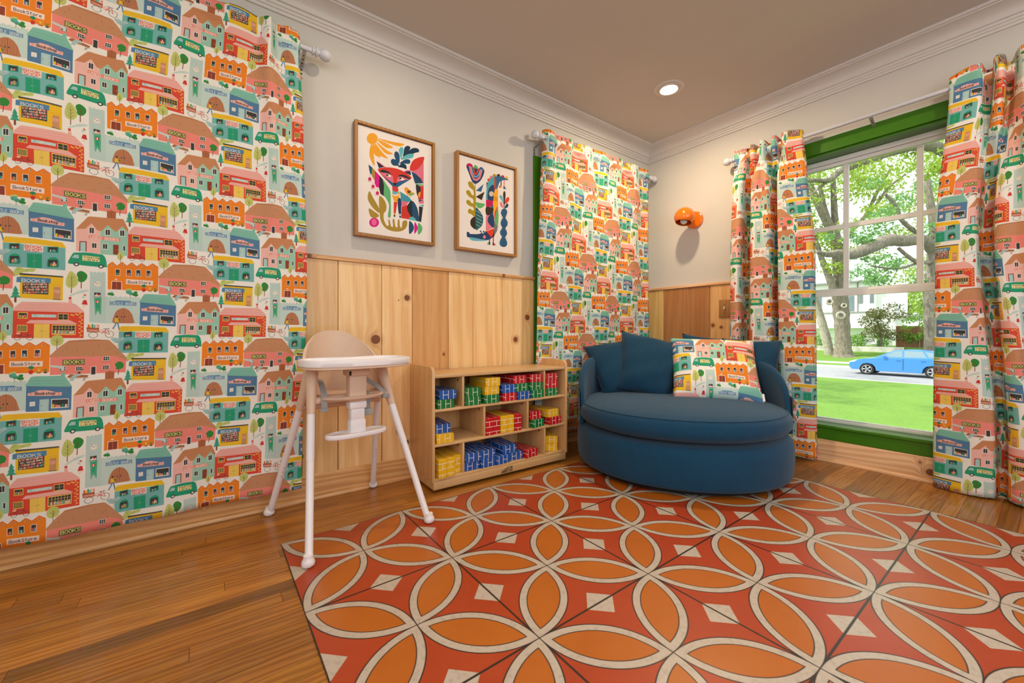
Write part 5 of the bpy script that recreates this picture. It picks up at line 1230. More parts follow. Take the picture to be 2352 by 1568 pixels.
# windows ------------------------------------------------------------------
def window(name, conv, a, b, detail=True):
    """conv(s, out, z): s along the wall, out >0 into the room; a<b opening"""
    def bx(m, s0, s1, o0, o1, z0, z1):
        p, q = conv(s0, o0, z0), conv(s1, o1, z1)
        m.box(min(p[0], q[0]), max(p[0], q[0]), min(p[1], q[1]), max(p[1], q[1]), min(p[2], q[2]), max(p[2], q[2])); return m
    root = empty(name, conv((a + b) / 2, 0, Z0)); root['kind'] = 'structure'
    loc = Vector(root.location)
    def part(nm, m, mat, par=root, bevel=.0015):
        o = m.build(nm, mat, par, bevel=bevel, seg=1); o.data.transform(Matrix.Translation(-loc)); return o
    cw = .09
    part('casing', bx(MB(), a - cw, b + cw, .016, .001, Z1, 2.065), M_GREEN)
    part('casing', bx(MB(), a - cw, a, .016, .001, Z0, Z1), M_GREEN); part('casing', bx(MB(), b, b + cw, .016, .001, Z0, Z1), M_GREEN)
    part('apron', bx(MB(), a - cw, b + cw, .015, .001, .136, Z0), M_GREEN)
    part('sill', bx(MB(), a - cw - .01, b + cw + .01, .024, -.004, Z0, Z0 + .02), M_GREEN, bevel=.004)
    m = MB(); bx(m, a - .001, a + .012, 0, -.11, Z0 + .02, Z1); bx(m, b - .012, b + .001, 0, -.11, Z0 + .02, Z1); bx(m, a, b, 0, -.11, Z1 - .012, Z1 + .001); bx(m, a, b, -.004, -.115, Z0 - .001, Z0 + .02)
    part('jamb_lining', m, M_GREEN, bevel=0)
    f = .05; a1, b1 = a + .012, b - .012; zt, zb = Z1 - .012, Z0 + .02
    m = MB(); bx(m, a1, a1 + f, -.105, -.17, zb, zt); bx(m, b1 - f, b1, -.105, -.17, zb, zt); bx(m, a1 + f, b1 - f, -.105, -.17, zt - .03, zt); bx(m, a1 + f, b1 - f, -.105, -.17, zb, zb + .02)
    fr = part('frame', m, M_WHITE, bevel=.002)
    ga, gb_ = a1 + f + .022, b1 - f - .022
    m = MB(); bx(m, ga - .022, ga, -.118, -.148, 1.06, zt - .03); bx(m, gb_, gb_ + .022, -.118, -.148, 1.06, zt - .03); bx(m, ga, gb_, -.118, -.148, zt - .055, zt - .03); bx(m, ga, gb_, -.118, -.148, 1.06, 1.107)
    us = part('upper_sash', m, M_WHITE)
    m = MB(); bx(m, ga - .022, ga, -.108, -.138, zb + .02, 1.06); bx(m, gb_, gb_ + .022, -.108, -.138, zb + .02, 1.06); bx(m, ga, gb_, -.108, -.138, zb + .02, zb + .026); bx(m, ga - .022, gb_ + .022, -.104, -.118, 1.056, 1.092)
    ls = part('lower_sash', m, M_WHITE)
    zg0, zg1 = 1.107, zt - .055
    cols = [ga + (gb_ - ga) * i / 3 for i in range(4)]; rows = [zg0, 1.511, zg1]
    if detail:
        for c_ in cols[1:3]: part('muntin', bx(MB(), c_ - .014, c_ + .014, -.122, -.142, zg0, zg1), M_WHITE, us)
        for i in range(3): part('muntin', bx(MB(), cols[i], cols[i + 1], -.123, -.141, 1.496, 1.526), M_WHITE, us)
    for i in range(3):
        for j in range(2): part('pane', bx(MB(), cols[i], cols[i + 1], -.131, -.134, rows[j], rows[j + 1]), M_GLASS, us, bevel=0)
    part('pane', bx(MB(), ga, gb_, -.122, -.125, zb + .026, 1.058), M_GLASS, ls, bevel=0)
    return root
window('window_1', lambda s, o, z: (-o, s, z), -2.165, -0.97)
window('window_2', lambda s, o, z: (s, -o, z), -4.10, -2.915, False)
window('window_3', lambda s, o, z: (s, -o, z), -1.26, -0.22, False)
# unseen window frames added behind the camera to hold the fill lights
for nm, horiz, c0, c1, z0, z1 in (('fill_window_front', True, -4.05, -1.05, .92, 2.32), ('fill_window_left', False, -3.95, -2.05, .95, 2.25)):
    m = MB(); t = .06
    def bxx(s0, s1, za, zb_):
        if horiz: m.box(s0, s1, YF - .08, YF + .015, za, zb_)
        else: m.box(XL - .08, XL + .015, s0, s1, za, zb_)
    bxx(c0 - t, c0, z0 - t, z1); bxx(c1, c1 + t, z0 - t, z1); bxx(c0, c1, z0 - t, z0); bxx(c0, c1, z1 - t * .6, z1); bxx((c0 + c1) / 2 - .03, (c0 + c1) / 2 + .03, z0, z1)
    tag(m.build(nm, M_WHITE), kind='structure')

# recessed ceiling lamps --------------------------------------------------
k = NT('lamp_lens'); k.b.inputs['Emission Color'].default_value = (1.0, .80, .52, 1); k.b.inputs['Emission Strength'].default_value = 14.0; M_LENS = k.m
def downlight(x, y, label, watts, col=(1.0, .82, .60)):
    r = empty('recessed_light', (x, y, H)); tag(r, label, 'light', 'recessed ceiling lights')
    MB().lathe([(.056, -.012), (.060, -.002), (.082, -.006), (.092, -.003), (.094, 0.0), (.056, 0.0)], 40, close=True).build('trim_ring', M_TRIM, r, smooth=True)
    MB().lathe([(0.0001, -.006), (.04, -.0058), (.0555, -.004), (.0555, -.001), (.0001, -.001)], 32).build('lens', M_LENS, r, smooth=True)
    o = area('downlight_beam', (x, y, H - .016), (0, 0, -1), .07, .07, watts, col, 'DISK'); return r
downlight(-.735, -.672, 'lit recessed ceiling light near the room corner', 18, (1.0, .77, .50))
LAMP2 = [(-2.45, -.70), (-4.1, -.72), (-.735, -2.35), (-2.45, -2.6), (-4.1, -2.6)]  # unseen lamps on an assumed grid, added to light the room
for i, (x, y) in enumerate(LAMP2): downlight(x, y, 'unseen recessed ceiling light added to light the room', 5.6)
# ------------------------------------------------------------------ rug
rk = NT('vinyl_tile_mat'); rk.b.inputs['Roughness'].default_value = 0.37; rk.b.inputs['Specular IOR Level'].default_value = 0.5
P_ = rk.n('NewGeometry').outputs['Position']; sep = rk.n('SeparateXYZ'); rk.l(P_, sep.inputs[0])
T_ = 0.485; RX, RY = -2.962, -0.415
gx = rk.math('SUBTRACT', sep.outputs[0], RX); gy = rk.math('SUBTRACT', sep.outputs[1], RY)
# distance to the tile grid lines and to the rotated lattice of petals
def tri(v, per):            # signed distance to nearest multiple of per
    return rk.math('SUBTRACT', rk.math('MODULO', rk.math('ADD', rk.math('MODULO', rk.math('ADD', v, per / 2), per), per), per), per / 2)
lx, ly = tri(gx, T_), tri(gy, T_)
line = rk.math('MINIMUM', rk.math('ABSOLUTE', lx), rk.math('ABSOLUTE', ly))
S_ = T_ / math.sqrt(2)
u = rk.math('MULTIPLY', rk.math('ADD', gx, gy), 1 / math.sqrt(2)); v = rk.math('MULTIPLY', rk.math('SUBTRACT', gx, gy), 1 / math.sqrt(2))
pu, pv = tri(u, S_), tri(v, S_)
# diagonal lattice: corners and tile centres; petals follow its edges
R_ = 0.2345
def petal(along, across):   # lens between lattice points at +-S/2 about the edge middle
    c = rk.math('ABSOLUTE', across); dy = rk.math('ADD', c, math.sqrt(R_ ** 2 - (S_ / 2) ** 2))
    return rk.math('SQRT', rk.math('ADD', rk.math('MULTIPLY', along, along), rk.math('MULTIPLY', dy, dy)))
mu, mv = tri(rk.math('ADD', u, S_ / 2), S_), tri(rk.math('ADD', v, S_ / 2), S_)
d1 = petal(mu, pv); d2 = petal(mv, pu); dd = rk.math('MINIMUM', d1, d2)     # < R_ inside a petal
dia = rk.math('MINIMUM', rk.math('ADD', rk.math('ABSOLUTE', lx), rk.math('ABSOLUTE', tri(rk.math('ADD', gy, T_ / 2), T_))), rk.math('ADD', rk.math('ABSOLUTE', ly), rk.math('ABSOLUTE', tri(rk.math('ADD', gx, T_ / 2), T_))))
worn = rk.noise(P_, 5, 5, 0.65); sp = rk.noise(P_, 70, 3, 0.6)
red = rk.mix(worn, srgb('a83a17'), srgb('c04c22')); org = rk.mix(worn, srgb('b65c16'), srgb('ca741f'))
crm = rk.mix(rk.math('MULTIPLY', rk.smooth(sp, .45, .75), .5), srgb('cabeb0'), srgb('a39586')); blk = srgb('2c211c')
aa = 0.0012
def less(a, b): 
    nd = rk.n('MapRange'); rk.l(a, nd.inputs[0]); nd.inputs[1].default_value = b - aa; nd.inputs[2].default_value = b + aa; nd.inputs[3].default_value = 1; nd.inputs[4].default_value = 0; return nd.outputs[0]
c = red
c = rk.mix(less(dia, 0.056), c, crm)
c = rk.mix(less(line, 0.0032), c, blk)
c = rk.mix(less(dd, R_ + 0.0018), c, blk); c = rk.mix(less(dd, R_ - 0.0018), c, crm)
c = rk.mix(less(dd, R_ - 0.0225), c, blk); c = rk.mix(less(dd, R_ - 0.0255), c, org)
c = rk.mix(rk.math('MULTIPLY', less(line, 0.0020), less(dd, R_ + .1)), c, c)
rk.l(c, rk.b.inputs['Base Color']); rk.bump(sp, 0.05, 0.0005)
rug = MB().box(RX, -0.535, -3.6, RY, 0.0002, 0.0032).build('rug', rk.m, bevel=.001)
tag(rug, 'orange vinyl floor mat with cream petal tile pattern and black lines', 'rug')

# ------------------------------------------------------------------ curtains and rods
def resample(pts, N):
    q = np.array(catmull(pts, 8)); s = np.concatenate([[0], np.cumsum(np.hypot(*np.diff(q, axis=0).T))]); t = np.linspace(0, s[-1], N)
    return np.stack([np.interp(t, s, q[:, 0]), np.interp(t, s, q[:, 1])], 1), s[-1]
def curtain(name, conv, secs, ztop, zbot, N, ref, label, header=0.004, nz=90, seed=1, rod_z=2.164):
    """secs: [(z, [(along,out)...])] from the top down; ref: (along, u_mm, z, v_mm) that fixes the print"""
    rs = [(z,) + resample(p, N) for z, p in secs]
    width = rs[min(len(rs) - 1, 1)][2]; mid = rs[min(len(rs) - 1, 1)][1]
    fr = np.linspace(0, 1, N); i0 = int(np.argmin(np.abs(mid[:, 0] - ref[0]))); u0 = ref[1] / 1000 - fr[i0] * width
    rg = np.random.default_rng(seed); ph = rg.uniform(0, 6.28, 8)
    vs = []; uv = []
    zs = np.concatenate([np.linspace(ztop, ztop - .12, 14)[:-1], np.linspace(ztop - .12, zbot, nz - 13)])
    for z in zs:
        a = rs[0]; b = rs[0]
        for k_ in range(len(rs) - 1):
            if z <= rs[k_][0]: a, b = rs[k_], rs[k_ + 1]
        if z > rs[0][0]: f = 0; b = a = rs[0]
        elif z <= rs[-1][0]: a = b = rs[-1]; f = 0
        else: f = (a[0] - z) / (a[0] - b[0]); f = f * f * (3 - 2 * f)
        p = a[1] * (1 - f) + b[1] * f
        for i in range(N):
            al, ou = p[i]
            ou = ou + .0022 * math.sin(9 * al + 4.1 * z + ph[0]) + .0016 * math.sin(23 * al - 7 * z + ph[1]) + .0010 * math.sin(41 * al + 13 * z + ph[2])
            ou = max(ou, .104 - 1.6 * max(0.0, abs(z - rod_z) - .018))
            zz = z + header * math.sin(fr[i] * width * 31 + ph[3]) * max(0, (z - ztop + .1) / .1) + .003 * math.sin(fr[i] * width * 9 + ph[4]) * max(0, 1 - (z - zbot) / .3)
            vs.append(conv(al, ou, zz)); uv.append(((fr[i] * width + u0) * 1000 / TW, ((z - ref[2]) * 1000 + ref[3]) / TH))
    nr = len(zs); fs = [(r * N + i, r * N + i + 1, (r + 1) * N + i + 1, (r + 1) * N + i) for r in range(nr - 1) for i in range(N - 1)]
    me = bpy.data.meshes.new(name); me.from_pydata([tuple(v) for v in vs], [], fs); me.materials.append(M_FAB); me.shade_smooth()
    ul = me.uv_layers.new(name='UVMap'); li = np.empty(len(me.loops), np.int32); me.loops.foreach_get('vertex_index', li)
    ul.data.foreach_set('uv', np.array(uv, np.float32)[li].ravel())
    o = link(name, me); so = o.modifiers.new('thickness', 'SOLIDIFY'); so.thickness = 0.0012; so.offset = 0
    return tag(o, label, 'curtain', 'book town print curtains')
cB = lambda s, o, z: (s, -o, z)
cR = lambda s, o, z: (-o, -s, z)
def waves(a, b, o, amp, n, ph=0):
    return [(a + (b - a) * t, o + amp * math.sin(t * n * 2 * PI + ph)) for t in np.linspace(0, 1, n * 6 + 1)]
curtain('curtain', cB, [(2.17, waves(-4.32, -3.10, .100, .012, 4) + [(-3.05, .095), (-3.01, .088), (-2.985, .118), (-2.965, .128), (-2.945, .10), (-2.925, .082), (-2.89, .098), (-2.858, .104), (-2.843, .085)]),
    (1.75, waves(-4.32, -3.10, .096, .008, 4) + [(-3.04, .093), (-3.0, .094), (-2.97, .110), (-2.945, .116), (-2.915, .098), (-2.88, .092), (-2.85, .098), (-2.828, .09)]),
    (1.1, waves(-4.32, -3.10, .094, .005, 4) + [(-3.0, .095), (-2.95, .100), (-2.90, .094), (-2.85, .094), (-2.812, .090)]),
    (.09, waves(-4.32, -3.10, .094, .008, 4) + [(-3.0, .096), (-2.93, .098), (-2.88, .092), (-2.836, .094)])],
    2.225, .093, 150, (-3.57, 0, 1.312, 0), 'wide flat book town curtain behind the high chair, largest of the curtains', seed=2)
curtain('curtain', cB, [(2.17, [(-1.322, .065), (-1.318, .10), (-1.295, .122), (-1.255, .118), (-1.232, .10), (-1.215, .08), (-1.18, .085)] + waves(-1.14, -.16, .094, .013, 5) + [(-.13, .095)]),
    (1.75, [(-1.352, .078), (-1.34, .098), (-1.30, .112), (-1.26, .108), (-1.22, .09), (-1.18, .088)] + waves(-1.14, -.15, .094, .010, 4) + [(-.128, .094)]),
    (1.2, [(-1.382, .09), (-1.35, .098), (-1.30, .102), (-1.25, .094), (-1.20, .09)] + waves(-1.14, -.15, .094, .009, 3) + [(-.127, .094)]),
    (.09, [(-1.415, .094), (-1.35, .098), (-1.30, .10), (-1.25, .094), (-1.20, .09)] + waves(-1.14, -.15, .094, .009, 3) + [(-.127, .094)])],
    2.222, .09, 150, (-.915, 0, 1.327, 0), 'flat book town curtain on the picture wall beside the room corner', seed=5)
top3 = [(.800, .06), (.803, .10), (.83, .112), (.865, .118), (.885, .105), (.893, .06), (.905, .055), (.912, .10), (.925, .122), (.945, .12), (.955, .07), (.962, .045), (.972, .07), (.98, .118), (.997, .13), (1.012, .118), (1.02, .06), (1.032, .045), (1.045, .06), (1.053, .115), (1.068, .128), (1.082, .115), (1.09, .06), (1.10, .055), (1.108, .10), (1.125, .13), (1.15, .125), (1.19, .112), (1.222, .105), (1.228, .08)]
up3 = [(.785, .05), (.79, .11), (.82, .125), (.85, .13), (.868, .11), (.875, .04), (.895, .02), (.915, .045), (.925, .12), (.945, .14), (.975, .13), (.99, .12), (1.005, .13), (1.03, .135), (1.045, .11), (1.052, .04), (1.066, .025), (1.08, .05), (1.088, .12), (1.105, .14), (1.16, .13), (1.21, .12), (1.245, .11), (1.25, .085)]
mid3 = [(.772, .04), (.776, .10), (.79, .128), (.825, .14), (.845, .125), (.852, .05), (.868, .012), (.895, .012), (.912, .05), (.918, .12), (.94, .146), (.99, .142), (1.035, .135), (1.05, .10), (1.055, .03), (1.07, .012), (1.085, .03), (1.09, .10), (1.105, .138), (1.16, .14), (1.22, .128), (1.275, .118), (1.288, .10), (1.29, .07)]
bot3 = [(a - .004 if a < .9 else a + .008, o) for a, o in mid3]
curtain('curtain', cR, [(2.10, top3), (1.45, mid3), (1.9, up3), (.02, bot3)][0:1] + [(1.85, up3), (1.35, mid3), (.03, bot3)],
    2.142, .016, 190, (.83, 20, .954, 0), 'gathered book town curtain left of the uncovered window, behind the blue chair', .010, seed=7, rod_z=2.088)
top4 = [(1.880, .085), (1.885, .105), (1.93, .112), (1.975, .118), (1.992, .11), (2.0, .06), (2.012, .045), (2.025, .05), (2.032, .11), (2.05, .14), (2.066, .12), (2.072, .06), (2.085, .05), (2.10, .11), (2.12, .155), (2.145, .15), (2.16, .09), (2.175, .07), (2.20, .11), (2.24, .12), (2.27, .06), (2.30, .05), (2.33, .12), (2.37, .11)]
mid4 = [(1.830, .085), (1.834, .112), (1.87, .128), (1.94, .138), (1.972, .125), (1.98, .05), (1.992, .02), (2.012, .02), (2.026, .05), (2.034, .11), (2.055, .13), (2.08, .128), (2.10, .122), (2.12, .13), (2.16, .15), (2.20, .13), (2.215, .06), (2.235, .03), (2.26, .06), (2.275, .12), (2.31, .14), (2.35, .12), (2.40, .10)]
bot4 = [(1.822, .085), (1.826, .112), (1.87, .128), (1.95, .138), (1.995, .134), (2.03, .12), (2.04, .06), (2.055, .04), (2.07, .06), (2.078, .11), (2.095, .14), (2.12, .15), (2.14, .14), (2.15, .06), (2.16, .04), (2.18, .05), (2.2, .12), (2.22, .15), (2.24, .13), (2.26, .05), (2.28, .06), (2.31, .14), (2.35, .12), (2.41, .10)]
curtain('curtain', cR, [(2.11, top4), (1.35, mid4), (.25, bot4)], 2.150, .010, 190, (1.945, 0, .356, 0), 'gathered book town curtain at the right side of the uncovered window', .010, seed=9, rod_z=2.088)

def finial(parent, M):
    f = MB().lathe([(0.0001, 0), (.012, 0), (.012, .012), (.019, .016), (.020, .021), (.014, .024), (.014, .028), (.0215, .032), (.0215, .038), (.014, .041), (.013, .047), (.020, .053), (.0265, .063), (.028, .074), (.025, .086), (.016, .096), (.0001, .1)], 24, M)
    return f.build('finial', M_ROD, parent, smooth=True, angle=35)
def bracket(parent, conv, s, out, z, wall_drop=.052):
    """perforated steel strap from under the rod back to the wall and down it"""
    m = MB(); w = .0085
    path = [(out, z - .014), (out * .55, z - .030), (.004, z - .045), (.004, z - .045 - wall_drop)]
    vs = []
    for o, zz in path:
        for ds in (-w, w): vs.append(conv(s + ds, o, zz))
        for ds in (-w, w): vs.append(conv(s + ds, o - .0015 if o < .01 else o, zz - .0025))
    fs = []
    for i in range(3):
        a, b = i * 4, i * 4 + 4; fs += [(a, a + 1, b + 1, b), (a + 2, a + 3, b + 3, b + 2), (a, a + 2, b + 2, b), (a + 1, a + 3, b + 3, b + 1)]
    m.add(vs, fs); br = m.build('bracket', M_STEEL, parent)
    h = MB()
    for o, zz in ((out * .75, z - .0245), (out * .55, z - .0335), (out * .3, z - .0405), (.006, z - .06), (.006, z - .08)):
        c_ = Vector(conv(s, o, zz)); h.lathe([(0.0001, -.002), (.0028, -.002), (.0028, .003), (.0001, .003)], 8, Matrix.Translation(c_))
    h.build('screw_hole', M_DARK, br)['kind'] = 'stuff'
    return br
def rod(label, conv, s0, s1, out, z, brackets, dirv):
    c0 = Vector(conv(s0, out, z)); root = empty('curtain_rod', c0); tag(root, label, 'curtain rod', 'white curtain rods')
    d = (Vector(conv(s1, out, z)) - c0); L = d.length; dn = d.normalized(); loc = Matrix.Translation(-c0)
    r = MB().tube([Vector((0, 0, 0)), d], .0115, 16).build('rod', M_ROD, root, smooth=True, angle=50)
    q = dn.to_track_quat('Z', 'Y').to_matrix().to_4x4()
    finial(root, Matrix.Translation(d) @ q); finial(root, (-dn).to_track_quat('Z', 'Y').to_matrix().to_4x4())
    for s in brackets:
        b = bracket(root, conv, s, out, z); b.data.transform(loc); b.children[0].data.transform(loc)
    return root
rod('white curtain rod with ball finial over the large flat curtain', cB, -4.40, -2.805, .090, 2.163, (-2.822, -4.36), None)
rod('white curtain rod with ball finials over the corner curtain', cB, -1.332, -.115, .090, 2.165, (-1.340, -.105), None)
rod('long white curtain rod across the uncovered window', cR, .818, 2.43, .090, 2.088, (.86, 1.565, 2.40), None)

# ------------------------------------------------------------------ framed prints
M_BLACKIN = plain('frame_shadow_gap', '241a12', 0.8)
def framed(label, x0, x1, mat):
    z0, z1 = 1.327, 1.926; root = empty('framed_print', ((x0 + x1) / 2, 0, z0)); tag(root, label, 'picture', 'animal prints in oak frames')
    w = (x1 - x0) / 2; h = z1 - z0; t = .0145
    for a in ((-w, -w + t, 0, h), (w - t, w, 0, h), (-w + t, w - t, 0, t), (-w + t, w - t, h - t, h)):
        o = MB().box(a[0], a[1], -.042, -.002, a[2], a[3]).build('frame_side', M_FRAME, root, bevel=.001, seg=1)
    MB().box(-w + t, w - t, -.010, -.003, t, h - t).build('backing', M_BLACKIN, root)
    g = .0035; cw, ch = w - t - g, h - t - g
    m = MB().box(-cw, cw, -.030, -.010, t + g, ch); o = m.build('canvas', mat, root, bevel=.001, seg=1)
    me = o.data; ul = me.uv_layers.new(name='UVMap')
    for lp in me.loops:
        c_ = me.vertices[lp.vertex_index].co; ul.data[lp.index].uv = ((c_.x + cw) / (2 * cw), (c_.z - t - g) / (ch - t - g))
    return root
framed('framed print of a red fox with a bird and a yellow sun', -2.578, -2.124, M_FOX)
framed('framed print of an upside down crocodile beside a blue vase', -1.979, -1.519, M_CROC)

# ------------------------------------------------------------------ block shelf
ANG = math.atan2(-.338 + .317, -1.362 + 2.267)
SHX, SHY = -2.267, -.317
shelf = empty('block_shelf', (SHX, SHY, 0), ANG); tag(shelf, 'low birch storage shelf full of toy brick blocks', 'shelf')
W0, W1, D = -.009, .924, .295
def sidepanel(s0, s1):
    pr = [(0.0, .054), (0.0, .615), (.006, .630), (.020, .640), (.035, .645), (D, .645), (D, .054)]
    return MB().prism(pr, 'x', s0, s1).build('side_panel', M_BIRCH, shelf, bevel=.003)
sp1 = sidepanel(W0, .008); sp2 = sidepanel(.905, W1)
MB().box(.008, .905, .004, D, .585, .603).build('top_board', M_BIRCHX, shelf, bevel=.003)
MB().box(.008, .905, .004, D - .008, .411, .425).build('shelf_board', M_BIRCHX, shelf, bevel=.002)
MB().box(.008, .905, .004, D - .008, .232, .246).build('shelf_board', M_BIRCHX, shelf, bevel=.002)
MB().box(.008, .905, .004, D - .008, .057, .072).build('shelf_board', M_BIRCHX, shelf, bevel=.002)
for s, z0, z1 in ((.167, .425, .585), (.733, .425, .585), (.300, .246, .411), (.603, .246, .411), (.168, .072, .232), (.735, .072, .232)):
    d_ = MB().box(s, s + .013, .006, D - .010, z0, z1).build('divider', M_BIRCH, shelf, bevel=.002)
    h = MB().lathe([(.0001, 0), (.006, 0), (.006, .0012), (.0001, .0012)], 12, Matrix.Translation((s, .055, z1 - .022)) @ Matrix.Rotation(-PI / 2, 4, 'Y'))
    h.build('cam_cap', plain('cam_cap_brown', '4a3018', .5) if 'cam_cap_brown' not in bpy.data.materials else bpy.data.materials['cam_cap_brown'], d_)
MB().box(.004, .909, D - .008, D - .001, .058, .603).build('back_panel', M_BIRCH, shelf)
kick = MB().box(-.002, .908, -.002, D - .012, .015, .0565).build('base_plinth', M_BIRCHX, shelf, bevel=.004)
for (s, d_) in ((.06, .06), (.85, .06), (.06, .24), (.85, .24)): MB().lathe([(.016, 0.0), (.018, .003), (.018, .015)], 14, Matrix.Translation((s, d_, 0))).build('glide_foot', M_DARK, shelf)
for (yy, zz) in ((.03, .59), (.15, .60), (.03, .42), (.15, .425), (.26, .42), (.03, .24), (.15, .245), (.03, .065), (.15, .07)):
    MB().lathe([(.0001, 0), (.0022, 0), (.0022, .0006), (.0001, .0006)], 8, Matrix.Translation((W0, yy, zz)) @ Matrix.Rotation(-PI / 2, 4, 'Y')).build('screw', M_DARK, sp1)
# maker's mark on the plinth: growing bars and lettering
lg = MB(); bs = [(.416, .010), (.4235, .013), (.431, .017), (.4385, .021), (.446, .025)]
for i, (s, hh) in enumerate(bs):
    lg.box(s - .0024, s + .0024, -.0028, -.0021, .021, .021 + hh * .8)
    if i < 5: lg.box(s - .0024, s + .0024, -.0028, -.0021, .021 + hh * .8 + .0022, .021 + hh * .8 + .0058)
def stroke_geo(m, strokes, w, y0, y1):
    for st in strokes:
        for p, q in zip(st, st[1:]):
            p, q = np.array(p), np.array(q); d_ = q - p; l = np.hypot(*d_)
            if l < 1e-6: continue
            d_ = d_ / l * w / 2; n_ = np.array([-d_[1], d_[0]]); a = [p - n_ - d_, q - n_ + d_, q + n_ + d_, p + n_ - d_]
            m.prism([tuple(x) for x in a], 'y', y0, y1)
stroke_geo(lg, lettering('ECR', (.4535, .0345), (.4905, .0345), .0155, .003), .0026, -.0028, -.0021)
stroke_geo(lg, lettering('4 KIDS', (.4535, .0215), (.4905, .0215), .0095, .002), .0017, -.0028, -.0021)
lg.build('maker_mark', M_DARK, kick)['kind'] = 'stuff'

# cardboard brick blocks
def block_mat(name, col):
    k = NT(name); k.b.inputs['Roughness'].default_value = 0.4; k.b.inputs['Coat Weight'].default_value = 0.1
    uv = k.n('TexCoord').outputs['UV']; b = k.n('TexBrick'); k.l(uv, b.inputs['Vector']); b.offset = .5; b.squash = 1.0
    b.inputs['Scale'].default_value = 1.0; b.inputs['Brick Width'].default_value = .093; b.inputs['Row Height'].default_value = .029; b.inputs['Mortar Size'].default_value = .0015; b.inputs['Mortar Smooth'].default_value = .1; b.inputs['Bias'].default_value = 0
    f = k.noise(k.n('TexCoord').outputs['Object'], 40, 3)
    c_ = srgb(col); col_o = k.mix(f, tuple(x * .88 for x in c_[:3]) + (1,), c_)
    k.l(col_o, b.inputs['Color1']); k.l(col_o, b.inputs['Color2']); b.inputs['Mortar'].default_value = srgb('efe9dc')
    k.l(b.outputs['Color'], k.b.inputs['Base Color']); return k.m
BW, BD, BH = .096, .19, .0465
BMESH = {}
for nm, col in (('red', 'c8121e'), ('green', '0f7a38'), ('blue', '1557b0'), ('yellow', 'f0bd14')):
    me = MB().box(-BW / 2, BW / 2, 0, BD, 0, BH).mesh('block_' + nm, block_mat('brick_card_' + nm, col), bevel=.0012, seg=1)
    ul = me.uv_layers.new(name='UVMap')
    for p in me.polygons:
        n_ = p.normal
        for li in p.loop_indices:
            c_ = me.vertices[me.loops[li].vertex_index].co
            if abs(n_.x) > .6: q = (c_.y + .012, c_.z + .001)
            elif abs(n_.z) > .6: q = (c_.y + .02, c_.x + .060)
            else: q = (c_.z + .0235, c_.x + .060)
            ul.data[li].uv = q
    BMESH[nm] = me
A1, A2, A3 = .4255, .2465, .0725           # shelf tops
def block(col, s, d, z, label, rz=0.0, stand=False, flip=False):
    o = link('toy_block', BMESH[col]); 
    M = Matrix.Translation((s, d, z)) @ Matrix.Rotation(math.radians(rz), 4, 'Z')
    if stand: M = M @ Matrix.Translation((BH / 2, 0, BW / 2)) @ Matrix.Rotation(-PI / 2, 4, 'Y')
    if flip: M = M @ Matrix.Translation((0, 0, BH)) @ Matrix.Rotation(PI, 4, 'Y')
    o.matrix_world = Matrix.Translation((SHX, SHY, 0)) @ Matrix.Rotation(ANG, 4, 'Z') @ M
    return tag(o, label, 'toy block', 'cardboard brick blocks in the shelf')
G_ = BH + .0006
TL_, TM, TR = 'top left cubby of the shelf', 'wide top middle cubby', 'top right cubby of the shelf'
block('green', .073, .008, A1, 'green block, lower one in the ' + TL_, 2)
block('blue', .083, .006, A1 + G_, 'blue block, upper one in the ' + TL_, -2, flip=True)
block('green', .2335, .004, A1, 'lower green block of the leftmost pair in the ' + TM, 0, flip=True)
block('green', .2335, .004, A1 + G_, 'upper green block of the leftmost pair in the ' + TM, .5)
block('green', .352, .002, A1, 'green block under two yellow blocks in the ' + TM, -1)
block('yellow', .356, .004, A1 + G_, 'middle block of the stack of three with two yellow ones, ' + TM, 1)
block('yellow', .360, .002, A1 + 2 * G_, 'topmost yellow block of the stack in the ' + TM, -1)
block('red', .478, .004, A1, 'red block under a blue block in the ' + TM, 1)
block('blue', .472, .004, A1 + G_, 'blue block lying on a red block in the ' + TM, 0, flip=True)
block('red', .556, .012, A1 + 2 * G_, 'top red block left of the other top red block, ' + TM, 1.5)
block('blue', .580, .002, A1, 'blue block in the bottom layer of the ' + TM, .5, flip=True)
block('green', .572, .012, A1 + G_, 'green block between blue block and red block, ' + TM, 0)
block('green', .682, .002, A1, 'bottom green block at the right end of the ' + TM, 1)
block('green', .675, .006, A1 + G_, 'second green block up at the right end of the ' + TM, 0)
block('red', .676, .006, A1 + 2 * G_, 'red block on top at the right end of the ' + TM, -.5)
block('green', .805, .012, A1, 'green block at the bottom of the ' + TR, 1, flip=True)
block('red', .808, .014, A1 + G_, 'middle red block in the ' + TR, 0)
block('red', .806, .014, A1 + 2 * G_, 'topmost red block in the ' + TR, -1, flip=True)
ML, MM_, MR = 'middle row left cubby', 'middle row centre cubby', 'middle row right cubby'
block('yellow', .066, .002, A2, 'yellow block under a blue block in the ' + ML, -3)
block('blue', .060, .030, A2 + G_, 'blue block on a yellow block in the ' + ML, -4, flip=True)
for i, (col, s, lab) in enumerate((('red', .338, 'leftmost upright red block in the '), ('red', .3865, 'second upright red block from left in the '), ('yellow', .4365, 'left one of two upright yellow blocks in the '), ('yellow', .4855, 'right one of two upright yellow blocks in the '), ('red', .5355, 'rightmost upright red block in the '))):
    block(col, s, .004 + .003 * (i % 2), A2, lab + MM_, 0, stand=True)
block('green', .690, .003, A2, 'green block under a red block in the ' + MR, 9)
block('red', .680, .016, A2 + G_, 'red block on a green block in the ' + MR, 5, flip=True)
block('red', .826, .004, A2, 'red block under a yellow block in the ' + MR, 3, flip=True)
block('yellow', .812, .006, A2 + G_, 'yellow block on a red block in the ' + MR, 7)
BL_, BM, BR = 'bottom left cubby', 'wide bottom cubby', 'bottom right cubby'
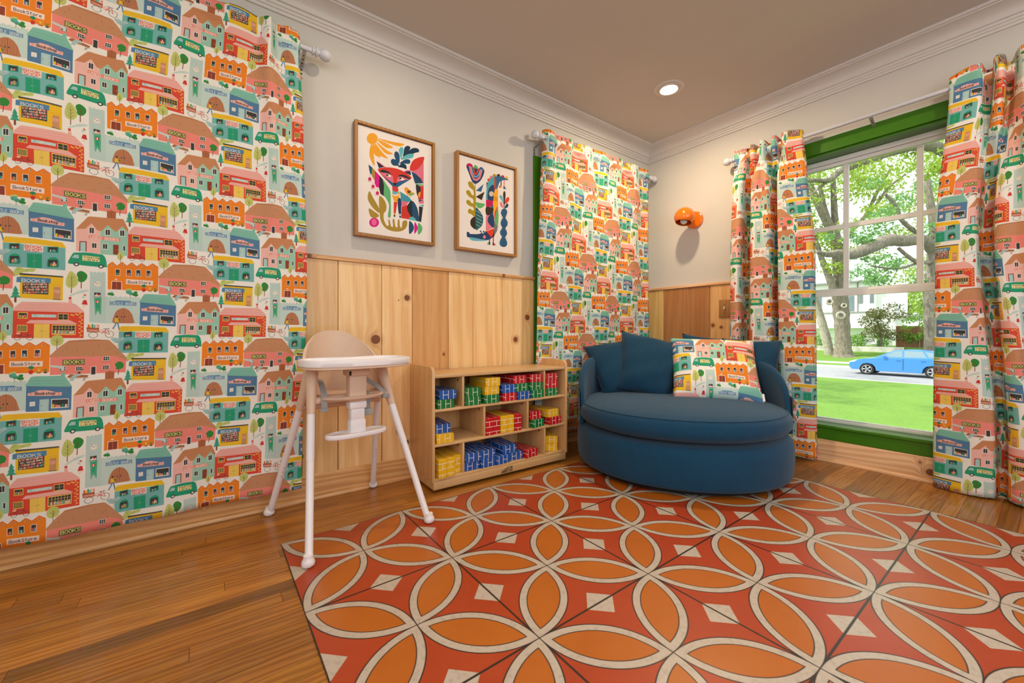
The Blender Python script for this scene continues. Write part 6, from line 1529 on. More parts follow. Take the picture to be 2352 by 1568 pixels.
block('yellow', .044, -.012, A3, 'leftmost upright yellow block in the ' + BL_, 2, stand=True)
block('yellow', .0945, -.004, A3, 'middle upright yellow block in the ' + BL_, 0, stand=True)
block('yellow', .1435, .022, A3, 'rightmost upright yellow block in the ' + BL_, 0, stand=True)
block('blue', .230, .012, A3, 'leftmost blue block in the lower layer of the ' + BM, 0, flip=True)
block('blue', .232, .000, A3 + G_, 'leftmost blue block in the upper layer of the ' + BM, -3, flip=True)
block('blue', .331, .004, A3, 'blue block under the second upper blue block in the ' + BM, 1)
block('blue', .331, .008, A3 + G_, 'second blue block in the upper layer of the ' + BM, 1, flip=True)
block('blue', .430, .002, A3, 'third blue block in the lower layer of the ' + BM, 4)
block('blue', .530, .018, A3, 'blue block next to the red block in the ' + BM, -3, flip=True)
block('blue', .486, .020, A3 + G_, 'blue block lying across two others in the ' + BM, -2, flip=True)
block('red', .640, .006, A3, 'only red block in the ' + BM, 8)
block('yellow', .806, .036, A3, 'lower yellow block in the ' + BR, -38 + 2)
block('yellow', .812, .040, A3 + G_, 'upper yellow block in the ' + BR, -34)

# ------------------------------------------------------------------ round chair
def fabric(name, col, bs=420, bump=.5, spec=.15):
    k = NT(name); k.b.inputs['Roughness'].default_value = 0.95; k.b.inputs['Specular IOR Level'].default_value = spec
    k.b.inputs['Sheen Weight'].default_value = .15; k.b.inputs['Sheen Roughness'].default_value = .5
    pos = k.n('TexCoord').outputs['Object']; f = k.noise(pos, bs, 2, .6); g = k.noise(pos, 6, 3)
    c_ = srgb(col); lo = tuple(x * .62 for x in c_[:3]) + (1,); hi = tuple(x * 1.35 for x in c_[:3]) + (1,)
    k.l(k.mix(k.math('MULTIPLY', g, .12), k.ramp(f, [(.3, lo), (.7, hi)]), srgb('3f6a80')), k.b.inputs['Base Color'])
    k.bump(f, bump, .0012); return k.m
M_BLUE = fabric('navy_teal_upholstery', '144160'); M_BLUE2 = fabric('navy_teal_cushion', '173e59', 300, .35)
CXY = (-.805, -.765); FACE = math.radians(220)
chair = empty('round_chair', (CXY[0], CXY[1], 0), FACE); tag(chair, 'round blue upholstered lounge chair with curved low back in the corner', 'chair')
sup = lambda n: (lambda a: (abs(math.cos(a)) ** n + abs(math.sin(a)) ** n) ** (-1 / n))
Rb = .612; sx_ = sup(2.12)
MB().lathe([(.0001, .030), (Rb - .03, .030), (Rb - .008, .036), (Rb, .055), (Rb + .004, .13), (Rb + .003, .195), (Rb - .004, .222), (Rb - .020, .240), (Rb - .05, .248), (.0001, .250)], 96, sx=sx_).build('base', M_BLUE, chair, smooth=True, angle=60)
MB().lathe([(.0001, 0.0035), (Rb - .06, 0.0035), (Rb - .06, .031), (.0001, .031)], 64, sx=sx_).build('plinth', M_DARK, chair)
rc = .606
pf = [(.0001, .256), (rc - .11, .257), (rc - .055, .264), (rc - .020, .278), (rc, .303), (rc + .003, .325), (rc - .002, .352), (rc - .016, .374), (rc - .022, .378), (rc - .030, .382), (rc - .09, .396), (rc - .25, .410), (rc - .42, .415), (.0001, .416)]
seat = MB().lathe(pf, 128, sx=lambda a: sx_(a) * (1 + .0022 * math.sin(a * 37) * max(0, math.cos(a)))).build('seat_cushion', M_BLUE, chair, smooth=True, angle=70)
MB().tube([Vector(((rc - .021) * sx_(a) * math.cos(a), (rc - .021) * sx_(a) * math.sin(a), .3795)) for a in np.linspace(0, 2 * PI, 97)], .0028, 6, cap=False).build('piping', M_BLUE2, seat, smooth=True, angle=80)
# wrap-around back: rounded section swept about the rear half
m = MB(); sec = []; NA = 72; A0 = PI - math.radians(106)
for i in range(NA + 1):
    t = i / NA; a = A0 + (2 * PI - 2 * A0) * t; e = min(t, 1 - t) * NA
    drop = max(0.0, 1 - e / 17.0); top = .655 - .02 * (2 * abs(t - .5)) ** 2 - .27 * (1 - math.sqrt(max(0, 1 - drop ** 2)))
    th = .105 * (0.30 + .70 * min(1.0, e / 22.0)); ro = (Rb - .002) * sx_(a)
    ring = [(ro - th, .30), (ro - th, top - .06), (ro - th * .93, top - .022), (ro - th * .72, top - .003), (ro - th * .5, top), (ro - th * .25, top - .006), (ro - .012, top - .03), (ro, top - .075), (ro + .003, .45), (ro, .25), (ro - th * .6, .25)]
    sec.append([(r * math.cos(a), r * math.sin(a), z) for r, z in ring])
n = len(sec[0]); m.add([v for r in sec for v in r], [(i * n + j, i * n + (j + 1) % n, (i + 1) * n + (j + 1) % n, (i + 1) * n + j) for i in range(NA) for j in range(n)] + [tuple(range(n)), tuple(range(NA * n, NA * n + n))])
m.build('backrest', M_BLUE, chair, smooth=True, angle=70)

def pillow_mesh(name, w, h, t, mat, pinch=.07, seed=0, uvo=None, sag=0.0, taper=0.0, us=1.0):
    N = 26; rg = np.random.default_rng(seed); ph = rg.uniform(0, 6.28, 6); vs = []; uv = []
    for side in (1, -1):
        for j in range(N + 1):
            for i in range(N + 1):
                u_, v_ = 2 * i / N - 1, 2 * j / N - 1
                e = (1 - abs(u_) ** 2.4) * (1 - abs(v_) ** 2.4); th = t / 2 * max(e, 0) ** .48
                cx_ = 1 - pinch * (1 - abs(v_) ** 2) * abs(u_) ** 3; cy_ = 1 - pinch * (1 - abs(u_) ** 2) * abs(v_) ** 3
                wr = .006 * math.sin(5 * u_ + 3 * v_ + ph[0]) * (1 - e) + .004 * math.sin(9 * v_ - 4 * u_ + ph[1]) * (1 - e * .5)
                x = w / 2 * u_ * cx_ * (1 - taper * (1 - v_) / 2); z = h / 2 * v_ * cy_ - sag * (1 - abs(u_)) * (v_ > 0) * v_
                vs.append((x, -side * th + wr * (e > .001), z))
                uv.append((((x * side) * 1000 * us + (uvo or (0, 0))[0]) / TW, (z * 1000 * us + (uvo or (0, 0))[1]) / TH))
    fs = []; K = (N + 1) ** 2
    for j in range(N):
        for i in range(N):
            a = j * (N + 1) + i; fs.append((a, a + 1, a + N + 2, a + N + 1)); fs.append((K + a, K + a + N + 1, K + a + N + 2, K + a + 1))
    me = bpy.data.meshes.new(name); me.from_pydata(vs, [], fs); me.materials.append(mat)
    ul = me.uv_layers.new(name='UVMap'); li = np.empty(len(me.loops), np.int32); me.loops.foreach_get('vertex_index', li); ul.data.foreach_set('uv', np.array(uv, np.float32)[li].ravel())
    bm = bmesh.new(); bm.from_mesh(me); bmesh.ops.remove_doubles(bm, verts=bm.verts, dist=1e-5); bmesh.ops.recalc_face_normals(bm, faces=bm.faces); bm.to_mesh(me); bm.free(); me.shade_smooth()
    return me
def pillow(label, me, loc, yaw, lean, roll, cat='cushion', group=None):
    """front faces local -Y; yaw turns it, lean tips it back, roll spins it in its own plane"""
    o = link('cushion', me); o.location = loc
    o.rotation_euler = (Matrix.Rotation(math.radians(yaw), 3, 'Z') @ Matrix.Rotation(math.radians(-lean), 3, 'X') @ Matrix.Rotation(math.radians(roll), 3, 'Y')).to_euler()
    return tag(o, label, cat, group)
pillow('plain blue cushion at the left end of the round chair', pillow_mesh('cushion', .41, .41, .17, M_BLUE2, seed=1, taper=.38), (-.855, -.335, .572), -52, 26, -12)
pillow('plain blue cushion leaning beside the printed cushion, second from the left', pillow_mesh('cushion', .46, .44, .17, M_BLUE2, seed=2, taper=.25), (-.750, -.525, .592), -46, 25, 14)
pillow('plain blue cushion mostly hidden behind the printed cushion', pillow_mesh('cushion', .40, .42, .14, M_BLUE2, seed=6), (-.318, -.735, .588), -45, 12, 6)
pr_ = pillow('cushion in book town print on the round chair', pillow_mesh('cushion', .52, .47, .15, M_CUSH, .05, seed=3, uvo=(90, -227), us=.78), (-.560, -.885, .585), -51, 36, 2)
ctag = MB().box(.250, .262, -.004, -.002, -.215, -.165).build('care_tag', M_WHITE, pr_)
pillow('plain blue cushion at the right end of the round chair', pillow_mesh('cushion', .36, .43, .15, M_BLUE2, seed=4, taper=.3), (-.290, -1.000, .572), -60, 20, 2)

# ------------------------------------------------------------------ high chair
M_BEIGE = plain('beige_plastic', 'dcbfa8', 0.5, var=0.015); M_WP = plain('white_plastic', 'ece8ec', 0.3, var=0.01); M_GREY = plain('grey_webbing', '9a9c9e', 0.7, var=.06)
hc = empty('high_chair', (-2.696, -.346, 0), math.radians(6.2)); tag(hc, 'white and beige high chair on four splayed legs with tray', 'high chair')
for sx_i, sy_i in ((-1, -1), (1, -1), (-1, 1), (1, 1)):
    top = Vector((sx_i * .150, sy_i * .012, .66)); mid = Vector((sx_i * .172, sy_i * .072, .50)); ft = Vector((sx_i * .239, sy_i * .272, .022))
    d_ = (ft - mid)
    leg = MB().tube([mid - d_ * .03, mid + d_ * .35, mid + d_ * .351, ft], [.0150, .0150, .0138, .0138], 20).build('leg', M_WP, hc, smooth=True, angle=40)
    z0 = .0038 if sy_i < 0 else .0006
    MB().lathe([(.0001, z0), (.014, z0), (.021, z0 + .006), (.0225, z0 + .015), (.020, z0 + .024), (.0155, z0 + .030), (.0155, z0 + .040), (.0001, z0 + .042)], 20, Matrix.Translation((ft.x + .004 * sx_i, ft.y + .006 * sy_i, 0))).build('foot_cap', M_WP, leg, smooth=True, angle=50)
    for t in ((.56, .60, .64) if sy_i > 0 else ()):
        c_ = mid + d_ * t; MB().lathe([(.0001, 0), (.003, 0), (.003, .0145), (.0001, .0145)], 8, Matrix.Translation(c_) @ Matrix.Rotation(PI / 2, 4, 'X')).build('height_hole', M_DARK, leg)
    # sleeve: flattened shell arm that carries the leg
    MB().tube([top, top.lerp(mid, .5), mid, mid + d_ * .012], [.030, .025, .0195, .0185], 18, flat=.8).build('leg_sleeve', M_BEIGE, hc, smooth=True, angle=50)
# bucket: back and sides
def bucket():
    m = MB(); NA, NZ = 48, 18; a0, a1 = math.radians(-22), math.radians(202)
    inner = []; outer = []
    def P(a, t, r_off):
        # t 0..1 up the wall; height of the rim depends on the angle (back is high)
        back = max(0.0, math.sin(a)); rim = .635 + .195 * min(1.0, back * 1.04) ** .85 if math.sin(a) > 0 else .635 - .05 * (-math.sin(a))
        z = .545 + (rim - .545) * t; r = (.146 + .012 * t ** .7) + r_off; dome = 1.0
        if back > 0.2: dome = 1.0 - .10 * max(0, (z - .70) / .13) ** 2
        return Vector((r * math.cos(a) * 1.02 * dome, r * math.sin(a) * .98 + .008 + .02 * back * t, z))
    for r_off, L in ((0, inner), (.012, outer)):
        for j in range(NZ + 1):
            L.append([P(a0 + (a1 - a0) * i / NA, j / NZ, r_off) for i in range(NA + 1)])
    grid = inner + outer[::-1]; W_ = NA + 1
    vs = [v for r in grid for v in r]; fs = []; R_n = len(grid)
    for j in range(R_n):
        jn = (j + 1) % R_n
        for i in range(NA):
            a = math.degrees(a0 + (a1 - a0) * (i + .5) / NA); row = j if j < NZ else R_n - 2 - j
            hole = (70 < a < 118) and row in (6, 7) and j != NZ and j != R_n - 1
            if not hole: fs.append((j * W_ + i, j * W_ + i + 1, jn * W_ + i + 1, jn * W_ + i))
    for i in (0, NA): fs.append(tuple(j * W_ + i for j in range(R_n)))
    m.add(vs, fs); return m
bk = bucket().build('seat_shell', M_BEIGE, hc, smooth=True, angle=60)
MB().lathe([(.0001, .533), (.11, .535), (.152, .543), (.158, .550), (.150, .558), (.10, .553), (.0001, .550)], 40, Matrix.Translation((0, .008, 0))).build('seat_pan', M_BEIGE, hc, smooth=True, angle=60)
MB().tube([(-.165, -.055, .543), (.165, -.055, .543)], .0155, 18).build('front_bar', M_BEIGE, hc, smooth=True, angle=50)
MB().tube([(-.165, .060, .505), (-.08, .115, .492), (.08, .115, .492), (.165, .060, .505)], .012, 14).build('rear_bar', M_BEIGE, hc, smooth=True, angle=50)
col = MB().box(-.037, .037, -.120, -.076, .53, .674).build('post', M_BEIGE, hc, bevel=.007)
MB().box(-.045, .045, -.135, -.060, .640, .671).build('tray_latch', M_BEIGE, hc, bevel=.008); MB().box(-.044, -.036, -.1365, -.1345, .645, .662).build('latch_button', M_DARK, hc)
MB().box(-.036, .036, -.122, -.074, .503, .532).build('post_collar', M_WP, hc, bevel=.005); MB().box(-.029, .029, -.116, -.080, .455, .503).build('post_tube', M_WP, hc, bevel=.004)
MB().box(-.033, .033, -.120, -.076, .396, .457).build('footrest_bracket', M_WP, hc, bevel=.006)
def stad(hx, hy, n=40, p=2.6, yo=0.0, dip=0.0):
    out = []
    for k_ in range(n):
        a = 2 * PI * k_ / n; c_, s_ = math.cos(a), math.sin(a); r = (abs(c_) ** p + abs(s_) ** p) ** (-1 / p)
        x, y_ = hx * r * c_, hy * r * s_; y_ -= dip * max(0, s_) * math.exp(-(x / (hx * .55)) ** 2); out.append((x, y_ + yo))
    return out
def slab(outline, zs):
    """stack outlines scaled per level: zs [(z, inset)]"""
    m = MB(); n = len(outline); vs = []
    cx_ = sum(p[0] for p in outline) / n; cy_ = sum(p[1] for p in outline) / n
    for z, ins in zs:
        for x, y_ in outline:
            d_ = math.hypot(x - cx_, y_ - cy_); k_ = (d_ - ins) / d_; vs.append((cx_ + (x - cx_) * k_, cy_ + (y_ - cy_) * k_, z))
    fs = [tuple(range(n))[::-1], tuple(range((len(zs) - 1) * n, len(zs) * n))] + [(i * n + j, i * n + (j + 1) % n, (i + 1) * n + (j + 1) % n, (i + 1) * n + j) for i in range(len(zs) - 1) for j in range(n)]
    m.add(vs, fs); return m
slab(stad(.128, .047, 40, 2.3, -.105), [(.388, .006), (.390, .002), (.394, 0), (.404, 0), (.408, .003), (.409, .010), (.406, .016)]).build('footrest', M_WP, hc, smooth=True, angle=50)
ot = stad(.222, .142, 64, 2.7, -.105, .06)
tr_ = slab(ot, [(.687, .004), (.690, 0), (.710, 0), (.7135, .002), (.715, .006), (.714, .011), (.708, .014), (.702, .020), (.700, .05)]).build('tray', M_WP, hc, smooth=True, angle=50)
slab(ot, [(.678, .008), (.680, .003), (.686, .003), (.688, .006)]).build('tray_base', M_BEIGE, tr_, smooth=True, angle=50)
def strap(pts, w=.012, t=.0012): 
    m = MB(); pts = [Vector(p) for p in catmull(pts, 5)]; vs = []
    for i, p in enumerate(pts):
        t_ = (pts[min(i + 1, len(pts) - 1)] - pts[max(i - 1, 0)]).normalized(); s_ = t_.cross(Vector((0, -1, .15))).normalized()
        n_ = t_.cross(s_); vs += [p - s_ * w - n_ * t, p + s_ * w - n_ * t, p + s_ * w + n_ * t, p - s_ * w + n_ * t]
    m.add(vs, [(i * 4 + j, i * 4 + (j + 1) % 4, i * 4 + 4 + (j + 1) % 4, i * 4 + 4 + j) for i in range(len(pts) - 1) for j in range(4)] + [(0, 1, 2, 3), tuple(range(len(vs) - 4, len(vs)))]); return m
h1 = strap([(-.105, .03, .62), (-.115, -.03, .595), (-.122, -.072, .565), (-.123, -.076, .53), (-.123, -.074, .508)]).build('harness_strap', M_GREY, hc)
MB().box(-.140, -.106, -.082, -.072, .500, .510).build('strap_buckle', M_GREY, h1, bevel=.002)
h2 = strap([(.062, .02, .635), (.085, -.02, .605), (.115, -.055, .578), (.140, -.074, .548)], .009).build('harness_strap', M_GREY, hc)
MB().box(.124, .156, -.086, -.072, .528, .545).build('strap_buckle', M_GREY, h2, bevel=.003)
h3 = strap([(.050, -.02, .560), (.052, -.070, .560), (.056, -.077, .53), (.060, -.075, .49)], .012).build('harness_strap', M_GREY, hc)
MB().box(.040, .072, -.085, -.075, .518, .540).build('strap_buckle', M_GREY, h3, bevel=.002); MB().box(.038, .078, -.087, -.072, .462, .492).build('strap_clip', M_GREY, h3, bevel=.004)

# ------------------------------------------------------------------ wall sconce and switch
M_ORG = plain('orange_enamel', 'e8720c', 0.18, var=.02, coat=.4); M_BULB = plain('bulb_glass', 'd9d5cf', 0.25)
sc_ = empty('wall_sconce', (0, -.448, 1.735)); tag(sc_, 'orange ball wall lamp with round backplate on the window wall', 'wall lamp')
RY90 = Matrix.Rotation(-PI / 2, 4, 'Y')
MB().lathe([(.0001, .0005), (.066, .0005), (.068, .006), (.066, .016), (.055, .022), (.0001, .024)], 40, RY90).build('backplate', M_ORG, sc_, smooth=True, angle=50)
MB().tube([(-.02, 0, .0), (-.095, 0, .0)], .012, 16).build('arm', M_ORG, sc_, smooth=True, angle=50)
ax = Vector((-.24, .03, -.97)).normalized(); q = ax.to_track_quat('Z', 'Y').to_matrix().to_4x4(); ctr = Matrix.Translation((-.155, .004, .0))
R1 = .077; cut = math.radians(52)
pf = [(R1 * math.sin(t), R1 * math.cos(t)) for t in np.linspace(cut, PI - .002, 26)]; pin = [((R1 - .003) * math.sin(t), (R1 - .003) * math.cos(t)) for t in np.linspace(PI - .002, cut, 26)]
MB().lathe(pf + pin, 48, ctr @ q, close=True).build('globe_shade', M_ORG, sc_, smooth=True, angle=50)
MB().lathe([(.014, -.05), (.014, -.005), (.022, .008), (.0285, .026), (.026, .044), (.015, .056), (.0001, .059)], 24, ctr @ q).build('bulb', M_BULB, sc_, smooth=True, angle=60)
M_PLATE = wood('oak_switch_plate', 'b08048', '8a5c2c', 'z', 0.5, 60, 1.0, ring=.3)
sw = empty('light_switch', (0, -.695, 1.002)); tag(sw, 'wooden switch plate with white toggle beside the gathered curtain', 'light switch')
MB().box(-.0235, -.0165, -.045, .045, -.068, .068).build('plate', M_PLATE, sw, bevel=.003)
MB().box(-.036, -.0230, -.004, .004, -.006, .014).build('toggle', M_WHITE, sw, bevel=.0015)
for z in (-.03, .03): MB().lathe([(.0001, 0), (.003, 0), (.003, .0018), (.0001, .002)], 10, Matrix.Translation((-.0232, 0, z)) @ RY90).build('screw', M_DARK, sw)
# ------------------------------------------------------------------ outdoors
GZ = -1.45
gk2 = NT('lawn_grass'); gp = gk2.n('NewGeometry').outputs['Position']
ga_ = gk2.noise(gk2.vmul(gp, (1, 1, 1)), .9, 6, .7); gb2 = gk2.noise(gp, 14, 4, .7); gk2.b.inputs['Roughness'].default_value = .9; gk2.b.inputs['Specular IOR Level'].default_value = .1
gk2.l(gk2.mix(gb2, gk2.mix(ga_, srgb('2c4c16'), srgb('5d8632')), srgb('7c9c48')), gk2.b.inputs['Base Color']); gk2.bump(gb2, .6, .03); M_LAWN = gk2.m
M_ASPH = plain('asphalt', '8f8f92', .9, var=.08, vs=6, bump=.3, bs=60); M_CONC = plain('concrete', 'cfc8bc', .85, var=.05, vs=4)
M_BARK = NT('oak_bark'); _k = M_BARK; _p = _k.n('TexCoord').outputs['Object']; _f = _k.noise(_k.vmul(_p, (1, 1, .35)), 9, 5, .7); _k.l(_k.ramp(_f, [(.3, srgb('5c5346')), (.6, srgb('8f8474')), (.8, srgb('b3a995'))]), _k.b.inputs['Base Color']); _k.b.inputs['Roughness'].default_value = .95; _k.bump(_f, .9, .06); M_BARK = _k.m
_k = NT('pale_bark'); _p = _k.n('TexCoord').outputs['Object']; _f = _k.noise(_k.vmul(_p, (1, 1, .35)), 9, 5, .7); _k.l(_k.ramp(_f, [(.3, srgb('8f8676')), (.7, srgb('c9c0b0'))]), _k.b.inputs['Base Color']); _k.b.inputs['Roughness'].default_value = .95; _k.bump(_f, .8, .05); M_BARK2 = _k.m
def leaf_mat(name, a, b):
    k = NT(name); oi = k.n('NewGeometry'); f = k.noise(oi.outputs['Position'], 1.1, 4, .6); c_ = k.mix(f, srgb(a), srgb(b)); k.l(c_, k.b.inputs['Base Color']); k.b.inputs['Roughness'].default_value = .6
    tr = k.n('BsdfTranslucent'); k.l(c_, tr.inputs[0]); mx = k.n('MixShader'); mx.inputs[0].default_value = .45; k.l(k.b.outputs[0], mx.inputs[1]); k.l(tr.outputs[0], mx.inputs[2]); k.l(mx.outputs[0], k.t.nodes['Material Output'].inputs[0]); return k.m
M_LEAF = leaf_mat('oak_leaves', '728f30', 'b2c850'); M_LEAF2 = leaf_mat('tree_leaves_cool', '4f8048', '8fb86a'); M_LEAFR = leaf_mat('plum_leaves', '6a5a30', '7f8a48'); M_SHRUB = leaf_mat('shrub_leaves', '5a8a2a', '94c04a')
M_HOUSE = plain('white_render', 'f5f4f1', .8, var=.02, vs=2); M_HGREY = plain('grey_fascia', '8d8c8a', .7); M_HGLASS = plain('dark_window', '6f7f86', .15, var=.1, vs=1); M_FENCE = wood('fence_boards', '9a6a48', '754a30', 'z', .8, 10, .5, tint=False)

def ground(name, x0, x1, y0, y1, z, mat, th=.2):
    return tag(MB().box(x0, x1, y0, y1, z - th, z).build(name, mat), kind='structure')
ground('lawn', .2, 21.6, -40, 60, GZ, M_LAWN); ground('lawn', XL - 30, .2, .2, 60, GZ, M_LAWN)
ground('street', 21.75, 31.0, -40, 60, GZ - .12, M_ASPH); ground('kerb', 21.6, 21.78, -40, 60, GZ + .01, M_CONC); ground('kerb', 30.97, 31.15, -40, 60, GZ + .01, M_CONC)
ground('verge', 31.15, 33.4, -40, 60, GZ + .005, M_LAWN); ground('sidewalk', 33.4, 35.4, -40, 60, GZ + .015, M_CONC)
tag(MB().prism([(35.4, GZ - .3), (35.4, GZ + .01), (41.6, -.84), (41.6, GZ - .3)], 'y', -40, 60).build('lawn', M_LAWN), kind='structure')
YZ = -.43
ground('yard', 41.95, 95, -60, 75, YZ, M_LAWN)

def leaves(name, blobs, mat, parent, size, seed, flat=.6):
    """blobs: (x,y,z,r,count) of small leaf sprays joined into one crown"""
    rg = np.random.default_rng(seed); C_ = []
    for (x, y, z, r, n) in blobs:
        d = rg.normal(size=(n, 3)); d /= np.linalg.norm(d, axis=1)[:, None]; rad = r * rg.uniform(.25, 1.0, n) ** .6
        C_.append(np.array([x, y, z]) + d * rad[:, None] * [1, 1, flat])
    C_ = np.concatenate(C_); n = len(C_)
    a = rg.normal(size=(n, 3)); a /= np.linalg.norm(a, axis=1)[:, None]; b = rg.normal(size=(n, 3)); b -= a * (a * b).sum(1)[:, None]; b /= np.linalg.norm(b, axis=1)[:, None]
    s = size * rg.uniform(.6, 1.4, n)[:, None]; w = s * .42
    V = np.stack([C_ - a * s, C_ + b * w - a * s * .1, C_ + a * s, C_ - b * w + a * s * .1], 1).reshape(-1, 3)
    me = bpy.data.meshes.new(name); me.vertices.add(4 * n); me.vertices.foreach_set('co', V.astype(np.float32).ravel())
    me.loops.add(4 * n); me.loops.foreach_set('vertex_index', np.arange(4 * n, dtype=np.int32)); me.polygons.add(n); me.polygons.foreach_set('loop_start', np.arange(0, 4 * n, 4, dtype=np.int32))
    me.update(calc_edges=True); me.materials.append(mat); return link(name, me, parent)
def tree(name, base, label, trunk, branches, blobs, lmat, bark, lsize, seed, group=None):
    root = empty(name, base); tag(root, label, 'tree', group); b = Vector(base); sh = lambda p: Vector(p[:3]) - b
    def limb(pts, nm, par):
        q = [np.array(p) for p in catmull(pts, 5)]; rg = random.Random(len(pts) + seed)
        return MB().tube([Vector(p[:3]) - b for p in q], [p[3] * rg.uniform(.93, 1.07) for p in q], 12).build(nm, bark, par, smooth=True, angle=80)
    tr = limb(trunk, 'trunk', root)
    for br in branches: limb(br, 'branch', root)
    fo = leaves('foliage', [(x - b.x, y - b.y, z - b.z, r, n) for x, y, z, r, n in blobs], lmat, root, lsize, seed); fo['kind'] = 'stuff'
    return root, tr
rg = random.Random(5)
def blobs_px(lst): return lst
# main oak across the street
oak, tk = tree('oak_tree', (38.28, 8.24, -1.45), 'big grey oak with forked trunk across the street', [(38.33, 8.19, -1.55, 1.06), (38.28, 8.24, -0.94, 0.67), (38.28, 8.24, 0.01, 0.55), (38.22, 8.28, 1.61, 0.53), (38.11, 8.36, 3.03, 0.57), (38.08, 8.38, 4.80, 0.46), (37.99, 8.45, 6.58, 0.43), (37.60, 8.49, 7.95, 0.39), (37.52, 8.55, 9.43, 0.28), (37.43, 8.62, 11.65, 0.21), (37.38, 8.66, 13.59, 0.18)],
    [[(37.98, 8.33, 2.60, 0.35), (37.46, 8.59, 4.07, 0.28), (37.07, 8.89, 5.48, 0.26), (36.61, 9.23, 6.89, 0.21), (36.16, 9.57, 8.66, 0.14)], [(37.63, 8.47, 7.95, 0.28), (36.91, 8.76, 9.31, 0.32), (36.10, 9.11, 10.65, 0.28), (35.23, 9.52, 12.32, 0.24), (34.89, 9.77, 14.05, 0.17)], [(37.35, 8.68, 9.01, 0.21), (36.87, 9.04, 10.77, 0.18), (36.56, 9.27, 12.53, 0.16), (36.39, 9.40, 14.65, 0.11)], [(37.74, 8.38, 6.54, 0.18), (37.79, 7.72, 8.54, 0.16), (38.26, 6.75, 10.06, 0.14), (38.31, 6.09, 11.73, 0.12), (38.55, 5.28, 13.48, 0.08)], [(38.26, 6.75, 9.82, 0.11), (38.86, 6.30, 10.78, 0.11), (39.68, 5.69, 12.18, 0.10), (40.72, 4.91, 13.20, 0.07)]],
    [(43.2, 3.7, 12.8, 1.28, 151), (37.9, 6.8, 12.4, 1.48, 157), (42.6, 3.1, 14.4, 1.73, 160), (41.5, 9.2, 12.8, 1.78, 186), (41.5, 8.6, 14.1, 1.67, 147), (37.1, 9.7, 15.8, 1.87, 191), (38.3, 6.2, 11.7, 1.77, 154), (34.8, 9.9, 13.1, 1.79, 165), (37.9, 11.0, 16.0, 1.27, 134), (44.7, 3.7, 17.6, 1.26, 192), (39.9, 3.6, 14.3, 1.34, 150), (45.2, 3.2, 18.2, 1.69, 154), (47.5, 4.5, 15.9, 1.59, 157), (38.9, 6.6, 14.0, 1.57, 131), (38.1, 9.0, 17.8, 1.64, 147), (38.9, 10.3, 13.8, 1.88, 180), (44.8, 3.4, 11.8, 1.40, 168), (40.7, 8.8, 13.3, 1.86, 158), (44.5, 2.9, 14.3, 1.64, 194), (41.0, 2.8, 11.8, 1.60, 148), (39.6, 5.0, 11.8, 1.71, 115), (36.3, 8.2, 12.3, 1.78, 114), (33.5, 8.2, 12.4, 1.57, 186), (37.0, 5.4, 12.5, 1.62, 159), (40.1, 5.6, 15.5, 1.93, 108), (33.3, 9.3, 10.8, 1.16, 123), (39.4, 3.6, 10.7, 1.43, 114), (39.1, 8.5, 17.6, 1.37, 121), (37.3, 5.8, 17.3, 1.94, 122), (41.5, 8.1, 14.0, 1.88, 120), (38.5, 4.5, 10.5, 1.66, 181), (39.5, 7.8, 17.2, 1.45, 120), (40.6, 6.7, 15.9, 1.51, 133), (37.0, 7.0, 11.9, 1.55, 106), (39.0, 4.0, 15.0, 1.30, 126), (43.1, 2.8, 15.6, 1.37, 190), (43.5, 5.7, 14.6, 1.40, 142), (39.4, 4.8, 17.9, 1.35, 126), (44.9, 5.9, 17.0, 1.56, 142), (38.8, 7.0, 13.2, 1.65, 109), (37.2, 6.2, 15.9, 1.52, 148), (44.1, 6.5, 13.9, 1.50, 133), (43.0, 7.3, 13.4, 1.78, 121), (41.8, 2.2, 13.0, 1.70, 193), (38.0, 6.8, 13.2, 1.24, 169), (35.5, 10.2, 12.6, 1.14, 115)] + [(37.0, 8.3, 5.9, 0.85, 109), (39.8, 6.4, 7.0, 0.76, 78), (42.8, 4.0, 8.2, 0.70, 106), (43.3, 4.9, 9.6, 1.24, 79), (37.2, 9.4, 7.8, 0.93, 91), (35.4, 5.7, 9.6, 0.96, 109), (33.9, 6.8, 8.5, 0.98, 96), (34.6, 8.6, 5.8, 1.09, 89), (38.8, 2.4, 5.3, 0.90, 124), (39.1, 4.3, 5.1, 1.20, 121), (39.2, 7.5, 7.5, 1.21, 110), (36.8, 4.8, 9.6, 1.18, 104), (36.8, 8.0, 7.5, 1.10, 101), (39.6, 6.5, 7.8, 1.01, 102), (34.5, 5.1, 9.2, 1.12, 141), (36.2, 4.7, 7.7, 1.00, 141)], M_LEAF, M_BARK, .15, 3)
for (dx, z, r) in (((37.39, 8.15, 2.15), 0, 0.32), ((36.66, 8.69, 3.23), 0, 0.26), ((37.58, 8.00, 2.92), 0, 0.20)):
    MB().lathe([(r * .45, .0), (r * .5, .10), (r * .8, .13), (r, .08), (r * 1.05, .0)], 14, Matrix.Translation(Vector(dx) - oak.location) @ Vector((-.78, -.42, .1)).to_track_quat('Z', 'Y').to_matrix().to_4x4()).build('knot_scar', M_BARK2, tk, smooth=True)
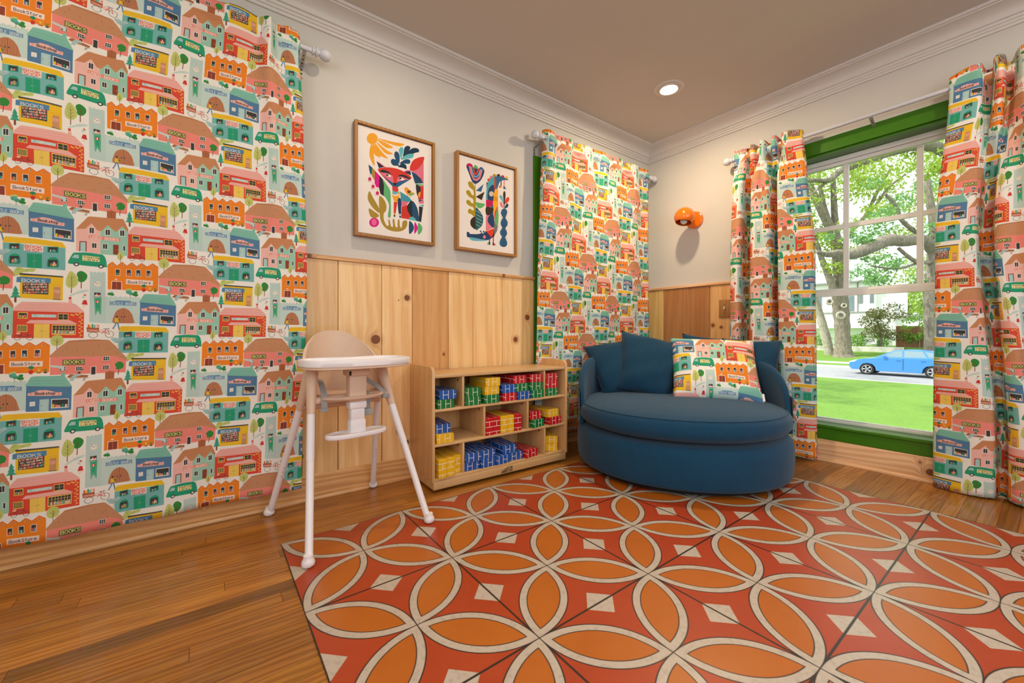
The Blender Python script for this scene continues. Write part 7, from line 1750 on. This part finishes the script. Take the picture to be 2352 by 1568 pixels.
tree('oak_tree', (39.07, 9.26, -1.45), 'pale sunlit trunk leaning left of the big forked oak', [(39.16, 9.20, -1.68, 0.44), (38.93, 9.37, -0.57, 0.35), (38.63, 9.59, 0.90, 0.33), (38.25, 9.88, 2.56, 0.31), (37.72, 10.28, 4.22, 0.29), (36.92, 10.87, 6.43, 0.22), (35.89, 11.65, 9.01, 0.18)], [], [(36.4, 9.5, 8.3, 1.13, 168), (37.8, 10.6, 10.5, 1.60, 148), (38.2, 11.2, 14.2, 1.40, 158), (40.4, 10.5, 9.0, 1.45, 120), (36.8, 12.5, 15.2, 1.34, 129), (40.2, 10.8, 12.0, 1.26, 100), (38.0, 12.0, 14.6, 1.95, 154), (39.7, 13.1, 9.8, 1.71, 174), (38.2, 10.6, 9.8, 1.93, 178), (39.1, 12.9, 10.7, 1.47, 142), (38.5, 11.6, 9.1, 1.80, 127), (39.4, 10.6, 9.2, 1.56, 175), (37.0, 10.4, 11.6, 1.34, 156), (35.8, 11.7, 8.9, 1.87, 124)], M_LEAF, M_BARK2, .15, 8)
tree('oak_tree', (32.46, 2.34, -1.45), 'oak behind the right curtain sending a thick limb across the view', [(32.53, 2.30, -1.52, 0.59), (32.44, 2.36, -0.19, 0.37), (32.35, 2.42, 1.95, 0.35), (32.35, 2.42, 3.82, 0.35), (32.57, 2.26, 5.55, 0.37), (32.53, 2.30, 7.29, 0.24), (32.31, 2.46, 8.89, 0.19), (32.14, 2.58, 10.50, 0.13)],
    [[(32.61, 2.23, 5.69, 0.32), (31.69, 2.67, 6.39, 0.34), (30.36, 3.29, 6.30, 0.35), (29.19, 3.79, 6.26, 0.36), (28.33, 4.19, 5.93, 0.36), (27.33, 4.68, 5.51, 0.33), (26.57, 5.00, 5.29, 0.28), (25.94, 5.35, 5.35, 0.23), (25.32, 5.69, 5.28, 0.17), (24.69, 6.03, 5.41, 0.10)], [(32.57, 2.26, 5.15, 0.13), (31.09, 2.87, 5.06, 0.12), (29.96, 3.47, 5.83, 0.10)], [(32.40, 2.39, 6.22, 0.13), (31.01, 3.43, 7.56, 0.12), (30.66, 3.69, 8.49, 0.11), (30.11, 4.10, 9.29, 0.08)], [(31.48, 2.83, 5.04, 0.08), (29.87, 3.53, 4.61, 0.07), (28.10, 4.36, 4.72, 0.05)]],
    [(29.5, 3.8, 8.0, 0.85, 118), (31.5, 5.0, 10.5, 0.68, 92), (35.9, 1.7, 8.9, 0.79, 119), (32.1, 4.7, 8.4, 0.81, 125), (33.9, 2.8, 10.2, 0.84, 96), (29.2, 4.7, 7.2, 0.91, 135), (31.7, 2.3, 6.9, 0.94, 106), (30.7, 1.4, 6.7, 0.63, 91), (34.4, 1.6, 8.7, 0.70, 110), (31.4, 3.6, 9.0, 0.84, 136), (34.5, 2.8, 7.4, 1.04, 121), (32.7, 4.8, 7.7, 0.99, 114)] + [(27.5, 4.2, 5.0, 0.48, 66), (30.4, 4.3, 4.0, 0.70, 74), (27.2, 3.2, 4.6, 0.46, 74), (32.4, 2.8, 4.1, 0.71, 73), (29.7, 4.4, 4.4, 0.73, 110), (28.5, 5.0, 4.4, 0.60, 72), (31.5, 4.2, 5.4, 0.73, 92), (28.7, 4.3, 3.9, 0.74, 108), (29.6, 3.8, 4.7, 0.58, 71), (25.7, 3.6, 3.7, 0.44, 96)] + [(28.9, 5.4, 5.6, 0.63, 68), (27.7, 4.5, 6.3, 0.63, 65), (27.7, 4.5, 6.2, 0.42, 61), (25.6, 4.7, 6.1, 0.43, 74), (29.2, 5.1, 6.5, 0.39, 64), (28.1, 6.4, 6.8, 0.41, 49)], M_LEAF2, M_BARK, .12, 13)
tree('oak_tree', (23.77, -1.15, -1.45), 'oak out of view whose dark limb hangs along the top panes', [(23.77, -1.15, -1.77, 0.54), (23.63, -1.04, 1.95, 0.44), (23.19, -0.71, 5.58, 0.40), (22.16, -0.19, 7.32, 0.32), (21.29, 0.21, 7.95, 0.27)],
    [[(22.16, -0.19, 7.32, 0.25), (20.86, 0.40, 8.05, 0.23), (19.69, 0.90, 8.25, 0.21), (19.01, 1.16, 8.11, 0.19), (18.15, 1.56, 7.83, 0.15), (17.07, 2.12, 7.37, 0.13), (16.22, 2.50, 7.04, 0.14), (15.85, 2.65, 6.87, 0.11), (15.37, 2.89, 6.48, 0.10), (14.82, 3.17, 6.44, 0.07), (14.31, 3.43, 6.37, 0.06)], [(15.39, 2.87, 6.49, 0.06), (15.17, 3.04, 6.27, 0.05), (14.69, 3.27, 5.87, 0.03)]],
    [(18.7, 0.7, 6.9, 0.43, 49), (19.2, 1.3, 8.0, 0.46, 81), (17.3, 2.6, 7.2, 0.47, 71), (18.5, 1.1, 8.3, 0.59, 60), (20.2, 0.9, 7.6, 0.45, 52), (18.6, 0.7, 6.8, 0.38, 57), (19.8, 1.5, 8.6, 0.53, 57), (19.8, 1.4, 8.4, 0.62, 70), (19.3, 1.4, 7.5, 0.64, 50), (16.2, 2.0, 7.1, 0.53, 52), (17.6, 0.2, 7.0, 0.55, 62), (14.9, 2.4, 7.2, 0.41, 85), (19.4, 1.2, 9.0, 0.36, 62), (18.5, 0.3, 7.1, 0.46, 65)] + [(rg.uniform(2, 20), rg.uniform(-8, 16), rg.uniform(6.5, 10.5), 1.2, 330) for _ in range(70)], M_LEAF, M_BARK, .09, 21)  # random sprays: unseen crown added overhead to dapple the lawn with shade
for i, (px_, lab) in enumerate(((0, 'pale green tree behind the white house, left one'), (1, 'pale green tree right of the white house'), (2, 'light green tree far behind the wooden fence'))):
    b_ = [(85.97, 18.52, -1.45), (79.65, 10.76, -1.45), (90.20, 10.37, -1.45)][i]
    tree('garden_tree', b_, lab, [(b_[0], b_[1], b_[2] - .5, .3), (b_[0], b_[1], b_[2] + 4, .2), (b_[0], b_[1] + .3, b_[2] + 8, .12)], [], [(b_[0] + rg.uniform(-3, 3), b_[1] + rg.uniform(-4, 4), b_[2] + rg.uniform(3, 13), 2.2, 130) for _ in range(20)], (M_LEAF2, M_LEAF, M_LEAF2)[i], M_BARK, .24, 30 + i, 'trees behind the houses')
# plum-leaved small tree and shrubs
b_ = (42.83, 6.82, -0.43)
tree('ornamental_tree', b_, 'bushy plum and green leaved small tree before the white house', [(b_[0], b_[1], b_[2] - .2, .10), (b_[0], b_[1], b_[2] + 1.2, .08), (b_[0], b_[1] + .2, b_[2] + 2.2, .05)], [], [(b_[0] + rg.uniform(-.7, .7), b_[1] + rg.uniform(-1.3, 1.3), b_[2] + rg.uniform(.8, 3.4), .75, 170) for _ in range(16)], M_LEAFR, M_BARK, .09, 40)
b_ = (42.99, 4.46, -0.43)
tree('ornamental_tree', b_, 'bright green small tree by the brown wooden fence', [(b_[0], b_[1], b_[2] - .2, .06), (b_[0], b_[1], b_[2] + 1.5, .04), (b_[0], b_[1], b_[2] + 2.6, .02)], [], [(b_[0] + rg.uniform(-.5, .5), b_[1] + rg.uniform(-.8, .8), b_[2] + rg.uniform(.6, 3.2), .5, 90) for _ in range(12)], M_SHRUB, M_BARK, .09, 41)
for i, (b_, r, lab) in enumerate((((42.31, 8.22, -0.43), .75, 'round clipped green shrub left of the yard sign'), ((43.80, 7.10, -0.43), .8, 'dark round shrub right of the yard sign'), ((42.01, 10.81, -0.43), .85, 'round green shrub left of the pale leaning trunk'))):
    root = empty('shrub', b_); tag(root, lab, 'shrub', 'shrubs before the white house')
    leaves('foliage', [(0, 0, r * .7, r, 700)], M_SHRUB, root, .08, 50 + i, .8)['kind'] = 'stuff'
    MB().tube([(0, 0, -.1), (0, 0, r * .7)], .05, 8).build('stem', M_BARK, root)

# white house
hx = 47.0; house = empty('house', (hx, 9.0, YZ)); tag(house, 'white modern two storey house across the street', 'house')
def hp(nm, mat, y0, y1, z0, z1, x0=0.0, x1=9.0, par=house): return MB().box(x0, x1, y0 - 9.0, y1 - 9.0, z0 - YZ, z1 - YZ).build(nm, mat, par)
hp('wall', M_HOUSE, 8.0, 24, YZ, 5.6); hp('wall', M_HOUSE, 6.75, 8.0, YZ, 7.4, .4, 6); hp('wall', M_HOUSE, 3.6, 6.75, YZ, 2.2, 1.0, 8)
hp('ledge', M_HGREY, 8.0, 24, 2.62, 2.75, -.9, 0.0); hp('soffit', M_HOUSE, 8.0, 24, 1.2, 2.62, -.85, 0.0); hp('ledge', M_HGREY, 8.0, 24, 5.6, 5.75, -.4, 9.2); hp('ledge', M_HGREY, 3.5, 6.75, 2.2, 2.32, .8, 8)
for (y0, y1, z0, z1) in ((9.6, 10.4, 2.9, 4.3), (12.2, 13.4, 2.9, 4.5), (8.15, 8.35, 3.6, 4.4), (8.95, 9.15, 3.6, 4.4), (16.5, 18.0, 2.9, 4.5)):
    w_ = hp('window', M_HGREY, y0 - .05, y1 + .05, z0 - .05, z1 + .05, -.04, .02); hp('pane', M_HGLASS, y0, y1, z0, z1, -.05, -.03, w_)
hp('downpipe', M_HGREY, 9.25, 9.33, 2.75, 5.6, -.08, 0.0)
wl = tag(MB().box(41.6, 41.95, 5.2, 40, GZ, YZ + .02).build('garden_wall', M_CONC), 'low pale retaining wall before the white house', 'wall')
fn = empty('wooden_fence', (43.2, 4.3, YZ)); tag(fn, 'brown board fence right of the plum leaved tree', 'fence'); bm_ = MB().box(0, .04, -.098, .098, 0, 1.75).mesh('fence_board', M_FENCE)
for i in range(17): o = link('fence_board', bm_, fn); o.location = (0.01 * (i % 2), 1.5 - i * .2, 0)
for z in (.3, 1.4): MB().box(.05, .1, -1.8, 1.6, z, z + .09).build('fence_rail', M_FENCE, fn)
sg = empty('yard_sign', (42.40, 7.40, -0.43)); tag(sg, 'small white yard sign with dark marks and two legs', 'sign')
MB().box(-.02, .02, -.42, .42, .22, .74).build('sign_board', M_HOUSE, sg); MB().box(-.02, .02, -.42, -.38, -.3, .22).build('sign_leg', M_HGREY, sg); MB().box(-.02, .02, .38, .42, -.3, .22).build('sign_leg', M_HGREY, sg)
m = MB(); st = lettering('SOA', (-.3, .40), (.3, .40), .22, .03)
for s_ in st:
    for p, q in zip(s_, s_[1:]):
        p, q = np.array(p), np.array(q); d_ = q - p; l = np.hypot(*d_)
        if l > 1e-6:
            d_ = d_ / l * .02; n_ = np.array([-d_[1], d_[0]]); m.prism([(-x[0], x[1]) for x in (p - n_ - d_, q - n_ + d_, q + n_ + d_, p + n_ - d_)], 'x', -.03, -.0205)
m.build('sign_marks', M_HGREY, sg)

# blue hatchback parked on the far side of the street
M_CAR = plain('blue_car_paint', '3f84d4', .22, .0, var=.01, coat=.8); M_TYRE = plain('tyre', '232323', .8); M_RIM = plain('alloy', 'c9ccd0', .3, .6); M_CGL = plain('car_glass', '8297a0', .08, var=.02); M_LAMP = plain('headlamp', 'd9e2e8', .1)
car = empty('car', (27.3 + .1, 5.04, GZ - .12)); tag(car, 'blue hatchback car parked across the street', 'car')
def carprof(pts, half, inset, top_in): 
    """side profile (y back from nose, z) swept over the width with tumblehome"""
    m = MB(); n = len(pts); V = []
    ws = [(-half, inset), (-half + .05, .02), (-half + .16, 0), (half - .16, 0), (half - .05, .02), (half, inset)]
    cy_ = sum(p[0] for p in pts) / n; cz = sum(p[1] for p in pts) / n
    for w_, ins in ws:
        for y_, z_ in pts:
            sq = 1 - top_in * max(0, (z_ - .75) / .7); V.append((w_ * sq, -(cy_ + (y_ - cy_) * (1 - ins * .5)), cz + (z_ - cz) * (1 - ins)))
    m.add(V, [tuple(range(n)), tuple(range((len(ws) - 1) * n, len(ws) * n))] + [(i * n + j, i * n + (j + 1) % n, (i + 1) * n + (j + 1) % n, (i + 1) * n + j) for i in range(len(ws) - 1) for j in range(n)]); return m
low = [(0.02, .42), (.0, .55), (.06, .70), (.25, .80), (.7, .90), (1.15, .97), (1.7, .98), (2.8, 1.0), (3.7, 1.02), (4.2, 1.0), (4.33, .85), (4.36, .5), (4.25, .28), (3.85, .24), (3.80, .45), (3.68, .60), (3.46, .66), (3.24, .60), (3.12, .45), (3.07, .22), (1.22, .22), (1.17, .45), (1.05, .60), (.83, .66), (.61, .60), (.49, .45), (.44, .26), (.15, .26)]
carprof(low, .88, .06, .0).build('body', M_CAR, car, smooth=True, angle=35)
cab = [(1.12, .96), (1.55, 1.20), (1.95, 1.39), (2.5, 1.455), (3.1, 1.44), (3.6, 1.36), (4.0, 1.20), (4.22, .99), (3.0, .97)]
carprof(cab, .80, .05, .16).build('roof_cabin', M_CAR, car, smooth=True, angle=35)
for pts in ([(1.42, 1.02), (1.95, 1.335), (2.28, 1.375), (2.28, 1.03)], [(2.36, 1.03), (2.36, 1.378), (3.05, 1.365), (3.22, 1.04)], [(3.30, 1.05), (3.15, 1.355), (3.5, 1.28), (3.72, 1.10)]):
    for sx_i in (-1, 1):
        m = MB(); n = len(pts); tz = lambda z_: sx_i * (.807 - .16 * .80 * max(0, (z_ - .75) / .7))
        m.add([(tz(z_), -y_, z_) for y_, z_ in pts] + [(tz(z_) - sx_i * .03, -y_, z_) for y_, z_ in pts], [tuple(range(n)), tuple(range(n, 2 * n))] + [(j, (j + 1) % n, n + (j + 1) % n, n + j) for j in range(n)])
        m.build('side_window', M_CGL, car)
MB().prism([(-1.17, 1.0), (-1.16, .985), (-1.95, 1.375), (-1.96, 1.40)], 'x', -.58, .58).build('windscreen', M_CGL, car)
for sx_i in (-1, 1):
    MB().prism([(-.05, .66), (-.10, .73), (-.42, .82), (-.30, .70)], 'x', sx_i * .60, sx_i * .885).build('headlamp', M_LAMP, car)
    MB().prism([(-1.50, 1.02), (-1.52, 1.12), (-1.66, 1.13), (-1.68, 1.04)], 'x', sx_i * .82, sx_i * .99).build('wing_mirror', M_CAR, car, bevel=.02)
    MB().box(sx_i * .885 - .01, sx_i * .885 + .01, -2.34, -2.33, .35, .96).build('door_gap', M_DARK, car)
    for yy in (-2.15, -3.1): MB().box(sx_i * .89 - .015, sx_i * .89 + .015, yy - .09, yy + .09, .86, .89).build('door_handle', M_CAR, car)
    for yy in (-.83, -3.46):
        R9 = Matrix.Translation((sx_i * .86, yy, .315)) @ Matrix.Rotation(PI / 2 * sx_i, 4, 'Y')
        w_ = MB().lathe([(.21, -.2), (.30, -.2), (.318, -.17), (.318, -.03), (.30, .0), (.225, .005), (.215, -.02)], 32, R9, close=True).build('wheel', M_TYRE, car, smooth=True, angle=40)
        rm = MB().lathe([(.0001, -.03), (.05, -.02), (.06, -.04), (.0001, -.045)], 20, R9)
        for k_ in range(5):
            a = k_ * 2 * PI / 5 + .3
            for da in (-.13, .13): rm.box(.03, .205, -.016, .016, -.035, -.01, R9 @ Matrix.Rotation(a + da, 4, 'Z'))
        rm.lathe([(.195, -.04), (.217, -.03), (.217, .0), (.200, .003)], 32, R9, close=True)
        rm.build('rim', M_RIM, w_)
        MB().lathe([(.0001, -.07), (.2, -.07), (.2, -.06), (.0001, -.06)], 20, R9).build('brake_disc', M_DARK, w_)
